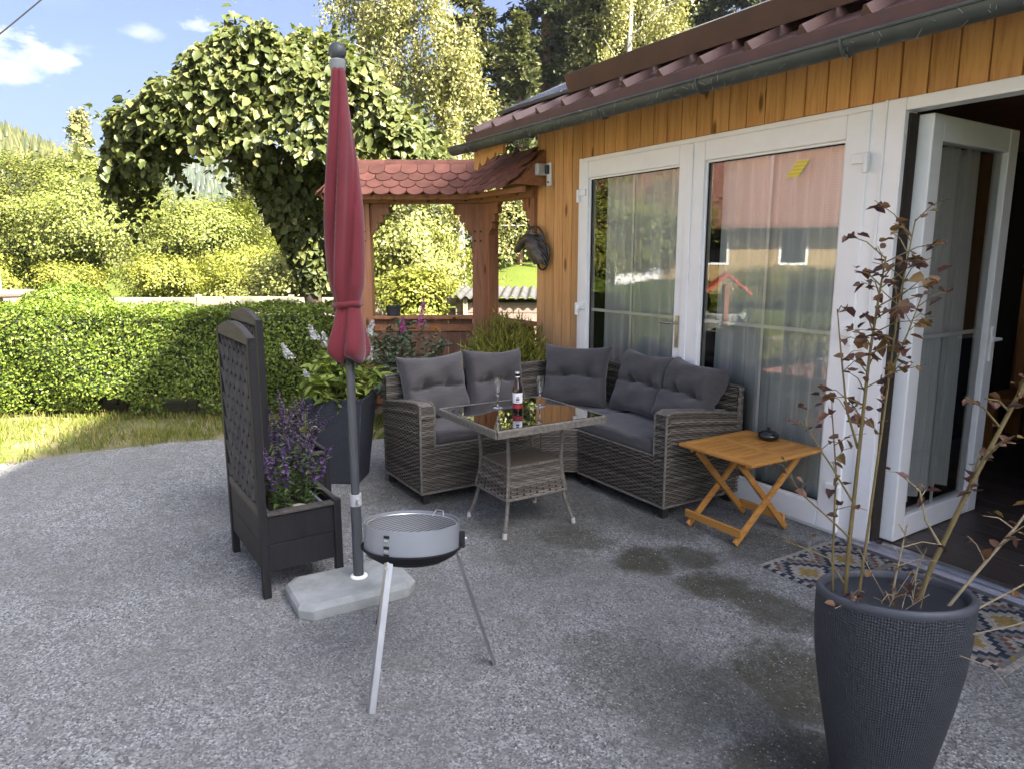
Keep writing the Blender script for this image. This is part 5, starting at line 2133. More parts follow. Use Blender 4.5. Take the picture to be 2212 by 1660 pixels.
V, F = leaves(np.tile([[0, .02, .90]], (10, 1)), np.tile([[0, 0, 1.]], (10, 1)) + .3, np.stack([np.cos(a), np.sin(a), .5 + 0 * a], 1), .06, .035, .2, .2)
link('blossom', poly_mesh('blossom', V, F, ORANGE), t)
hb = cw(-.05, 6.35)


def sprig_bush(name, label, loc, rx, ry, h, n, m, seed, sl=.09):
    r = np.random.default_rng(seed)
    t = thing(name, label, 'shrub', loc)
    st = MB()
    P, N, D = [], [], []
    for k in range(n):
        a, q = r.uniform(0, 6.28), r.uniform(0, 1) ** .5
        end = np.array([math.cos(a) * rx * q, math.sin(a) * ry * q, h * (1 - .45 * q * q) * r.uniform(.8, 1.05)])
        b0 = end * np.array([.35, .35, 0])
        if k % 4 == 0:
            st.tube([tuple(b0), tuple(b0 * .4 + end * .55), tuple(end)], [.004, .003, .0012], 5, caps=False)
        for i in range(26):
            s = r.uniform(.35, 1.05)
            p = b0 + (end - b0) * s + r.normal(0, .018, 3)
            P.append(p)
            d = (end - b0) + r.normal(0, .25, 3) * h
            D.append(d)
            N.append(r.normal(size=3))
    st.obj('stem', plain(name + '_stem', (.09, .06, .035), None, 12, .8), t)
    V, F = leaves(np.array(P), np.array(N), np.array(D), sl * r.uniform(.4, 1, len(P)), .012, .1, .05)
    tag(link('foliage', poly_mesh('foliage', V, F, m), t), kind='stuff')
    return t


sprig_bush('heath_shrub', 'feathery yellow green shrub behind the corner of the sofa', (hb[0], hb[1], 0), .62, .40, 1.0, 520, HEATH, 41)

# ------------------------------------------------------------------ hedge
HEDGE = leafmat('box_hedge_leaf', [(0, (.045, .085, .012)), (.45, (.085, .145, .018)), (.8, (.135, .20, .026)), (1, (.20, .26, .045))], .3, clump=(2.2, (.05, .075, .012), .5))
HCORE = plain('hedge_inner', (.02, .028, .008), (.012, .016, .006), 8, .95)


def hedge_points(r, n, X0, X1, Y0, Y1, Hh):
    """surface points and normals of a clipped, slightly lumpy hedge (viewpoint axes)"""
    aF, aT, aS = (X1 - X0) * Hh, (X1 - X0) * (Y1 - Y0), (Y1 - Y0) * Hh
    pr = np.array([aF * 1.15, aT, aF * .25, aS, aS])
    k = r.choice(5, n, p=pr / pr.sum())
    u, v = r.uniform(0, 1, n), r.uniform(0, 1, n)
    P = np.zeros((n, 3))
    N = np.zeros((n, 3))
    for f_, (p, nn) in enumerate(((lambda u, v: (X0 + u * (X1 - X0), Y0 + 0 * u, v * Hh), (0, -1, 0)), (lambda u, v: (X0 + u * (X1 - X0), Y0 + v * (Y1 - Y0), Hh + 0 * u), (0, 0, 1)),
                                  (lambda u, v: (X0 + u * (X1 - X0), Y1 + 0 * u, v * Hh), (0, 1, 0)), (lambda u, v: (X0 + 0 * u, Y0 + u * (Y1 - Y0), v * Hh), (-1, 0, 0)), (lambda u, v: (X1 + 0 * u, Y0 + u * (Y1 - Y0), v * Hh), (1, 0, 0)))):
        s = k == f_
        a, b, c = p(u[s], v[s])
        P[s] = np.stack([a + 0 * b, b + 0 * a, c + 0 * a], 1) if np.ndim(c) == 0 else np.stack([np.broadcast_to(a, u[s].shape), np.broadcast_to(b, u[s].shape), np.broadcast_to(c, u[s].shape)], 1)
        N[s] = nn
    return P, N


hed = thing('box_hedge', 'long clipped box hedge along the edge of the gravel yard', 'hedge', cw(-4.0, 7.2))
hed.rotation_euler = (0, 0, CAMROT)
r = np.random.default_rng(3)
n = 80000
P, N = hedge_points(r, n, -5.2, 2.22, -.55, .40, 1.06)
lump = .05 * np.sin(P[:, 0] * 2.3) * np.sin(P[:, 2] * 4 + 1) + .035 * np.sin(P[:, 0] * 6.1 + P[:, 2] * 5) + .03 * np.sin(P[:, 0] * 11 - P[:, 2] * 9)
edge_r = np.clip((P[:, 2] - .86) / .2, 0, 1) ** 2 * .10 * (N[:, 1] < 0)
foot = np.clip((.30 - P[:, 2]) / .30, 0, 1) ** 1.5 * .16 * (np.abs(N[:, 1]) > .5)
P = P + N * (lump - edge_r - foot)[:, None] * np.array([1, 1, .45])
P += N * (-np.abs(r.normal(0, .035, n)))[:, None] + r.normal(0, .012, (n, 3))
keep = (P[:, 2] > .05) & ~((P[:, 2] < .22) & (np.sin(P[:, 0] * 3.1) + np.sin(P[:, 0] * 7.7 + 1) > .55))
P, N = P[keep], N[keep]
n = len(P)
D = r.normal(0, .8, (n, 3)) + np.array([0, 0, .3]) + N * .5
V, F = leaves(P, N + r.normal(0, .55, (n, 3)), D, r.uniform(.022, .044, n), r.uniform(.014, .026, n), shape='quad')
tag(link('foliage', poly_mesh('foliage', V, F, HEDGE), hed), kind='stuff')
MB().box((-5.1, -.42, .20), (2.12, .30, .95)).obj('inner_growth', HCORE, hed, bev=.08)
stm = MB()
for i in range(60):
    x, y = r.uniform(-5, 2.1), r.uniform(-.25, .2)
    stm.tube([(x, y, 0), (x + r.normal(0, .05), y + r.normal(0, .05), .35)], [.014, .009], 6, caps=False)
stm.obj('stem', plain('hedge_stem', (.07, .05, .035), None, 12, .9), hed)

# rounded bush standing behind the hedge on the left
rb = thing('round_box_bush', 'rounded bright green bush rising behind the left part of the hedge', 'shrub', cw(-4.95, 7.95))
n = 16000
e = unit(r.normal(size=(n, 3)))
e[:, 2] = np.abs(e[:, 2])
Pq = e * np.array([.78, .62, .64]) * (1 - np.abs(r.normal(0, .07, n)))[:, None] * (1 + .06 * np.sin(e[:, 0] * 9) * np.sin(e[:, 1] * 8))[:, None] + np.array([0, 0, .62])
V, F = leaves(Pq, e + r.normal(0, .5, (n, 3)), r.normal(0, 1, (n, 3)) + np.array([0, 0, .5]), r.uniform(.022, .045, n), r.uniform(.014, .026, n), shape='quad')
tag(link('foliage', poly_mesh('foliage', V, F, HEDGE), rb), kind='stuff')
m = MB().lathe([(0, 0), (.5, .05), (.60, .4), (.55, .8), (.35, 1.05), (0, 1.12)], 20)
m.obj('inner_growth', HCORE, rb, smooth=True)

# ------------------------------------------------------------------ grass along the hedge foot
GRASS = leafmat('grass_blades', [(0, (.055, .085, .014)), (.5, (.10, .14, .024)), (.85, (.17, .18, .045)), (1, (.26, .21, .10))], .3)
n = 26000
X = r.uniform(-7.5, -1.2, n)
Y = r.uniform(4.3, 6.9, n)
front = np.interp(X, [-7.5, -5.2, -4.1, -3.5, -2.9, -2.35, -1.2], [3.4, 4.4, 5.05, 5.5, 5.85, 6.0, 5.95]) + .08 * np.sin(X * 7) + .05 * np.sin(X * 17)
k = (Y > front) & (r.uniform(0, 1, n) < .35 + .65 * (np.sin(X * 3.3 + Y * 2) * np.sin(Y * 4.1 - X) > -.35))
X, Y = X[k], Y[k]
n = len(X)
Pw = np.array([cw(x, y, -.012) for x, y in zip(X, Y)])
D = np.stack([r.normal(0, .45, n), r.normal(0, .45, n), np.ones(n)], 1)
Nn = np.stack([r.normal(size=n), r.normal(size=n), 0 * X], 1)
V, F = leaves(Pw, Nn, D, r.uniform(.035, .11, n), .008, shape='quad')
tag(link('grass', poly_mesh('grass', V, F, GRASS)), 'short grass growing between hedge and gravel', 'grass', kind='stuff')

# bare sandy strip of verge under it
t = NT('verge_soil')
g_ = t.n('NewGeometry')
mp = t.n('Mapping')
t.l(g_.outputs['Position'], mp.inputs['Vector'])
f1, f2 = t.noise(mp.outputs[0], 2.5, 5), t.noise(mp.outputs[0], 30, 4)
c = t.ramp(f1, [(.35, (.085, .11, .025)), (.5, (.15, .14, .06)), (.66, (.26, .22, .14))])
t.set(t.mix(t.math('MULTIPLY', f2, .4), c, (.10, .095, .06)), .95, 0, .1)
t.bump(f2, .5, .02)
me = bpy.data.meshes.new('verge')
vs = [cw(x, y, -.005) for x, y in ((-9, 2.9), (-5.2, 4.2), (-4.1, 4.9), (-3.5, 5.35), (-2.9, 5.7), (-2.35, 5.85), (-1.2, 5.8), (-1.0, 8.4), (-9, 8.4))]
me.from_pydata(vs, [], [tuple(range(len(vs)))])
me.materials.append(t.m)
tag(link('verge', me), kind='structure')

# ------------------------------------------------------------------ big pot with copper beech
px_, py_ = cw(1.038, 1.80)[:2]
pot = thing('large_ribbed_pot', 'large dark blue grey pot with ribbed woven surface in the foreground', 'pot', (px_, py_, 0))
pm_ = NT('ribbed_pot')
v = pm_.coord((1, 1, 1))
sp = pm_.n('SeparateXYZ')
pm_.l(v, sp.inputs[0])
ang = pm_.math('ARCTAN2', sp.outputs[1], sp.outputs[0])
nz_ = pm_.noise(v, 26, 4, .6)
ribs = pm_.math('SINE', pm_.math('ADD', pm_.math('MULTIPLY', ang, 170), pm_.math('MULTIPLY', pm_.noise(v, 60, 2), 3.0)))
rows_ = pm_.math('SINE', pm_.math('ADD', pm_.math('MULTIPLY', sp.outputs[2], 800), pm_.math('MULTIPLY', nz_, 16)))
hh_ = pm_.math('MULTIPLY', pm_.math('ADD', pm_.math('MULTIPLY', ribs, .7), pm_.math('MULTIPLY', rows_, .45)), pm_.math('ADD', .35, pm_.noise(v, 18, 3)))
body = pm_.math('LESS_THAN', sp.outputs[2], 9.0)
hb_ = pm_.math('MULTIPLY', hh_, body)
cc = pm_.mix(pm_.ramp(hb_, [(0., (0, 0, 0)), (1., (1, 1, 1))]), (.034, .038, .048), (.060, .066, .081))
pm_.set(pm_.mix(pm_.math('MULTIPLY', pm_.noise(v, 4, 3), .35), cc, (.045, .05, .06)), .62, 0, .35)
pm_.bump(hb_, .9, .0035)
RP = .194
prof = [(.098, 0), (.108, .02), (.120, .10), (.146, .23), (.170, .36), (.186, .47), (.1925, .56), (RP - .0005, .63), (RP - .001, .644), (RP - .020, .645), (RP - .022, .60), (RP - .026, .52), (.150, .48)]
pm_mesh = MB().lathe(prof, 96)
va = math.atan2(py_ - CAM[1], px_ - CAM[0])
def slant(vs):
    return [(x, y, z + (-.025 * (x * math.cos(va) + y * math.sin(va)) / RP + .018 * (x * math.sin(va) - y * math.cos(va)) / RP) * (z / .66) ** 2) for x, y, z in vs]


pm_mesh.v = slant(pm_mesh.v)
rm_ = MB().lathe([(RP - .021, .643), (RP - .001, .6435), (RP + .001, .650), (RP, .658), (RP - .005, .664), (RP - .013, .664), (RP - .019, .659), (RP - .021, .643)], 96)
rm_.v = slant(rm_.v)
rm_.obj('rim', plain('pot_rim', (.052, .058, .072), (.045, .05, .062), 9, .55), pot, smooth=True, angle=60)
pm_mesh.obj('shell', pm_.m, pot, smooth=True, angle=50)
MB().lathe([(0, .590), (.171, .580), (.168, .54), (0, .54)], 32).obj('soil', SOIL, pot)
BARK = plain('olive_bark', (.16, .125, .05), (.10, .075, .03), 30, .75, stretch=(1, 1, .3), bump=.3, bscale=80)
TWIG = plain('pale_twig', (.30, .25, .16), (.20, .16, .10), 30, .8)
COPPER = leafmat('copper_leaf', [(0, (.055, .028, .022)), (.4, (.10, .045, .032)), (.75, (.15, .075, .03)), (1, (.19, .12, .035))], .25, clump=None)
beech = thing('young_copper_beech', 'sparse young tree with copper brown leaves growing in the large pot', 'tree', (px_, py_, .53))


def rel(X, Y, z):
    w = cw(X + .05, Y + .025, z)
    return Vector((w[0] - px_, w[1] - py_, z - .53))


lf_v, lf_f = leaves(np.zeros((1, 3)), np.array([[0, 0, 1.]]), np.array([[0, 1., 0]]), 1.0, .72, .16, .18)
lf_me = []
for c in (-.02, .18, .38):
    V, F = leaves(np.zeros((1, 3)), np.array([[0, 0, 1.]]), np.array([[0, 1., 0]]), 1.0, .74, .2, c)
    lf_me.append(poly_mesh('leaf', V, F, None))


def copper_one(k):
    """leaf colour varies from leaf to leaf by object"""
    t = NT('copper_leaf_single')
    oi = t.n('ObjectInfo')
    col = t.ramp(oi.outputs['Random'], [(0, (.060, .030, .026)), (.45, (.105, .05, .036)), (.8, (.15, .08, .035)), (1, (.17, .12, .04))])
    t.set(col, .5, 0, .3)
    tr = t.n('BsdfTranslucent')
    t.l(col, tr.inputs['Color'])
    mx = t.n('MixShader')
    mx.inputs[0].default_value = .25
    t.l(t.b.outputs[0], mx.inputs[1])
    t.l(tr.outputs[0], mx.inputs[2])
    t.l(mx.outputs[0], t.out.inputs['Surface'])
    return t.m


cm1 = copper_one(0)
for me in lf_me:
    me.materials.append(cm1)
rl = random.Random(9)
leaf_count = 0


def put_leaf(p, parent, size):
    global leaf_count
    o = link('leaf', rl.choice(lf_me), parent)
    o.location = p
    o.rotation_euler = (rl.gauss(0, .5), rl.gauss(0, .5), rl.uniform(0, 6.28))
    s = size * rl.uniform(.6, 1.25)
    o.scale = (s, s, s)
    leaf_count += 1


def limb(name, pts, r0, r1, m, leaf_n=0, lsz=.04, from_=.3, twigs=0, tl=.12):
    n = len(pts)
    rad = [r0 + (r1 - r0) * i / (n - 1) for i in range(n)]
    mb = MB().tube(pts, rad, 8)
    pts = [Vector(p) for p in pts]
    tips = []
    for k in range(twigs):
        s = from_ + (1 - from_) * (k + rl.random()) / twigs
        s = min(.999, s)
        i = int(s * (n - 1))
        p = pts[i].lerp(pts[i + 1], s * (n - 1) - i)
        a = rl.uniform(0, 6.28)
        d = Vector((math.cos(a), math.sin(a), rl.uniform(.1, .9))).normalized() * tl * rl.uniform(.5, 1.3)
        q = p + d * .5 + Vector((0, 0, .012))
        e = p + d
        mb.tube([p, q, e], [r1 * 1.1, r1 * .8, r1 * .5], 5, caps=False)
        tips.append((p, q, e))
    o = mb.obj(name, m, beech, smooth=True, angle=70)
    for (p, q, e) in tips:
        for k in range(leaf_n):
            s = rl.random()
            put_leaf((q.lerp(e, s) if s > .3 else p.lerp(q, s)) + Vector((rl.gauss(0, .008), rl.gauss(0, .008), rl.gauss(0, .008))), o, lsz)
    return o


# main upright stem (left), leafy at the top
limb('branch', [rel(.868, 1.80, .53), rel(.868, 1.80, .80), rel(.868, 1.79, 1.10), rel(.872, 1.79, 1.30), rel(.878, 1.78, 1.46), rel(.886, 1.78, 1.55)], .0068, .0018, BARK, 5, .030, .40, 22, .12)
limb('branch', [rel(.885, 1.77, .53), rel(.90, 1.77, .85), rel(.915, 1.77, 1.20), rel(.925, 1.77, 1.45), rel(.945, 1.77, 1.64)], .0045, .0015, BARK, 4, .030, .42, 18, .11)
limb('branch', [rel(.85, 1.82, .53), rel(.835, 1.82, .75), rel(.825, 1.82, .98), rel(.80, 1.82, 1.15)], .004, .0014, BARK, 2, .032, .4, 8, .07)
limb('branch', [rel(.868, 1.80, 1.05), rel(.82, 1.78, 1.16), rel(.79, 1.77, 1.30), rel(.77, 1.77, 1.42)], .0035, .0014, BARK, 2, .040, .2, 6, .08)
limb('branch', [rel(.868, 1.80, .90), rel(.80, 1.79, 1.00), rel(.74, 1.78, 1.08), rel(.71, 1.78, 1.13)], .0032, .0012, BARK, 2, .028, .5, 4, .06)
limb('branch', [rel(.868, 1.80, .80), rel(.79, 1.79, .87), rel(.72, 1.78, .93), rel(.68, 1.78, .985)], .003, .0011, BARK, 2, .024, .6, 3, .05)
limb('branch', [rel(.868, 1.80, .66), rel(.81, 1.79, .745), rel(.75, 1.78, .775), rel(.68, 1.78, .80)], .0028, .001, BARK, 1, .022, .6, 3, .05)
limb('branch', [rel(.915, 1.77, 1.24), rel(.96, 1.78, 1.36), rel(.985, 1.78, 1.45)], .003, .0012, BARK, 3, .042, .2, 5, .07)
# stout stem leaning right, out of the picture
limb('branch', [rel(1.005, 1.74, .53), rel(1.06, 1.74, .74), rel(1.14, 1.74, .97), rel(1.23, 1.74, 1.20), rel(1.32, 1.74, 1.40), rel(1.36, 1.74, 1.52)], .0085, .003, BARK, 4, .030, .35, 17, .14)
limb('branch', [rel(1.02, 1.70, .54), rel(1.12, 1.69, .71), rel(1.22, 1.68, .87), rel(1.33, 1.67, 1.06), rel(1.42, 1.67, 1.20)], .005, .002, TWIG, 3, .028, .35, 14, .13)
limb('branch', [rel(1.08, 1.74, .80), rel(1.02, 1.72, .88), rel(.985, 1.70, .965), rel(.945, 1.70, 1.0)], .0035, .0015, TWIG, 2, .032, .6, 3, .05)
limb('branch', [rel(1.02, 1.68, .55), rel(1.14, 1.66, .665), rel(1.28, 1.65, .76), rel(1.42, 1.64, .83)], .0035, .0015, TWIG, 1, .03, .5, 5, .08)
limb('branch', [rel(1.00, 1.68, .55), rel(1.10, 1.64, .60), rel(1.20, 1.60, .655), rel(1.32, 1.60, .70)], .003, .001, TWIG, 0, .03, .5, 4, .07)
limb('branch', [rel(.97, 1.76, .53), rel(.975, 1.75, .72), rel(.985, 1.74, .86)], .004, .0018, TWIG, 1, .03, .3, 5, .08)
limb('branch', [rel(.94, 1.72, .53), rel(.93, 1.70, .63), rel(.945, 1.69, .70)], .003, .001, TWIG, 1, .028, .2, 4, .06)
limb('branch', [rel(.88, 1.75, .53), rel(.845, 1.72, .62), rel(.84, 1.71, .69)], .003, .001, TWIG, 2, .028, .2, 5, .06)
limb('branch', [rel(1.0, 1.66, .55), rel(1.07, 1.60, .57), rel(1.12, 1.56, .565), rel(1.145, 1.53, .53)], .002, .0008, TWIG)
for k in range(8):
    a = rl.uniform(0, 6.28)
    x0, y0 = .95 + .05 * math.cos(a), 1.73 + .05 * math.sin(a)
    limb('branch', [rel(x0, y0, .53), rel(x0 + rl.uniform(-.05, .08), y0, .62), rel(x0 + rl.uniform(-.08, .14), y0 - .02, .70 + rl.uniform(0, .1))], .0022, .0008, TWIG, 1, .028, .4, 2, .05)
# pale stick and stones on the soil
sk = MB().tube([rel(.86, 1.70, .600) + Vector((px_, py_, .53)), rel(.95, 1.69, .618) + Vector((px_, py_, .53)), rel(1.02, 1.69, .645) + Vector((px_, py_, .53))], [.012, .013, .010], 10)
o = sk.obj('birch_stick', plain('pale_birch_stick', (.72, .69, .60), (.55, .52, .45), 18, .7), None, smooth=True)
tag(o, 'pale peeled stick lying across the soil of the large pot', 'stick')
for i, (X_, Y_, s) in enumerate(((.855, 1.80, .022), (.875, 1.84, .027), (.895, 1.79, .018), (.90, 1.84, .022))):
    m = MB().lathe([(0, 0), (.7, .1), (1, .4), (.8, .75), (0, .95)], 10)
    o = m.obj('pale_pebble', bpy.data.materials['cream_stone'], None, smooth=True, angle=80)
    w = cw(X_ + .06, Y_ - .01, .580)
    o.location = w
    o.scale = (s, s * .8, s)
    o.rotation_euler = (0, 0, i)
    tag(o, ['pale pebble nearest the left rim inside the large pot', 'largest pale pebble at the back of the large pot', 'smallest pale pebble beside the stems in the large pot', 'pale pebble behind the smallest one in the large pot'][i], 'pebble', 'pebbles in the large pot')

# ------------------------------------------------------------------ loose chippings on the yard
def chippings():
    r = np.random.default_rng(77)
    n = 60000
    Y = 1.05 + 5.2 * r.uniform(0, 1, n) ** 1.5
    X = r.uniform(-.80, .66, n) * (Y + .4)
    k = np.ones(n, bool)
    wx = CAM[0] + X * RT[0] + Y * FW[0]
    wy = CAM[1] + X * RT[1] + Y * FW[1]
    k &= (wy < -.04)
    k &= ~((wx > -.06) & (wx < 1.14) & (wy > -.74))
    front_ = np.interp(X, [-7.5, -5.2, -4.1, -3.5, -2.9, -2.35, -1.2, 0, 3], [3.4, 4.4, 5.05, 5.5, 5.85, 6.0, 5.95, 6.2, 6.3])
    k &= (Y < front_ - .05)
    # thinner in patches
    k &= r.uniform(0, 1, n) < .45 + .55 * (np.sin(wx * 3.1 + 1) * np.sin(wy * 2.7) + .5 * np.sin(wx * 9 - wy * 7) > -.2)
    wx, wy = wx[k], wy[k]
    n = len(wx)
    s = .0022 + .0036 * r.uniform(0, 1, n) ** 2.2
    a = r.uniform(0, 6.28, n)
    base = np.array([[1, 0, 0], [0, 1, 0], [-1, 0, 0], [0, -1, 0], [0, 0, 1], [0, 0, -.3]], float)
    V = base[None] * r.uniform(.6, 1.3, (n, 6, 1)) * s[:, None, None] * np.array([1, .8, .75])
    ca, sa = np.cos(a)[:, None], np.sin(a)[:, None]
    x, y = V[..., 0] * ca - V[..., 1] * sa, V[..., 0] * sa + V[..., 1] * ca
    V = np.stack([x + wx[:, None], y + wy[:, None], V[..., 2] + .0008], -1)
    F = [(0, 1, 4), (1, 2, 4), (2, 3, 4), (3, 0, 4), (1, 0, 5), (2, 1, 5), (3, 2, 5), (0, 3, 5)]
    t = NT('stone_chips')
    g = t.n('NewGeometry')
    t.set(t.ramp(g.outputs['Random Per Island'], [(0, (.05, .051, .049)), (.4, (.13, .134, .13)), (.8, (.235, .24, .234)), (1, (.40, .40, .385))]), .85, 0, .3)
    tag(link('loose_chippings', poly_mesh('loose_chippings', V, F, t.m)), 'loose grey stone chippings scattered over the yard', 'gravel', kind='stuff')


chippings()
# ------------------------------------------------------------------ vine-covered tree behind the screen
VINE = leafmat('vine_leaf', [(0, (.040, .058, .017)), (.4, (.066, .090, .026)), (.8, (.105, .130, .042)), (1, (.16, .175, .07))], .35, clump=(1.6, (.045, .064, .019), .45))
VBARK = plain('vine_trunk', (.085, .06, .042), (.05, .036, .026), 14, .9, stretch=(1, 1, .25), bump=.6, bscale=20)
vt = thing('vine_covered_tree', 'umbrella shaped tree smothered in broad leaved climbing vine', 'tree', cw(-2.45, 8.5))
vt.rotation_euler = (0, 0, CAMROT)
# local axes: x right, y ahead
tk = MB()
tk.tube([(.10, 0, 0), (.12, 0, .7), (.05, 0, 1.4), (-.05, 0, 2.1), (-.02, 0, 2.9)], [.13, .11, .10, .09, .07], 12)
tk.obj('trunk', VBARK, vt, smooth=True)
for e in ((-1.7, -.2, 2.75), (-1.1, .7, 3.0), (.9, -.3, 3.0), (1.2, .5, 2.9), (.1, -.7, 3.3), (-.6, -.6, 3.1), (.3, .8, 3.4)):
    p0 = Vector((-.04, 0, 2.2))
    e = Vector(e)
    MB().tube([p0, p0.lerp(e, .4) + Vector((0, 0, .25)), e], [.06, .045, .02], 8).obj('limb', VBARK, vt, smooth=True)


def vine_top(x, y):
    """upper skin of the crown"""
    zx = np.interp(x, [-2.15, -1.9, -1.5, -1.0, -.5, 0, .35, .8, 1.2, 1.5, 1.75], [2.35, 2.85, 3.25, 3.55, 3.72, 3.95, 3.85, 3.6, 3.25, 2.9, 2.55])
    return zx - .30 * (y / 1.3) ** 2 + .11 * np.sin(x * 4.3 + y * 3) + .08 * np.sin(x * 9 - y * 6) + .05 * np.sin(x * 17 + y * 11)


r = np.random.default_rng(8)
Ps, Ns = [], []
n = 26000
x = r.uniform(-2.15, 1.75, n)
y = r.uniform(-1.3, 1.3, n)
inside = ((x + .2) / 1.98) ** 2 + (y / 1.3) ** 2 < 1
x, y = x[inside], y[inside]
zt = vine_top(x, y)
dep = np.abs(r.normal(0, .16, len(x)))
front = np.clip((-y - .2) / 1.0, 0, 1)
z = zt - dep - r.uniform(0, 1, len(x)) ** 2 * .38 * (r.uniform(size=len(x)) < .5)
Ps.append(np.stack([x, y, z], 1))
Ns.append(np.stack([.35 * x / 1.9, .5 * y / 1.2 - .35, np.ones_like(x)], 1))
# skirt hanging over the front edge
n = 6000
a = r.uniform(math.pi, 2 * math.pi, n)
x = -.2 + 1.95 * np.cos(a) * r.uniform(.72, 1.0, n)
y = 1.28 * np.sin(a) * r.uniform(.8, 1.02, n)
zt = vine_top(np.clip(x, -2.1, 1.7), y)
low = np.interp(x, [-2.2, -1.7, -1.0, -.35, .3, .8, 1.3, 1.8], [2.22, 2.62, 2.72, 2.62, 2.45, 2.62, 2.62, 2.4])
low = low + .12 * np.sin(x * 5 + 1) + .09 * np.sin(x * 13) + .06 * np.sin(x * 29 + 1)
z = low + (zt - low) * r.uniform(0, 1, n) ** .8
k = zt > low
Ps.append(np.stack([x, y, z], 1)[k])
Ns.append(np.stack([.5 * np.cos(a), -1.0 + 0 * x, .45 + 0 * x], 1)[k])
# mass hanging round the trunk
n = 3000
a, q = r.uniform(0, 6.28, n), r.uniform(.4, 1, n) ** .5
z = r.uniform(1.15, 2.75, n)
rad = np.interp(z, [1.1, 1.4, 1.9, 2.3, 2.8], [.10, .20, .32, .42, .65])
Ps.append(np.stack([.10 - .30 * np.clip((z - 1.3) / 1.3, 0, 1) + rad * q * np.cos(a), rad * q * np.sin(a), z], 1))
Ns.append(np.stack([np.cos(a), np.sin(a), .3 + 0 * a], 1))
# loose trailing shoots
for k in range(34):
    x0, y0 = r.uniform(-2.0, .4), r.uniform(-1.2, .4)
    z0 = r.uniform(2.5, 2.75)
    m_ = r.integers(5, 12)
    s = np.linspace(0, 1, m_)
    Ps.append(np.stack([x0 + r.normal(0, .08) * s, y0 + r.normal(0, .08) * s, z0 - s * r.uniform(.12, .42)], 1))
    Ns.append(np.tile([[0, -1., .4]], (m_, 1)))
for k in range(70):
    x0 = r.uniform(-2.0, 1.5)
    y0 = r.uniform(-.9, .6)
    m_ = 7
    s = np.linspace(0, 1, m_)
    z0 = vine_top(x0, y0)
    Ps.append(np.stack([x0 + r.normal(0, .15) * s, y0 + 0 * s, z0 + s * r.uniform(.05, .30)], 1))
    Ns.append(np.tile([[0, -.4, 1]], (m_, 1)))
P, N = np.concatenate(Ps), np.concatenate(Ns)
n = len(P)
D = np.stack([r.normal(0, .5, n), r.normal(-.25, .5, n), r.normal(-.75, .35, n)], 1)
L = .05 + .07 * r.uniform(0, 1, n) ** 1.5
V, F = leaves(P, N + r.normal(0, .55, (n, 3)), D, L, L * .85, .16, .12)
tag(link('crown', poly_mesh('crown', V, F, VINE), vt), kind='stuff')

# ------------------------------------------------------------------ trees
TRUNK = plain('grey_trunk', (.11, .09, .07), (.06, .05, .04), 9, .9, stretch=(1, 1, .3), bump=.4, bscale=14)
BIRCHBARK = plain('birch_bark', (.26, .25, .22), (.10, .09, .08), 5, .8, stretch=(1, 1, 3))
PINEBARK = plain('pine_bark', (.22, .12, .07), (.13, .07, .045), 7, .9)
LEAF_Y = leafmat('yellow_green_leaf', [(0, (.085, .115, .018)), (.5, (.145, .175, .026)), (1, (.22, .235, .045))], .4, clump=(.55, (.075, .10, .022), .35))
LEAF_G = leafmat('fresh_green_leaf', [(0, (.075, .105, .022)), (.5, (.12, .155, .032)), (1, (.18, .21, .052))], .4, clump=(.5, (.06, .09, .018), .35))
LEAF_D = leafmat('dark_conifer_needles', [(0, (.024, .036, .018)), (.5, (.045, .062, .028)), (1, (.080, .10, .042))], .15, clump=(.4, (.014, .022, .012), .5))
LEAF_P = leafmat('pale_conifer_needles', [(0, (.055, .075, .034)), (.5, (.095, .115, .050)), (1, (.15, .165, .075))], .2, clump=(.4, (.03, .045, .02), .5))
LEAF_B = leafmat('birch_leaf', [(0, (.125, .145, .055)), (.5, (.19, .21, .085)), (1, (.27, .28, .13))], .4, clump=(.7, (.09, .11, .045), .4))
LEAF_W = leafmat('golden_leaf', [(0, (.10, .13, .034)), (.5, (.155, .185, .050)), (1, (.215, .235, .075))], .4, clump=(.6, (.085, .11, .03), .35))


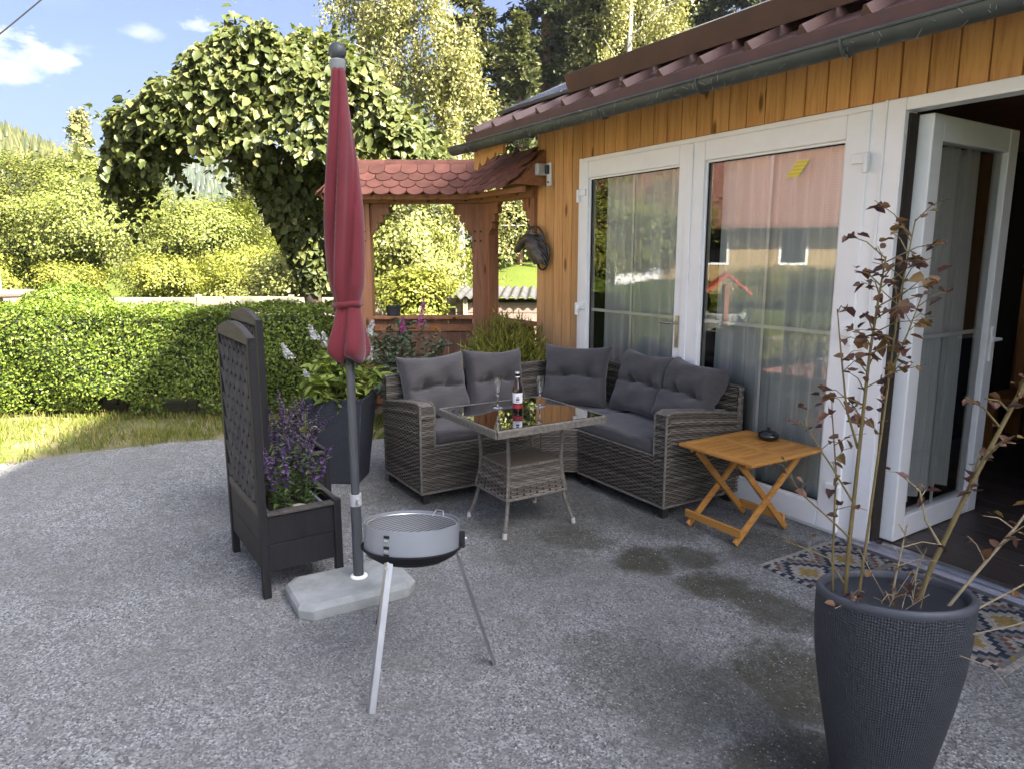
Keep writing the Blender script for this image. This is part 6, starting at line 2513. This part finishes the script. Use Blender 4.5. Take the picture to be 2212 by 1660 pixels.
def broad_meshes(seed, H, W, n, ls, clusters=260, squash=1.0, low=.12):
    """leaf cloud of a broad crown H high and W wide standing on the origin + branch mesh"""
    r = np.random.default_rng(seed)
    lobes = []
    for k in range(9):
        a = r.uniform(0, 6.28)
        q = r.uniform(.15, .6)
        lobes.append((math.cos(a) * q * W / 2, math.sin(a) * q * W / 2 * squash, H * r.uniform(low + .22, .82), W * r.uniform(.2, .33), H * r.uniform(.14, .24)))
    lobes.append((0, 0, H * .8, W * .26, H * .2))
    C = []
    while len(C) < clusters:
        lb = lobes[r.integers(len(lobes))]
        e = unit(r.normal(size=3))
        q = r.uniform(.5, 1.0)
        p = np.array([lb[0] + e[0] * lb[3] * q, lb[1] + e[1] * lb[3] * q * squash, lb[2] + e[2] * lb[4] * q])
        if p[2] > H * low:
            C.append(p)
    C = np.array(C)
    idx = r.integers(0, len(C), n)
    sg = W * .042
    off = r.normal(0, 1, (n, 3)) * np.array([sg, sg, sg * .75])
    P = C[idx] + off
    out = P - np.array([0, 0, H * .5])
    N = unit(out) + r.normal(0, .42, (n, 3)) + np.array([0, 0, .5])
    D = r.normal(0, 1, (n, 3)) + np.array([0, 0, -.3])
    L = ls * r.uniform(.6, 1.3, n)
    V, F = leaves(P, N, D, L, L * .7, shape='quad')
    tr = MB()
    tr.tube([(0, 0, 0), (W * .01, 0, H * .2), (-W * .01, W * .01, H * .45), (0, 0, H * .8)], [W * .035, W * .028, W * .02, W * .006], 8)
    for c in C[:: max(1, len(C) // 26)]:
        b0 = Vector((0, 0, min(c[2] * .7, H * .5)))
        e = Vector(c)
        tr.tube([b0, b0.lerp(e, .5) + Vector((0, 0, H * .03)), e], [W * .013, W * .008, W * .003], 5, caps=False)
    return V, F, tr


def birch_meshes(seed, H, W, n, ls):
    """airy crown of hanging strands"""
    r = np.random.default_rng(seed)
    P, D, N = [], [], []
    tr = MB()
    lean = r.normal(0, .02 * H, 2)
    tp_ = [(lean[0] * s, lean[1] * s, H * s) for s in (0, .25, .5, .75, .98)]
    tr.tube(tp_, [W * .035, W * .028, W * .02, W * .012, W * .003], 8)
    nb = 46
    per = n // nb
    for k in range(nb):
        s = r.uniform(.22, .97)
        a = r.uniform(0, 6.28)
        ln = W * .5 * (1.05 - s * .75) * r.uniform(.55, 1.15)
        b0 = np.array([lean[0] * s, lean[1] * s, H * s])
        e = b0 + np.array([math.cos(a) * ln, math.sin(a) * ln, ln * r.uniform(.25, .7)])
        tr.tube([tuple(b0), tuple(b0 * .5 + e * .5 + np.array([0, 0, ln * .12])), tuple(e)], [W * .008, W * .005, W * .002], 5, caps=False)
        t_ = r.uniform(.25, 1.0, per)
        hang = r.uniform(0, 1, per) ** 1.4 * H * .13
        q = b0 + (e - b0) * t_[:, None] + r.normal(0, W * .028, (per, 3))
        q[:, 2] -= hang * t_
        P.append(q)
    P = np.concatenate(P)
    n = len(P)
    V, F = leaves(P, r.normal(0, 1, (n, 3)) + np.array([0, 0, .3]), r.normal(0, .5, (n, 3)) + np.array([0, 0, -1]), ls * r.uniform(.6, 1.3, n), ls * .7, shape='quad')
    return V, F, tr


def conifer_meshes(seed, H, W, n, ls, bare=.12, sparse=1.0):
    r = np.random.default_rng(seed)
    tr = MB()
    tr.tube([(0, 0, 0), (0, 0, H * .5), (0, 0, H)], [H * .014, H * .010, H * .002], 8)
    P, D = [], []
    nb = int(150 * sparse)
    per = n // nb
    for k in range(nb):
        s = bare + (1 - bare) * ((k + r.uniform()) / nb) ** .92
        a = r.uniform(0, 6.28)
        ln = W * .5 * (1.03 - s) ** .85 * r.uniform(.65, 1.15)
        dr = -.38 + .55 * s
        b0 = np.array([0, 0, H * s])
        e = b0 + np.array([math.cos(a) * ln, math.sin(a) * ln, dr * ln])
        if k % 2 == 0:
            tr.tube([tuple(b0), tuple(e)], [H * .003, H * .0008], 4, caps=False)
        t_ = r.uniform(.12, 1.0, per)
        side = np.array([-math.sin(a), math.cos(a), 0])
        q = b0 + (e - b0) * t_[:, None] + side * (r.normal(0, .20, per) * ln * (1.05 - t_))[:, None]
        q[:, 2] += -np.abs(r.normal(0, .06, per)) * ln - .10 * ln * t_ * t_
        P.append(q)
        D.append((e - b0) + r.normal(0, .5, (per, 3)) * ln)
    P, D = np.concatenate(P), np.concatenate(D)
    n = len(P)
    V, F = leaves(P, r.normal(0, .6, (n, 3)) + np.array([0, 0, 1]), D + np.array([0, 0, -.2]), ls * r.uniform(.6, 1.4, n), ls * .42, shape='quad')
    return V, F, tr


_cache = {}


def plant_tree(kind, name, label, X, Y, seed, H, W, n, ls, leafm, bark, zb=None, group=None, rz=None, sc_=(1, 1, 1), **kw):
    z = float(ground_h(np.array(X), np.array(Y))) - .05 if zb is None else zb
    t = thing(name, label, 'tree', cw(X, Y, z), random.uniform(0, 6.28) if rz is None else rz, group)
    t.scale = sc_
    key = (kind, seed, H, W, n, ls, leafm.name)
    if key not in _cache:
        V, F, tr = {'broad': broad_meshes, 'birch': birch_meshes, 'conifer': conifer_meshes}[kind](seed, H, W, n, ls, **kw)
        _cache[key] = (poly_mesh('crown', V, F, leafm), tr.mesh('trunk', bark, True, 60))
    c, k = _cache[key]
    tag(link('crown', c, t), kind='stuff')
    link('trunk', k, t)
    return t


BG = 'trees beyond the hedge'
# left: bright broad trees along the meadow
plant_tree('broad', 'leafy_tree', 'broad bright green tree behind the left end of the hedge', -13.4, 23, 101, 5.0, 6.4, 56000, .085, LEAF_G, TRUNK, group=BG, low=.04)
plant_tree('broad', 'leafy_tree', 'bright green tree directly behind the low board fence', -9.6, 22, 102, 3.5, 5.0, 46000, .08, LEAF_G, TRUNK, group=BG, low=.02)
plant_tree('broad', 'leafy_tree', 'yellow green tree under the left overhang of the vine', -10.8, 29, 103, 3.0, 5.4, 34000, .09, LEAF_Y, TRUNK, group=BG, low=.02)
plant_tree('broad', 'leafy_tree', 'golden green tree seen just left of the hanging vine', -8.6, 32, 104, 5.2, 5.4, 36000, .10, LEAF_W, TRUNK, group=BG, low=.02)
plant_tree('broad', 'leafy_tree', 'yellow green tree right behind the vine trunk', -5.9, 25, 105, 3.0, 5.2, 36000, .085, LEAF_Y, TRUNK, group=BG, low=.0)
plant_tree('broad', 'leafy_tree', 'rounded pale shrub tree between fence and vine trunk', -5.2, 16.5, 106, 1.7, 4.0, 18000, .075, LEAF_W, TRUNK, group=BG, low=.0)
plant_tree('broad', 'leafy_tree', 'dark green tree at the far left edge behind the bush', -15.8, 23, 107, 4.8, 4.8, 36000, .09, LEAF_G, TRUNK, group=BG, low=.0)
plant_tree('birch', 'birch_tree', 'slender birch poking up at the left above the broad tree', -17.4, 30, 201, 7.6, 2.6, 9000, .12, LEAF_B, BIRCHBARK, group=BG)
plant_tree('conifer', 'spruce_tree', 'grey green spruce left of the hanging vine', -14.5, 40, 301, 7.6, 3.6, 14000, .30, LEAF_P, PINEBARK, group=BG)
plant_tree('conifer', 'spruce_tree', 'second grey green spruce below the far hill', -12.6, 42, 302, 6.2, 3.4, 14000, .30, LEAF_P, PINEBARK, group=BG)
for i, (X, Y, s) in enumerate(((-13.8, 18.5, 1.0), (-11.4, 18.0, .85), (-9.0, 18.2, .95), (-6.9, 17.4, .8), (-15.6, 19.0, 1.0), (-7.6, 20.5, 1.1))):
    plant_tree('broad', 'leafy_bush', ['low bush behind the round hedge bush', 'low bush left of the fence middle', 'low bush behind the middle of the board fence', 'low bush behind the right end of the board fence', 'low bush at the far left behind the post', 'low bush under the golden green tree'][i], X, Y, 111, 1.7, 3.2, 16000, .075, LEAF_Y, TRUNK, group='low bushes behind the fence', sc_=(s, s, s), low=.0)
# tree that fills the opening of the timber screen
plant_tree('broad', 'leafy_tree', 'pale yellow green tree filling the opening of the timber screen', -2.6, 15.6, 108, 4.3, 4.6, 46000, .075, LEAF_W, TRUNK, group=BG, low=.0)
plant_tree('broad', 'leafy_tree', 'small yellow bush below the opening of the timber screen', -1.75, 13.0, 109, 1.45, 1.7, 9000, .07, LEAF_Y, TRUNK, group=BG, low=.0)
# birches above the screen
plant_tree('birch', 'birch_tree', 'tall airy birch right of the parasol top', -5.0, 24, 202, 12.4, 6.4, 17000, .115, LEAF_B, BIRCHBARK, group=BG)
plant_tree('birch', 'birch_tree', 'tall airy birch above the ridge of the tiled roof', -2.9, 23, 203, 11.6, 5.8, 17000, .115, LEAF_B, BIRCHBARK, group=BG)
plant_tree('birch', 'birch_tree', 'lower birch beside the corner of the metal roof', -1.5, 21.5, 204, 8.2, 4.6, 17000, .11, LEAF_B, BIRCHBARK, group=BG)
plant_tree('conifer', 'pine_tree', 'slim pale pine between the birches and the dark spruce', -1.7, 36, 303, 16.0, 5.6, 22000, .34, LEAF_P, PINEBARK, group=BG, sparse=.7)
plant_tree('conifer', 'spruce_tree', 'tall dark spruce above the corner of the roof', 1.6, 36, 304, 22.0, 8.2, 36000, .36, LEAF_D, PINEBARK, group=BG)
plant_tree('conifer', 'spruce_tree', 'grey green spruce in front of the tall dark spruce', .3, 29, 305, 9.4, 5.2, 22000, .28, LEAF_P, PINEBARK, group=BG)
plant_tree('conifer', 'spruce_tree', 'spruce behind the raised snow guard of the roof', 3.2, 31, 306, 12.2, 6.2, 26000, .30, LEAF_P, PINEBARK, group=BG)
plant_tree('birch', 'birch_tree', 'bright birch above the left end of the snow guard', 4.4, 30, 205, 15.5, 6.4, 24000, .14, LEAF_B, BIRCHBARK, group=BG)
plant_tree('birch', 'birch_tree', 'bright birch leaning next to the dark forest', 6.2, 32, 206, 15.0, 6.0, 22000, .14, LEAF_B, BIRCHBARK, group=BG)
for i, (X, Y, s) in enumerate(((8.6, 38, 1.1), (11.5, 37, 1.0), (14.4, 40, 1.15), (17.2, 39, 1.0), (20.5, 42, 1.2), (10.0, 46, 1.25), (13.0, 48, 1.3), (6.5, 46, 1.25), (3.6, 45, 1.15))):
    lab = ['dark spruce right of the bright birches', 'dark spruce above the middle of the roof', 'dark spruce, third from the birches along the roof', 'dark spruce, fourth from the birches along the roof', 'dark spruce at the right end of the forest edge',
           'rear dark spruce in the forest above the roof', 'tallest rear spruce in the forest above the roof', 'rear dark spruce just behind the bright birches', 'rear dark spruce behind the tall spruce'][i]
    plant_tree('conifer', 'spruce_tree', lab, X, Y, 307, 17.0, 7.4, 34000, .36, LEAF_D, PINEBARK, group='dark spruces above the roof', sc_=(s, s, s))
for i, (X, Y) in enumerate(((9.4, 34), (13.2, 35.5), (16.4, 36))):
    plant_tree('broad', 'leafy_tree', ['sunlit tree at the dark forest edge by the birches', 'sunlit tree at the middle of the forest edge', 'sunlit tree at the right of the forest edge'][i], X, Y, 110, 8.5, 5.5, 22000, .20, LEAF_G, TRUNK, group='sunlit trees at the forest edge')
# dark trees at the top of the meadow, seen through the narrow opening
for i, (X, Y) in enumerate(((-.6, 55), (1.4, 54), (3.2, 56))):
    plant_tree('conifer', 'spruce_tree', ['dark spruce on the meadow top, left in the narrow opening', 'dark spruce on the meadow top, middle of the narrow opening', 'dark spruce on the meadow top, nearest the house corner'][i], X, Y, 308, 11.0, 6.4, 20000, .36, LEAF_D, PINEBARK, group='spruces on top of the meadow')

# forest on the far hills: one mass of small conifers
def far_forest(name, label, th0, th1, r0, r1, n, h0, h1, m, seed):
    r = np.random.default_rng(seed)
    th = np.radians(r.uniform(th0, th1, n))
    rr = np.sqrt(r.uniform(r0 ** 2, r1 ** 2, n))
    X, Y = rr * np.sin(th), rr * np.cos(th)
    Z = ground_h(X, Y) - .5
    Hh = r.uniform(h0, h1, n)
    k = 6
    isl = np.zeros((n, 3 * (k + 1), 3))
    for j, (zb, zt, w) in enumerate(((.08, .55, .20), (.32, .8, .15), (.6, 1.0, .09))):
        a = r.uniform(0, 6.28, n)[:, None] + np.arange(k) * 2 * np.pi / k
        jr = w * Hh[:, None] * r.uniform(.7, 1.25, (n, k))
        bx, by = X[:, None] + np.cos(a) * jr, Y[:, None] + np.sin(a) * jr
        bz = (Z + Hh * zb)[:, None] + r.uniform(-.03, .03, (n, k)) * Hh[:, None]
        q = np.stack([CAM[0] + bx * RT[0] + by * FW[0], CAM[1] + bx * RT[1] + by * FW[1], bz], -1)
        isl[:, j * (k + 1):j * (k + 1) + k] = q
        isl[:, j * (k + 1) + k] = np.stack([CAM[0] + X * RT[0] + Y * FW[0], CAM[1] + X * RT[1] + Y * FW[1], Z + Hh * zt], -1)
    F = []
    for j in range(3):
        o_ = j * (k + 1)
        F += [(o_ + i, o_ + (i + 1) % k, o_ + k) for i in range(k)]
    o = link(name, poly_mesh(name, isl, F, m))
    return tag(o, label, 'forest', kind='stuff')


FARG = leafmat('far_forest_green', [(0, (.030, .044, .016)), (.5, (.055, .068, .024)), (1, (.095, .10, .036))], .1, gain=.8)
FARD = leafmat('far_ridge_green', [(0, (.025, .040, .024)), (.5, (.04, .058, .032)), (1, (.06, .078, .042))], .1, gain=.8)
far_forest('hill_forest', 'wooded hillside at the far left under the sky', -62, -22, 70, 250, 12000, 3.5, 7.0, FARG, 51)
far_forest('ridge_forest', 'distant blue wooded ridge seen under the vine', -48, 30, 330, 640, 9000, 12, 19, FARD, 52)

# ------------------------------------------------------------------ low fence, post and shed beyond the hedge
GREYBOARD = woodmat('weathered_board', (.20, .165, .14), (.13, .105, .09), 'x', .6, .85, knots=False)
fn = thing('board_fence', 'low weathered board fence behind the hedge', 'fence', cw(-6.5, 14.5))
fn.rotation_euler = (0, 0, CAMROT)
for i in range(6):
    MB().box((-5.6 + i * 1.9, -.02, .33), (-5.6 + i * 1.9 + 1.88, .02, .52)).obj('board', GREYBOARD, fn, bev=.004)
    MB().box((-5.6 + i * 1.9, -.018, .55), (-5.6 + i * 1.9 + 1.88, .022, .73 + .02 * (i % 2))).obj('board', GREYBOARD, fn, bev=.004)
    MB().box((-5.65 + i * 1.9, .024, 0), (-5.55 + i * 1.9, .11, .78)).obj('post', GREYBOARD, fn, bev=.004)
for i, x in enumerate((1.35, 2.15)):
    tt = cw(-6.5 + x, 14.15, .66)
    ty = MB()
    ty.tube([(.30 * math.cos(a), 0, .30 * math.sin(a)) for a in np.linspace(0, 2 * math.pi, 29)], .085, 10, caps=False)
    o = ty.obj('old_tyre', plain('mossy_rubber', (.10, .10, .06), (.05, .05, .04), 8, .9) if i == 0 else bpy.data.materials['mossy_rubber'], None, smooth=True, angle=80)
    o.location = (tt[0], tt[1], .385)
    o.rotation_euler = (0, 0, CAMROT)
    tag(o, ['mossy old tyre against the board fence, left of two', 'mossy old tyre against the board fence, right of two'][i], 'tyre', 'tyres leaning at the fence')
pp = cw(-7.42, 10.2)
pst = thing('timber_post', 'pale timber post at the far left picture edge', 'post', (pp[0], pp[1], 0), CAMROT)
MB().box((-.09, -.09, 0), (.09, .09, 1.72)).obj('shaft', woodmat('pale_post', (.28, .21, .14), (.2, .15, .10), 'z', .8, .8), pst, bev=.006)
MB().box((-.1, -.1, 1.72), (.1, .1, 1.745)).obj('cap', ZINC, pst)
MB().tube([(.09, 0, 1.02), (.62, .02, 1.03)], .06, 10).obj('rail', GREYBOARD, pst, smooth=True)
# low shed with corrugated roof, seen through the screen
sh = thing('corrugated_shed', 'low shed with wavy corrugated roof beyond the timber screen', 'shed', cw(.3, 13.2))
sh.rotation_euler = (0, 0, CAMROT + R(-3))
GREYW = plain('shed_wall_board', (.18, .13, .11), (.13, .095, .08), 6, .85)
for i in range(3):
    MB().box((-1.35, -.02, .12 + i * .20), (2.4, .02, .31 + i * .20)).obj('board', GREYW, sh, bev=.004)
MB().box((-1.3, .03, 0), (2.35, 1.5, .70)).obj('wall', GREYW, sh)
m = MB()
nx = 190
for j, (yy, zz) in enumerate(((-.16, .80), (1.6, .92))):
    for dz in (0, .012):
        for i in range(nx + 1):
            x = -1.45 + 3.95 * i / nx
            m.v.append((x, yy, zz + dz + .028 * math.sin(x * 2 * math.pi / .17)))
for i in range(nx):
    a, b, c, d = i, nx + 1 + i, 2 * (nx + 1) + i, 3 * (nx + 1) + i
    m.f += [(a, c, c + 1, a + 1), (b, b + 1, d + 1, d), (a, a + 1, b + 1, b), (c, d, d + 1, c + 1)]
m.obj('corrugated_roof', plain('fibre_cement', (.055, .053, .05), (.03, .029, .028), 5, .9), sh, smooth=True, angle=60)
for x in (-1.2, 2.2):
    MB().box((x, -.1, 0), (x + .08, -.03, .79)).obj('post', GREYBOARD, sh)
# dark pot on the sill of the screen
dp = SA.p(.20, 0, .957) + GL
o = MB().lathe([(.05, 0), (.062, .0), (.075, .085), (.080, .09), (.080, .10), (.068, .10), (.06, .03), (0, .03)], 20).obj('flower_pot', plain('dark_pot', (.03, .032, .034), None, 8, .7), None, smooth=True)
o.location = (dp.x, dp.y, .9565)
tag(o, 'small dark flower pot standing on the sill of the timber screen', 'pot')

# overhead cable at upper left
c0, c1 = Vector(cw(-9.0, 12.0, 4.36)), Vector(cw(2.0, 12.0 - 9.0, 11.6))
pts = [c0.lerp(c1, s) + Vector((0, 0, -1.6 * s * (1 - s))) for s in np.linspace(0, 1, 24)]
c0, c1 = Vector(cw(-8.08, 12, 5.0)), Vector(cw(-7.36, 12, 5.5))
dirc_ = (c1 - c0)
pts = [c0 + dirc_ * s + Vector((0, 0, .006 * (s * s))) for s in np.linspace(-9, 9, 30)]
cb = MB().tube(pts, .011, 6).obj('overhead_cable', PLASTIC, None)
tag(cb, 'thin dark overhead cable crossing the upper left corner of the sky', 'cable')

# ------------------------------------------------------------------ buildings that stand outside the picture (they shade the yard and mirror in the glass)
OCHRE = plain('ochre_plaster', (.36, .26, .12), (.30, .21, .10), 3, .9, bump=.2, bscale=40)
REDROOF = plain('red_tile_roof', (.21, .095, .068), (.13, .06, .045), 6, .85, bump=.4, bscale=30)
mh = thing('shading_house', 'tall gabled house added out of view to shade the yard', 'house', (14.4, 6.9, 0))  # unseen house, added and shaped so its gable casts the yard's shade
GW, GZR, sl = 6.4, 19.3, 1.02
ze = GZR - GW * sl
MB().prism([(-GW, 0), (GW, 0), (GW, ze), (0, GZR), (-GW, ze)], (0, 0, 0), (0, 1, 0), (0, 0, 1), (9, 0, 0)).obj('wall', plain('cream_plaster', (.62, .58, .48), (.55, .5, .42), 3, .9), mh)
rf = MB()
for sgn in (-1, 1):
    yE, zE = sgn * (GW + .6), GZR - (GW + .6) * sl
    a = [(-.4, 0, GZR + .2), (9.4, 0, GZR + .2), (9.4, yE, zE + .2), (-.4, yE, zE + .2)]
    rf.add(a + [(x, y, z - .18) for x, y, z in a], [(0, 1, 2, 3), (7, 6, 5, 4), (0, 4, 5, 1), (1, 5, 6, 2), (2, 6, 7, 3), (3, 7, 4, 0)])
rf.obj('roof', REDROOF, mh)
for y in (-4.2, -1.4, 1.4, 4.2):
    for z in (1.2, 4.2, 7.2, 10.2):
        wo = MB().box((-.03, y - .55, z), (.02, y + .55, z + 1.4)).obj('window', WHITE, mh)
        MB().box((-.035, y - .45, z + .1), (-.031, y + .45, z + 1.3)).obj('pane', BLACKGLAZE, wo)

barn = thing('ochre_farmhouse', 'ochre farmhouse with red tiled gable roof across the yard', 'house', (-19.6, -25.0, 0), R(-41))
bw, bd, be, bz = 7.5, 5.0, 3.5, 8.4
ov = [(-bd, 0), (bd, 0), (bd, be), (0, bz), (-bd, be)]
MB().prism(ov, (-bw, 0, 0), (0, 1, 0), (0, 0, 1), (2 * bw, 0, 0)).obj('wall', OCHRE, barn)
rf = MB()
for sgn in (-1, 1):
    yE, zE = sgn * (bd + .9), be - .9 * (bz - be) / bd
    a = [(-bw - .8, 0, bz + .2), (bw + .8, 0, bz + .2), (bw + .8, yE, zE + .2), (-bw - .8, yE, zE + .2)]
    rf.add(a + [(x, y, z - .18) for x, y, z in a], [(0, 1, 2, 3), (7, 6, 5, 4), (0, 4, 5, 1), (1, 5, 6, 2), (2, 6, 7, 3), (3, 7, 4, 0)])
rf.obj('roof', REDROOF, barn)
for x in (-3.6, -.6, 2.4):
    wo = MB().box((x, bd - .02, 1.2), (x + 1.1, bd + .03, 2.7)).obj('window', WHITE, barn)
    MB().box((x + .1, bd + .03, 1.3), (x + 1.0, bd + .035, 2.6)).obj('pane', BLACKGLAZE, wo)
for y in (-2.4, .9):
    wo = MB().box((bw - .02, y, 1.2), (bw + .03, y + 1.3, 2.7)).obj('window', WHITE, barn)
    MB().box((bw + .03, y + .1, 1.3), (bw + .035, y + 1.2, 2.6)).obj('pane', BLACKGLAZE, wo)
MB().box((bw - 1.2, -.4, bz - 1.0), (bw - .5, .4, bz + 1.2)).obj('chimney', WHITE, barn)

# parked white car mirrored in the left pane
CARW = plain('white_car_paint', (.75, .75, .76), None, 3, .25, spec=.6)
CARG = plain('car_glass', (.02, .022, .025), None, 3, .08, spec=.7)
car = thing('white_car', 'parked white car mirrored in the left glass door', 'car', (-20.4, -16.9, 0), R(48))
prof = [(-2.0, .35), (-2.05, .62), (-1.95, .98), (-1.55, 1.48), (-.1, 1.50), (.75, 1.02), (1.75, .88), (2.05, .62), (2.05, .35)]
m = MB()
for y, k in ((-.86, 1.0), (-.80, 1.0)):
    pass
n = len(prof)
for y, sq in ((-.86, .0), (-.62, .06), (.62, .06), (.86, 0.)):
    for (a, z) in prof:
        zz = z + (sq if z > 1.2 else 0)
        yy = y * (.80 if (z > 1.2 and abs(y) > .7) else 1.0)
        m.v.append((a, yy, zz))
for s in range(3):
    for i in range(n - 1):
        m.f.append((s * n + i, s * n + i + 1, (s + 1) * n + i + 1, (s + 1) * n + i))
m.f += [tuple(range(n)), tuple(range(3 * n, 4 * n))[::-1]]
m.obj('body', CARW, car, bev=.05)
MB().add([(-2.0, -.60, 1.05), (-2.0, .60, 1.05), (-1.64, .54, 1.44), (-1.64, -.54, 1.44)], [(0, 1, 2, 3)]).obj('rear_window', CARG, car)
for s in (-1, 1):
    MB().add([(-1.7, s * .865, 1.02), (.55, s * .865, 1.02), (-.12, s * .74, 1.43), (-1.45, s * .74, 1.43)], [(0, 1, 2, 3)]).obj('side_window', CARG, car)
    for x in (-1.25, 1.3):
        w_ = MB().tube([(x, s * .70, .32), (x, s * .89, .32)], .32, 24).obj('wheel', PLASTIC, car, smooth=True)
        MB().tube([(x, s * .885, .32), (x, s * .90, .32)], .19, 18).obj('rim', ALU, w_, smooth=True)
    MB().box((-2.07, s * .75 - .1, .8), (-1.99, s * .75 + .1, 1.0)).obj('tail_light', plain('tail_light_red', (.4, .02, .02), None, 5, .3) if s < 0 else bpy.data.materials['tail_light_red'], car, bev=.02)

# little red-roofed well house mirrored in the right pane
wh = thing('red_roofed_well_house', 'small well house with bright red roof mirrored in the right glass door', 'well house', (-7.6, -7.5, 0), R(45))
MB().lathe([(.40, 0), (.44, .02), (.44, .42), (.40, .45), (.32, .45), (.32, .15)], 24).obj('well_ring', CONC.m, wh, smooth=True)
for s in (-1, 1):
    MB().box((s * .46 - .04, -.04, 0), (s * .46 + .04, .04, 1.0)).obj('post', GATEWOOD, wh)
rf = MB()
for sgn in (-1, 1):
    a = [(-.62, 0, 1.24), (.62, 0, 1.24), (.62, sgn * .45, .86), (-.62, sgn * .45, .86)]
    rf.add(a + [(x, y, z - .05) for x, y, z in a], [(0, 1, 2, 3), (7, 6, 5, 4), (0, 4, 5, 1), (1, 5, 6, 2), (2, 6, 7, 3), (3, 7, 4, 0)])
rf.obj('roof', plain('bright_red_tile', (.52, .10, .05), (.4, .07, .035), 8, .7), wh)
# shrubs and trees across the yard
for i, (x, y, s) in enumerate(((-12.5, -15.5, .8), (-10.5, -15.0, .7), (-22, -17.5, 1.7), (-26, -24, 2.2), (-25, -13.0, 1.2), (-29, -20, 2.4), (-8.5, -16.5, .8), (-24, -30, 2.4), (-7.0, -13.0, .55))):
    t = thing('yard_tree', ['low bush before the ochre farmhouse', 'second low bush before the ochre farmhouse', 'tree behind the white car', 'tree left of the ochre farmhouse', 'tree beyond the hedge end', 'far tree past the white car', 'bush right of the well house', 'tree behind the farmhouse corner', 'small bush beside the well house'][i], 'tree', (x, y, -.05), random.uniform(0, 6), 'trees across the yard')
    c, k = _cache[('broad', 102, 3.5, 5.0, 46000, .08, LEAF_G.name)] if i % 2 else _cache[('broad', 105, 3.0, 5.2, 36000, .085, LEAF_Y.name)]
    t.scale = (s, s, s * (.55 if s < 1 else 1.0))
    tag(link('crown', c, t), kind='stuff')
    link('trunk', k, t)

# ------------------------------------------------------------------ summer haze over the valley
hz = MB().box((-830, -830, -1.5), (830, 830, 80))
t = NT('summer_haze')
t.t.nodes.remove(t.b)
pv = t.n('VolumePrincipled')
pv.inputs['Color'].default_value = (.80, .88, 1.0, 1)
pv.inputs['Density'].default_value = 0.0002
pv.inputs['Anisotropy'].default_value = 0.2
t.l(pv.outputs[0], t.out.inputs['Volume'])
o = hz.obj('haze', t.m)
tag(o, kind='stuff')
